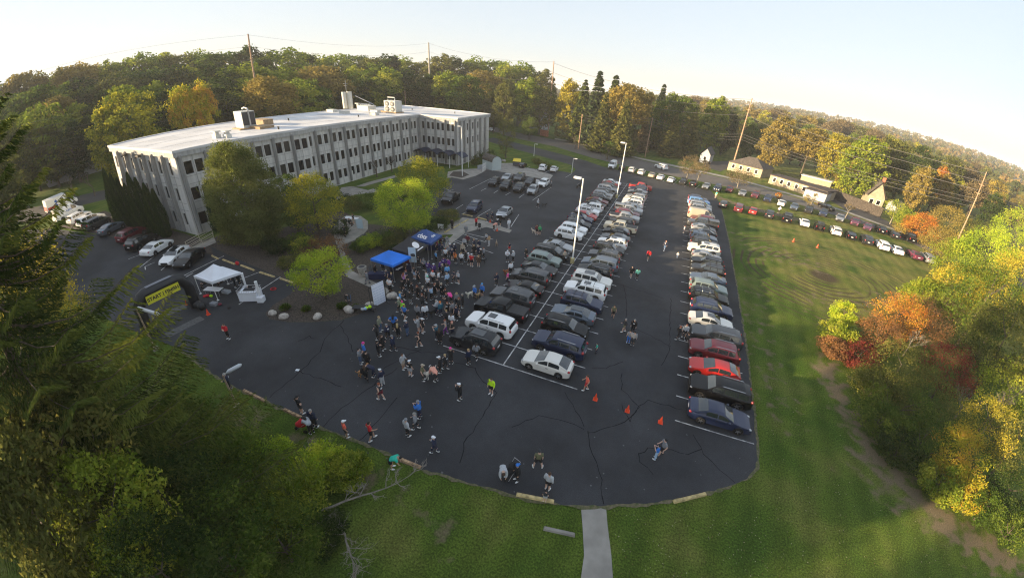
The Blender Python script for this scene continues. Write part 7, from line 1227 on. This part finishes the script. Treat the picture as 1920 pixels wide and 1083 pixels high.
for i, dz in enumerate((.3, 1.2, 2.2)):
    w = ['top', 'middle', 'lower'][i]
    wire(UP['d1'], UP['d2'], dz, dz, w+' distribution wire between the first two wooden poles', 1, .035); wire(UP['d2'], UP['d3'], dz, dz, w+' distribution wire to the transformer pole', 1, .035); wire(UP['d3'], UP['t2'], dz, dz+12, w+' distribution wire from transformer pole to the very tall pole', 1, .035); wire(UP['t2'], UP['t3'], dz+12, dz+6, w+' low distribution wire over the far houses', 2.5, .035)
for i, (pa, pb) in enumerate((((40,235),(520,165)),((40,250),(620,170)),((50,262),(700,176)),((60,280),(640,188)))):
    a = at_dist(*pa, 118); c = at_dist(*pb, 170); wire(a, c, 0, 0, ['highest', 'second', 'third', 'lowest'][i]+' of the low wires crossing the wood behind the office', 1.5, .02)
# ================================================================== houses and sheds across the road
brick = mat('brick_red', (.38, .13, .07), .85, var=.3, scale=3); shingle = mat('shingle_dark', (.05, .05, .055), .9, var=.35, scale=2.5); shingle_b = mat('shingle_brown', (.085, .07, .058), .9, var=.3, scale=2); siding = mat('siding_white', (.34, .35, .38), .75, var=.06, scale=1); creamw = mat('cream_wall', (.32, .27, .19), .8, var=.12, scale=1.2); flatroof = mat('flat_black_roof', (.045, .035, .035), .9, var=.2, scale=1)
def house(p, q, depth, hw, hr, wallm, roofm_, lb, name='house', hip=False, chim=None, wins_=3, gable='side', cat='house'):
    a, b_ = Vector(G(*p)), Vector(G(*q)); d = (b_-a); L = d.length; rz = math.atan2(d.y, d.x); r = tag(empty(name, (a.x, a.y, 0), rz), lb, cat); D = depth; ov = .4
    m = MB(); m.box((L/2, D/2, hw/2), (L, D, hw))
    if not hip and hr > 0:
        if gable == 'side': m.v += [(0, 0, hw), (0, D, hw), (0, D/2, hw+hr), (L, 0, hw), (L, D, hw), (L, D/2, hw+hr)]
        else: m.v += [(0, 0, hw), (L, 0, hw), (L/2, 0, hw+hr), (0, D, hw), (L, D, hw), (L/2, D, hw+hr)]
        k = len(m.v)-6; m.f += [(k, k+1, k+2), (k+3, k+4, k+5)]; m.m += [0, 0]
    m.build('wall', wallm, r); m = MB(); z0 = hw-.08
    if hr <= 0: m.box((L/2, D/2, hw+.1), (L+.4, D+.4, .25))
    elif hip:
        i = min(D/2, L/2-.5); R_ = [(-ov, -ov, z0), (L+ov, -ov, z0), (L+ov, D+ov, z0), (-ov, D+ov, z0), (i, D/2, hw+hr), (L-i, D/2, hw+hr)]; m.v = R_; m.f = [(0,1,5,4),(1,2,5),(2,3,4,5),(3,0,4),(0,3,2,1)]; m.m = [0]*5
    elif gable == 'side':
        for sy in (0, 1): y0 = -ov if sy == 0 else D+ov; m.quad((-ov, y0, z0), (L+ov, y0, z0), (L+ov, D/2, hw+hr+.05), (-ov, D/2, hw+hr+.05)); m.quad((-ov, y0, z0+.18), (L+ov, y0, z0+.18), (L+ov, D/2, hw+hr+.25), (-ov, D/2, hw+hr+.25))
    else:
        for sx in (0, 1): x0 = -ov if sx == 0 else L+ov; m.quad((x0, -ov, z0), (x0, D+ov, z0), (L/2, D+ov, hw+hr+.05), (L/2, -ov, hw+hr+.05)); m.quad((x0, -ov, z0+.18), (x0, D+ov, z0+.18), (L/2, D+ov, hw+hr+.25), (L/2, -ov, hw+hr+.25))
    rf = m.build('roof', roofm_, r)
    if chim: m = MB(); m.box((L*chim, D/2, hw+hr+.3), (.8, .8, 1.8)); m.build('chimney', brick, rf)
    for i in range(wins_): m = MB(); m.box((L*(i+.7)/(wins_+.4), -.02, hw*.58), (.95, .06, 1.25)); w = m.build('window', glassm, r); m = MB(); m.box((L*(i+.7)/(wins_+.4), -.015, hw*.58), (1.15, .04, 1.45)); m.build('frame', wp, w)
    return r
house((968,236),(1012,244), 8, 5.0, 3.2, siding, shingle, 'white two-storey house with dark roof and brick chimney beyond the road', chim=.6, gable='side')
house((1310,304),(1328,307.5), 7, 3.2, 2.4, siding, shingle, 'pale grey gabled house left of the dark-roofed house', gable='front', wins_=1)
house((1363,318),(1425,334), 9.5, 3.0, 2.6, creamw, shingle_b, 'low cream house with dark brown hip roof', hip=True, wins_=4)
house((1440,343),(1545,377), 5.5, 2.7, 0, creamw, flatroof, 'long low cream garage row with flat black roof', 'garage_row', wins_=7, cat='garages')
house((1500,338),(1556,352), 3.0, 1.9, 0, creamw, roofm, 'white low block behind the garage row', 'garage_block', wins_=0, cat='garage')
house((1545,380),(1566,372), 6, 2.4, 0, siding, flatroof, 'small grey block at the right end of the garage row', 'garage_block', wins_=0, cat='garage')
house((1619,387),(1650,395), 8, 3.6, 4.2, creamw, shingle_b, 'cream cottage with steep gable and brick chimney', chim=.7, gable='front', wins_=2)
house((1674,403),(1687,405), 4, 2.4, 1.4, siding, shingle, 'small white shed beside the dark purple tree', 'garden_shed', wins_=0, cat='shed')
def wallseg(p, q, h, t, m_, nm, lb, cat, z=0): a, b_ = Vector(G(*p)), Vector(G(*q)); d = b_-a; m = MB(); m.box((d.length/2, 0, h/2), (d.length, t, h)); m.box((d.length/2, 0, h+.05), (d.length+.1, t+.12, .1)); tag(m.build(nm, m_, None, (a.x, a.y, z), math.atan2(d.y, d.x)), lb, cat)
house((92,352),(205,316), 9, 3.2, 0, siding, roofm, 'long low white-roofed building beyond the bare trees at the left', 'low_building', wins_=0, cat='building')
wallseg((1013,254),(1027,257), 2.6, .6, brick, 'brick_wall', 'reddish brick sign wall beside the tall dark pole', 'wall')
wallseg((1560,372),(1650,408), 2.6, .2, mat('dark_hedge_wall', (.05, .04, .032), .9, var=.5, scale=3), 'fence', 'dark board fence along the side street', 'fence')
wallseg((896,318),(910,316), 1.0, .3, siding, 'low_wall', 'low white wall below the corner shrubs at the entrance', 'wall')
x, y = G(922, 316); r = tag(empty('garden_shed', (x, y, .03), 1.1), 'pale shed with rounded barn roof beside the office corner', 'shed'); b = MB(); b.box((0, 0, 1.1), (3.0, 4.6, 2.2)); b.build('wall', mat('shed_pale', (.42, .48, .48), .7), r)
b = MB(); pr = [(-1.6, 2.15), (-1.45, 2.9), (-.8, 3.45), (0, 3.65), (.8, 3.45), (1.45, 2.9), (1.6, 2.15)]
for i in range(6): b.quad((pr[i][0], -2.4, pr[i][1]), (pr[i+1][0], -2.4, pr[i+1][1]), (pr[i+1][0], 2.4, pr[i+1][1]), (pr[i][0], 2.4, pr[i][1]))
b.build('roof', shingle_b, r)
for s in (-2.31, 2.31): b = MB(); b.v = [(p[0]*.97, s, p[1]-.04) for p in pr]; b.f = [tuple(range(7))]; b.m = [0]; b.build('gable', MATS['shed_pale'], r)
x, y = G(969, 311); r = tag(empty('waste_container', (x, y, .05), .3), 'dark grey waste container with bright yellow lid', 'dumpster'); b = MB(); b.prism([(-1.1, -.8), (1.1, -.8), (1.0, .8), (-1.0, .8)], .1, 1.35); b.build('container', mat('bin_grey', (.07, .075, .085), .6), r); b = MB(); b.quad((-1.15, -.9, 1.36), (1.15, -.9, 1.36), (1.1, .9, 1.9), (-1.1, .9, 1.9)); b.quad((-1.15, -.9, 1.30), (1.15, -.9, 1.30), (1.15, -.9, 1.36), (-1.15, -.9, 1.36)); b.quad((-1.1, .9, 1.3), (1.1, .9, 1.3), (1.1, .9, 1.9), (-1.1, .9, 1.9)); b.build('lid', mat('lid_yellow', (.75, .55, .02), .5), r)
for s in (-1, 1):
    b = MB(); b.v = [(s*1.12, -.88, 1.33), (s*1.09, .88, 1.33), (s*1.09, .88, 1.87)]; b.f = [(0, 1, 2)]; b.m = [0]; b.build('side_panel', MATS['bin_grey'], r)
for i, (px, py) in enumerate(((930,302),(936,303),(941,302),(946,303))):
    x, y = G(px, py); b = MB(); b.ball((0, 0, .25), (.5, .4, .35), 8, 6, jit=.12, rg=random.Random(i)); tag(b.build('rock', stonem, None, (x, y, 0)), 'small pale rock between shed and yellow-lidded container, %s from the left' % ORD[i], 'rock', 'rocks beside the shed')
rail_fence('picket_fence', [(*G(905, 322), 0), (*G(911, 318), 0)], 1.9, 'white fence panel in front of the pale shed', 'fence', WH, .6, 2, .05)
x, y = G(1445, 383); 
wallseg((672,458),(684,450), .8, .3, mat('patio_bench', (.03, .028, .025), .8), 'low_wall', 'dark low wall at the edge of the patio', 'wall')
# ================================================================== thicket on the right and foliage in the left foreground
def bush(px, py, cz, r, hh, leaf, lb, n=70, per=90, size=.16, shape='round', clump=.3, asp=.45, name='shrub', cat='shrub', seed=0, base=None, droop=0, tr=.1):
    x, y = G(px, py, cz); H = cz+hh/2; r *= 1.25 if px > 1500 else 1.0; b0 = max(.05, cz-hh/2) if base is None else base
    return special(name, x, y, H, r, b0, n, per, size, leaf, lb, cat, shape, clump, seed or int(px*7+py), asp, tr, 8, 0, droop=droop)
for a in [(1582,585,2.4,1.3,2.6,'lime','bright lime-green sumac bush at the left tip of the thicket'),(1572,625,1.6,1.6,2.4,'ygreen','yellow-green sumac below the bright lime one'),(1560,650,1.2,1.2,2.0,'rust','rusty low shrub on the lawn side of the sumacs'),(1612,665,1.3,1.7,2.4,'maroon','wine-red low shrub at the thicket edge'),(1650,625,2.2,2.2,3.6,'rust','rust-brown shrub behind the lime sumacs'),(1685,590,3.2,2.8,4.4,'orange','orange-topped bush at the top of the rust mass'),(1725,600,3.2,2.8,4.6,'rust','large rust-brown bush right of the orange top'),(1765,585,3.2,2.4,4.2,'brown','brown thinning bush below the yellow trees'),
 (1690,690,2.6,2.6,4.4,'olive','olive green bush in the middle of the thicket edge'),(1645,720,1.6,1.9,3.0,'olive','low olive bush left of the middle bush'),(1690,765,2.0,2.3,3.6,'green','green bush above the worn track'),(1740,740,2.8,2.4,4.4,'olive','olive bush below the wine-red one'),(1785,690,3.8,2.3,4.2,'maroon','wine-red bush in the middle of the thicket'),(1650,785,1.3,1.7,2.4,'green','low green shrub touching the worn track'),(1735,825,1.7,2.0,3.2,'green','green sumac left of the orange one'),(1690,840,1.1,1.5,2.0,'dgreen','dark green low shrub at the track edge'),
 (1800,850,2.4,1.9,3.4,'mixgo','orange and yellow sumac bright in the sun'),(1765,905,1.2,1.6,2.2,'ygreen','yellow-green sumac at the foot of the orange one'),(1810,920,1.2,1.5,2.2,'mixgo','yellow low sumac right of the yellow-green one'),(1850,950,1.5,1.4,2.4,'green','green sumac at the lower right of the thicket'),(1895,925,2.0,1.9,3.4,'dgreen','dark green bush at the lower right frame edge'),(1900,990,1.2,1.6,2.4,'green','low green bush in the lower right corner'),
 (1855,800,4.0,2.2,4.4,'yellow','yellow bush among pale bare twigs'),(1905,830,4.0,2.2,5.0,'olive','olive bush at the right frame edge'),(1890,730,5.0,2.6,5.0,'ygreen','yellow-green tree behind the pale bare twigs'),(1835,660,4.6,2.8,6.0,'dgreen','dark green bush right of the wine-red one')]:
    bush(*a[:7], n=64, per=90, size=.20 if a[5] in ('lime', 'ygreen', 'mixgo') else .15, asp=.3 if a[5] in ('lime', 'mixgo') else .5)
for a in [(1885,640,7.0,4.0,8,'olive','tall olive tree on the right behind the thicket'),(1845,560,7.0,4.2,9,'green','tall green tree behind the brown bush'),(1905,540,8.5,4.5,10,'yellow','tall golden yellow tree at the right frame edge'),(1790,545,4.5,3.4,7,'yellow','golden yellow tree at the end of the field'),(1735,560,3.2,2.4,5.4,'ygreen','yellow-green bush at the field corner'),(1850,480,7.5,4.6,10,'lime','bright yellow-green tree at the right behind the last cars'),(1905,440,9.5,5.0,11,'lime','tall bright lime tree at the upper right frame edge'),(1795,490,4.5,4.0,8,'ygreen','yellow-green tree right of the last silver field car'),(1765,455,4.0,3.4,6.5,'gold','golden bush behind the end of the field rows'),(1728,425,3.4,3.4,6,'orange','orange-red maple beyond the black pickup'),(1780,420,4.5,4.6,8,'gold','tawny tree right of the orange maple'),(1835,440,4.5,4.6,7,'olive','olive tree below the pale transmission pole'),(1700,412,3.0,2.6,5,'ygreen','small yellow-green tree left of the orange maple'),(1915,385,8,4,9,'gold','golden tree behind the tall lime tree')]:
    bush(*a[:7], n=120, per=80, size=.26, name='broadleaf_tree', cat='tree', clump=.25, tr=.2)
for i, (px, py, cz, H, lb, sp) in enumerate([(1700,655,0,4.5,'grey leafless shrub in the middle of the rust mass',.8),(1850,800,0,7.5,'pale leafless twiggy tree over the yellow bush',.9),(1895,770,0,7.0,'pale leafless branches at the right frame edge',.9),(1800,770,0,4.5,'pale leafless shrub above the orange sumac',.9)]):
    x, y = G(px, py, cz+1); bare('bare_tree', x, y, H, lb, 30+i, bark_pale, .09, 5, sp)
# big spruce and neighbours at the left
sx_, sy_, _ = at_dist(-50, 490, 21)
cm, tm = conifer(77, 31, 9.8, 38, 7, 62, .27, .22, 'spruce', base=.05, sprays=9, power=.9, droop=.38, trunk_r=.38)
tree('spruce_tree', sx_, sy_, 0, cm, tm, 'huge dark spruce with drooping branches along the left frame edge', rz=.6)
sx2, sy2, _ = at_dist(150, 770, 19.0)
cm, tm = conifer(78, 12.0, 5.6, 20, 7, 46, .27, .24, 'spruce', base=.05, sprays=8, power=.85, droop=.32, trunk_r=.25)
tree('spruce_tree', sx2, sy2, 0, cm, tm, 'lower dark spruce in front of the huge one at the lower left', rz=1.1)
for a in [(110,830,10.5,2.8,6,'olive','olive-gold ash tree in the lower-left foreground',.27,'broadleaf_tree'),(60,960,11,2.4,6,'olive','olive-leaved tree in the lower-left corner',.26,'broadleaf_tree'),(215,960,9,2.2,6,'ygreen','yellow-green crown between the golden trees and the dark bushes',.18,'broadleaf_tree'),(60,560,9,4.0,9,'yellow','yellow tree showing through behind the huge spruce',.24,'broadleaf_tree'),(330,960,6,2.6,6,'dgreen','dark green bush in the lower-left foreground',.17,'shrub'),(420,900,3.6,2.8,5,'green','dark bush under the lower spruce',.17,'shrub'),(400,1030,5,2.6,5,'green','green bush at the bottom edge left of the fallen branches',.17,'shrub'),(520,1010,2.4,2.0,3.4,'green','green shrub at the bottom edge beside the fallen branches',.15,'shrub'),(395,860,2.6,2.2,3.6,'green','dark green shrub beside the short lamp post',.15,'shrub'),(505,865,1.3,1.7,2.2,'lime','yellow-green shrub below the orange-brown kerb stops',.16,'shrub'),(590,870,1.0,1.6,1.8,'lime','low yellow-green shrub left of the person bending in teal',.16,'shrub'),(650,880,.9,1.3,1.6,'ygreen','small yellow-green shrub beside the fallen branch',.15,'shrub'),(545,930,1.6,2.0,2.8,'ygreen','rounded yellow-green shrub behind the fallen branches',.15,'shrub'),(350,800,2.8,1.9,3.8,'green','green shrub at the foot of the spruce by the lot',.16,'shrub'),(310,1070,8,2.0,5,'dgreen','dark green crown at the bottom left edge',.16,'shrub'),(600,1000,.6,1.3,1.2,'dgreen','low dark ground shrub at the lower left lawn',.14,'shrub')]:
    bush(*a[:7], n=95, per=95, size=a[7], name=a[8], cat='tree' if 'tree' in a[8] else 'shrub', clump=.3, base=max(.05, a[2]-a[4]/2), tr=.1)
def fallen(px, py, qx, qy, lb, seed, r=.07, z=.35):
    a, b_ = Vector((*G(px, py), z)), Vector((*G(qx, qy), z*1.2)); rg = random.Random(seed); m = MB(); d = (b_-a); n = 7; pts = [a.lerp(b_, i/n)+Vector((rg.uniform(-.08, .08), rg.uniform(-.08, .08), .12*math.sin(i))) for i in range(n+1)]; m.tube([tuple(p) for p in pts], [r*(1-.8*i/n) for i in range(n+1)], 6)
    def twig(p, dd, L, rad, k):
        q = p+dd*L; q.z = max(.05, q.z); mid = p.lerp(q, .5)+Vector((rg.uniform(-.1, .1), rg.uniform(-.1, .1), .05)); m.tube([tuple(p), tuple(mid), tuple(q)], [rad, rad*.8, rad*.5], 4, cap=False)
        if k < 2:
            for _ in range(3): twig(q if rg.random() < .5 else mid, (dd+Vector((rg.uniform(-1, 1), rg.uniform(-1, 1), rg.uniform(-.2, .5)))*.8).normalized(), L*rg.uniform(.45, .75), rad*.6, k+1)
    for i in range(2, n+1):
        for _ in range(2): twig(pts[i], (d.normalized()+Vector((rg.uniform(-1, 1), rg.uniform(-1, 1), rg.uniform(0, .6)))).normalized(), rg.uniform(.5, 1.1), r*.35, 0)
    o = m.build('fallen_branch', mat('dead_wood', (.24, .21, .18), .9, var=.25, scale=5)); tag(o, lb, 'branch', 'fallen branches on the lawn')
fallen(600, 965, 770, 900, 'long grey fallen branch with twigs reaching towards the kerb stop', 1, .08); fallen(640, 985, 670, 1070, 'forked grey fallen branch near the bottom edge', 2); fallen(520, 880, 585, 868, 'short pale fallen limb among the green shrubs', 3, .09); fallen(585, 940, 620, 1010, 'thin dead branch behind the long fallen one', 4, .05)
# trees standing behind and left of the drone, whose shade falls over the lot
o_ = []; rg = random.Random(8)
for k, (off, h0) in enumerate(((0, 18.5), (9, 19.5), (18, 21))):
    for i in range(13):
        t = i/12; x = -96+t*(66)-off*.8; y = 4-t*86-off*.6
        if k == 0 and i == 6: continue
        o_.append((x+rg.uniform(-2, 2), y+rg.uniform(-2, 2), h0+rg.uniform(-1.2, 1.2)))
for i, (x, y, h) in enumerate(o_):
    k = 'b%d' % (i*5 % 6); cm, tm = forest_variant(k); w = h/18*1.25
    tree('broadleaf_tree', x, y, 0, cm, tm, 'broadleaf tree in the belt left of the lot, out of the picture', group='tree belt left of the lot', s=(w, w, h/18), rz=i, leaf=['olive', 'gold', 'ygreen', 'green'][i % 4])
# ================================================================== haze: one closed box of thin air round the whole place
hm_ = bpy.data.materials.new('haze_air'); hm_.use_nodes = True; nt = hm_.node_tree; nt.nodes.remove(nt.nodes['Principled BSDF']); pv = nt.nodes.new('ShaderNodeVolumePrincipled')
pv.inputs['Color'].default_value = (.93, .95, 1, 1); pv.inputs['Density'].default_value = .00027; pv.inputs['Anisotropy'].default_value = .0; nt.links.new(pv.outputs[0], nt.nodes['Material Output'].inputs['Volume'])
b = MB(); zlo = min(v[2] for v in verts)-1; b.box((0, 0, (zlo+64)/2), (8600, 8600, 64-zlo)); hz = b.build('haze', hm_); tag(hz, kind='stuff')
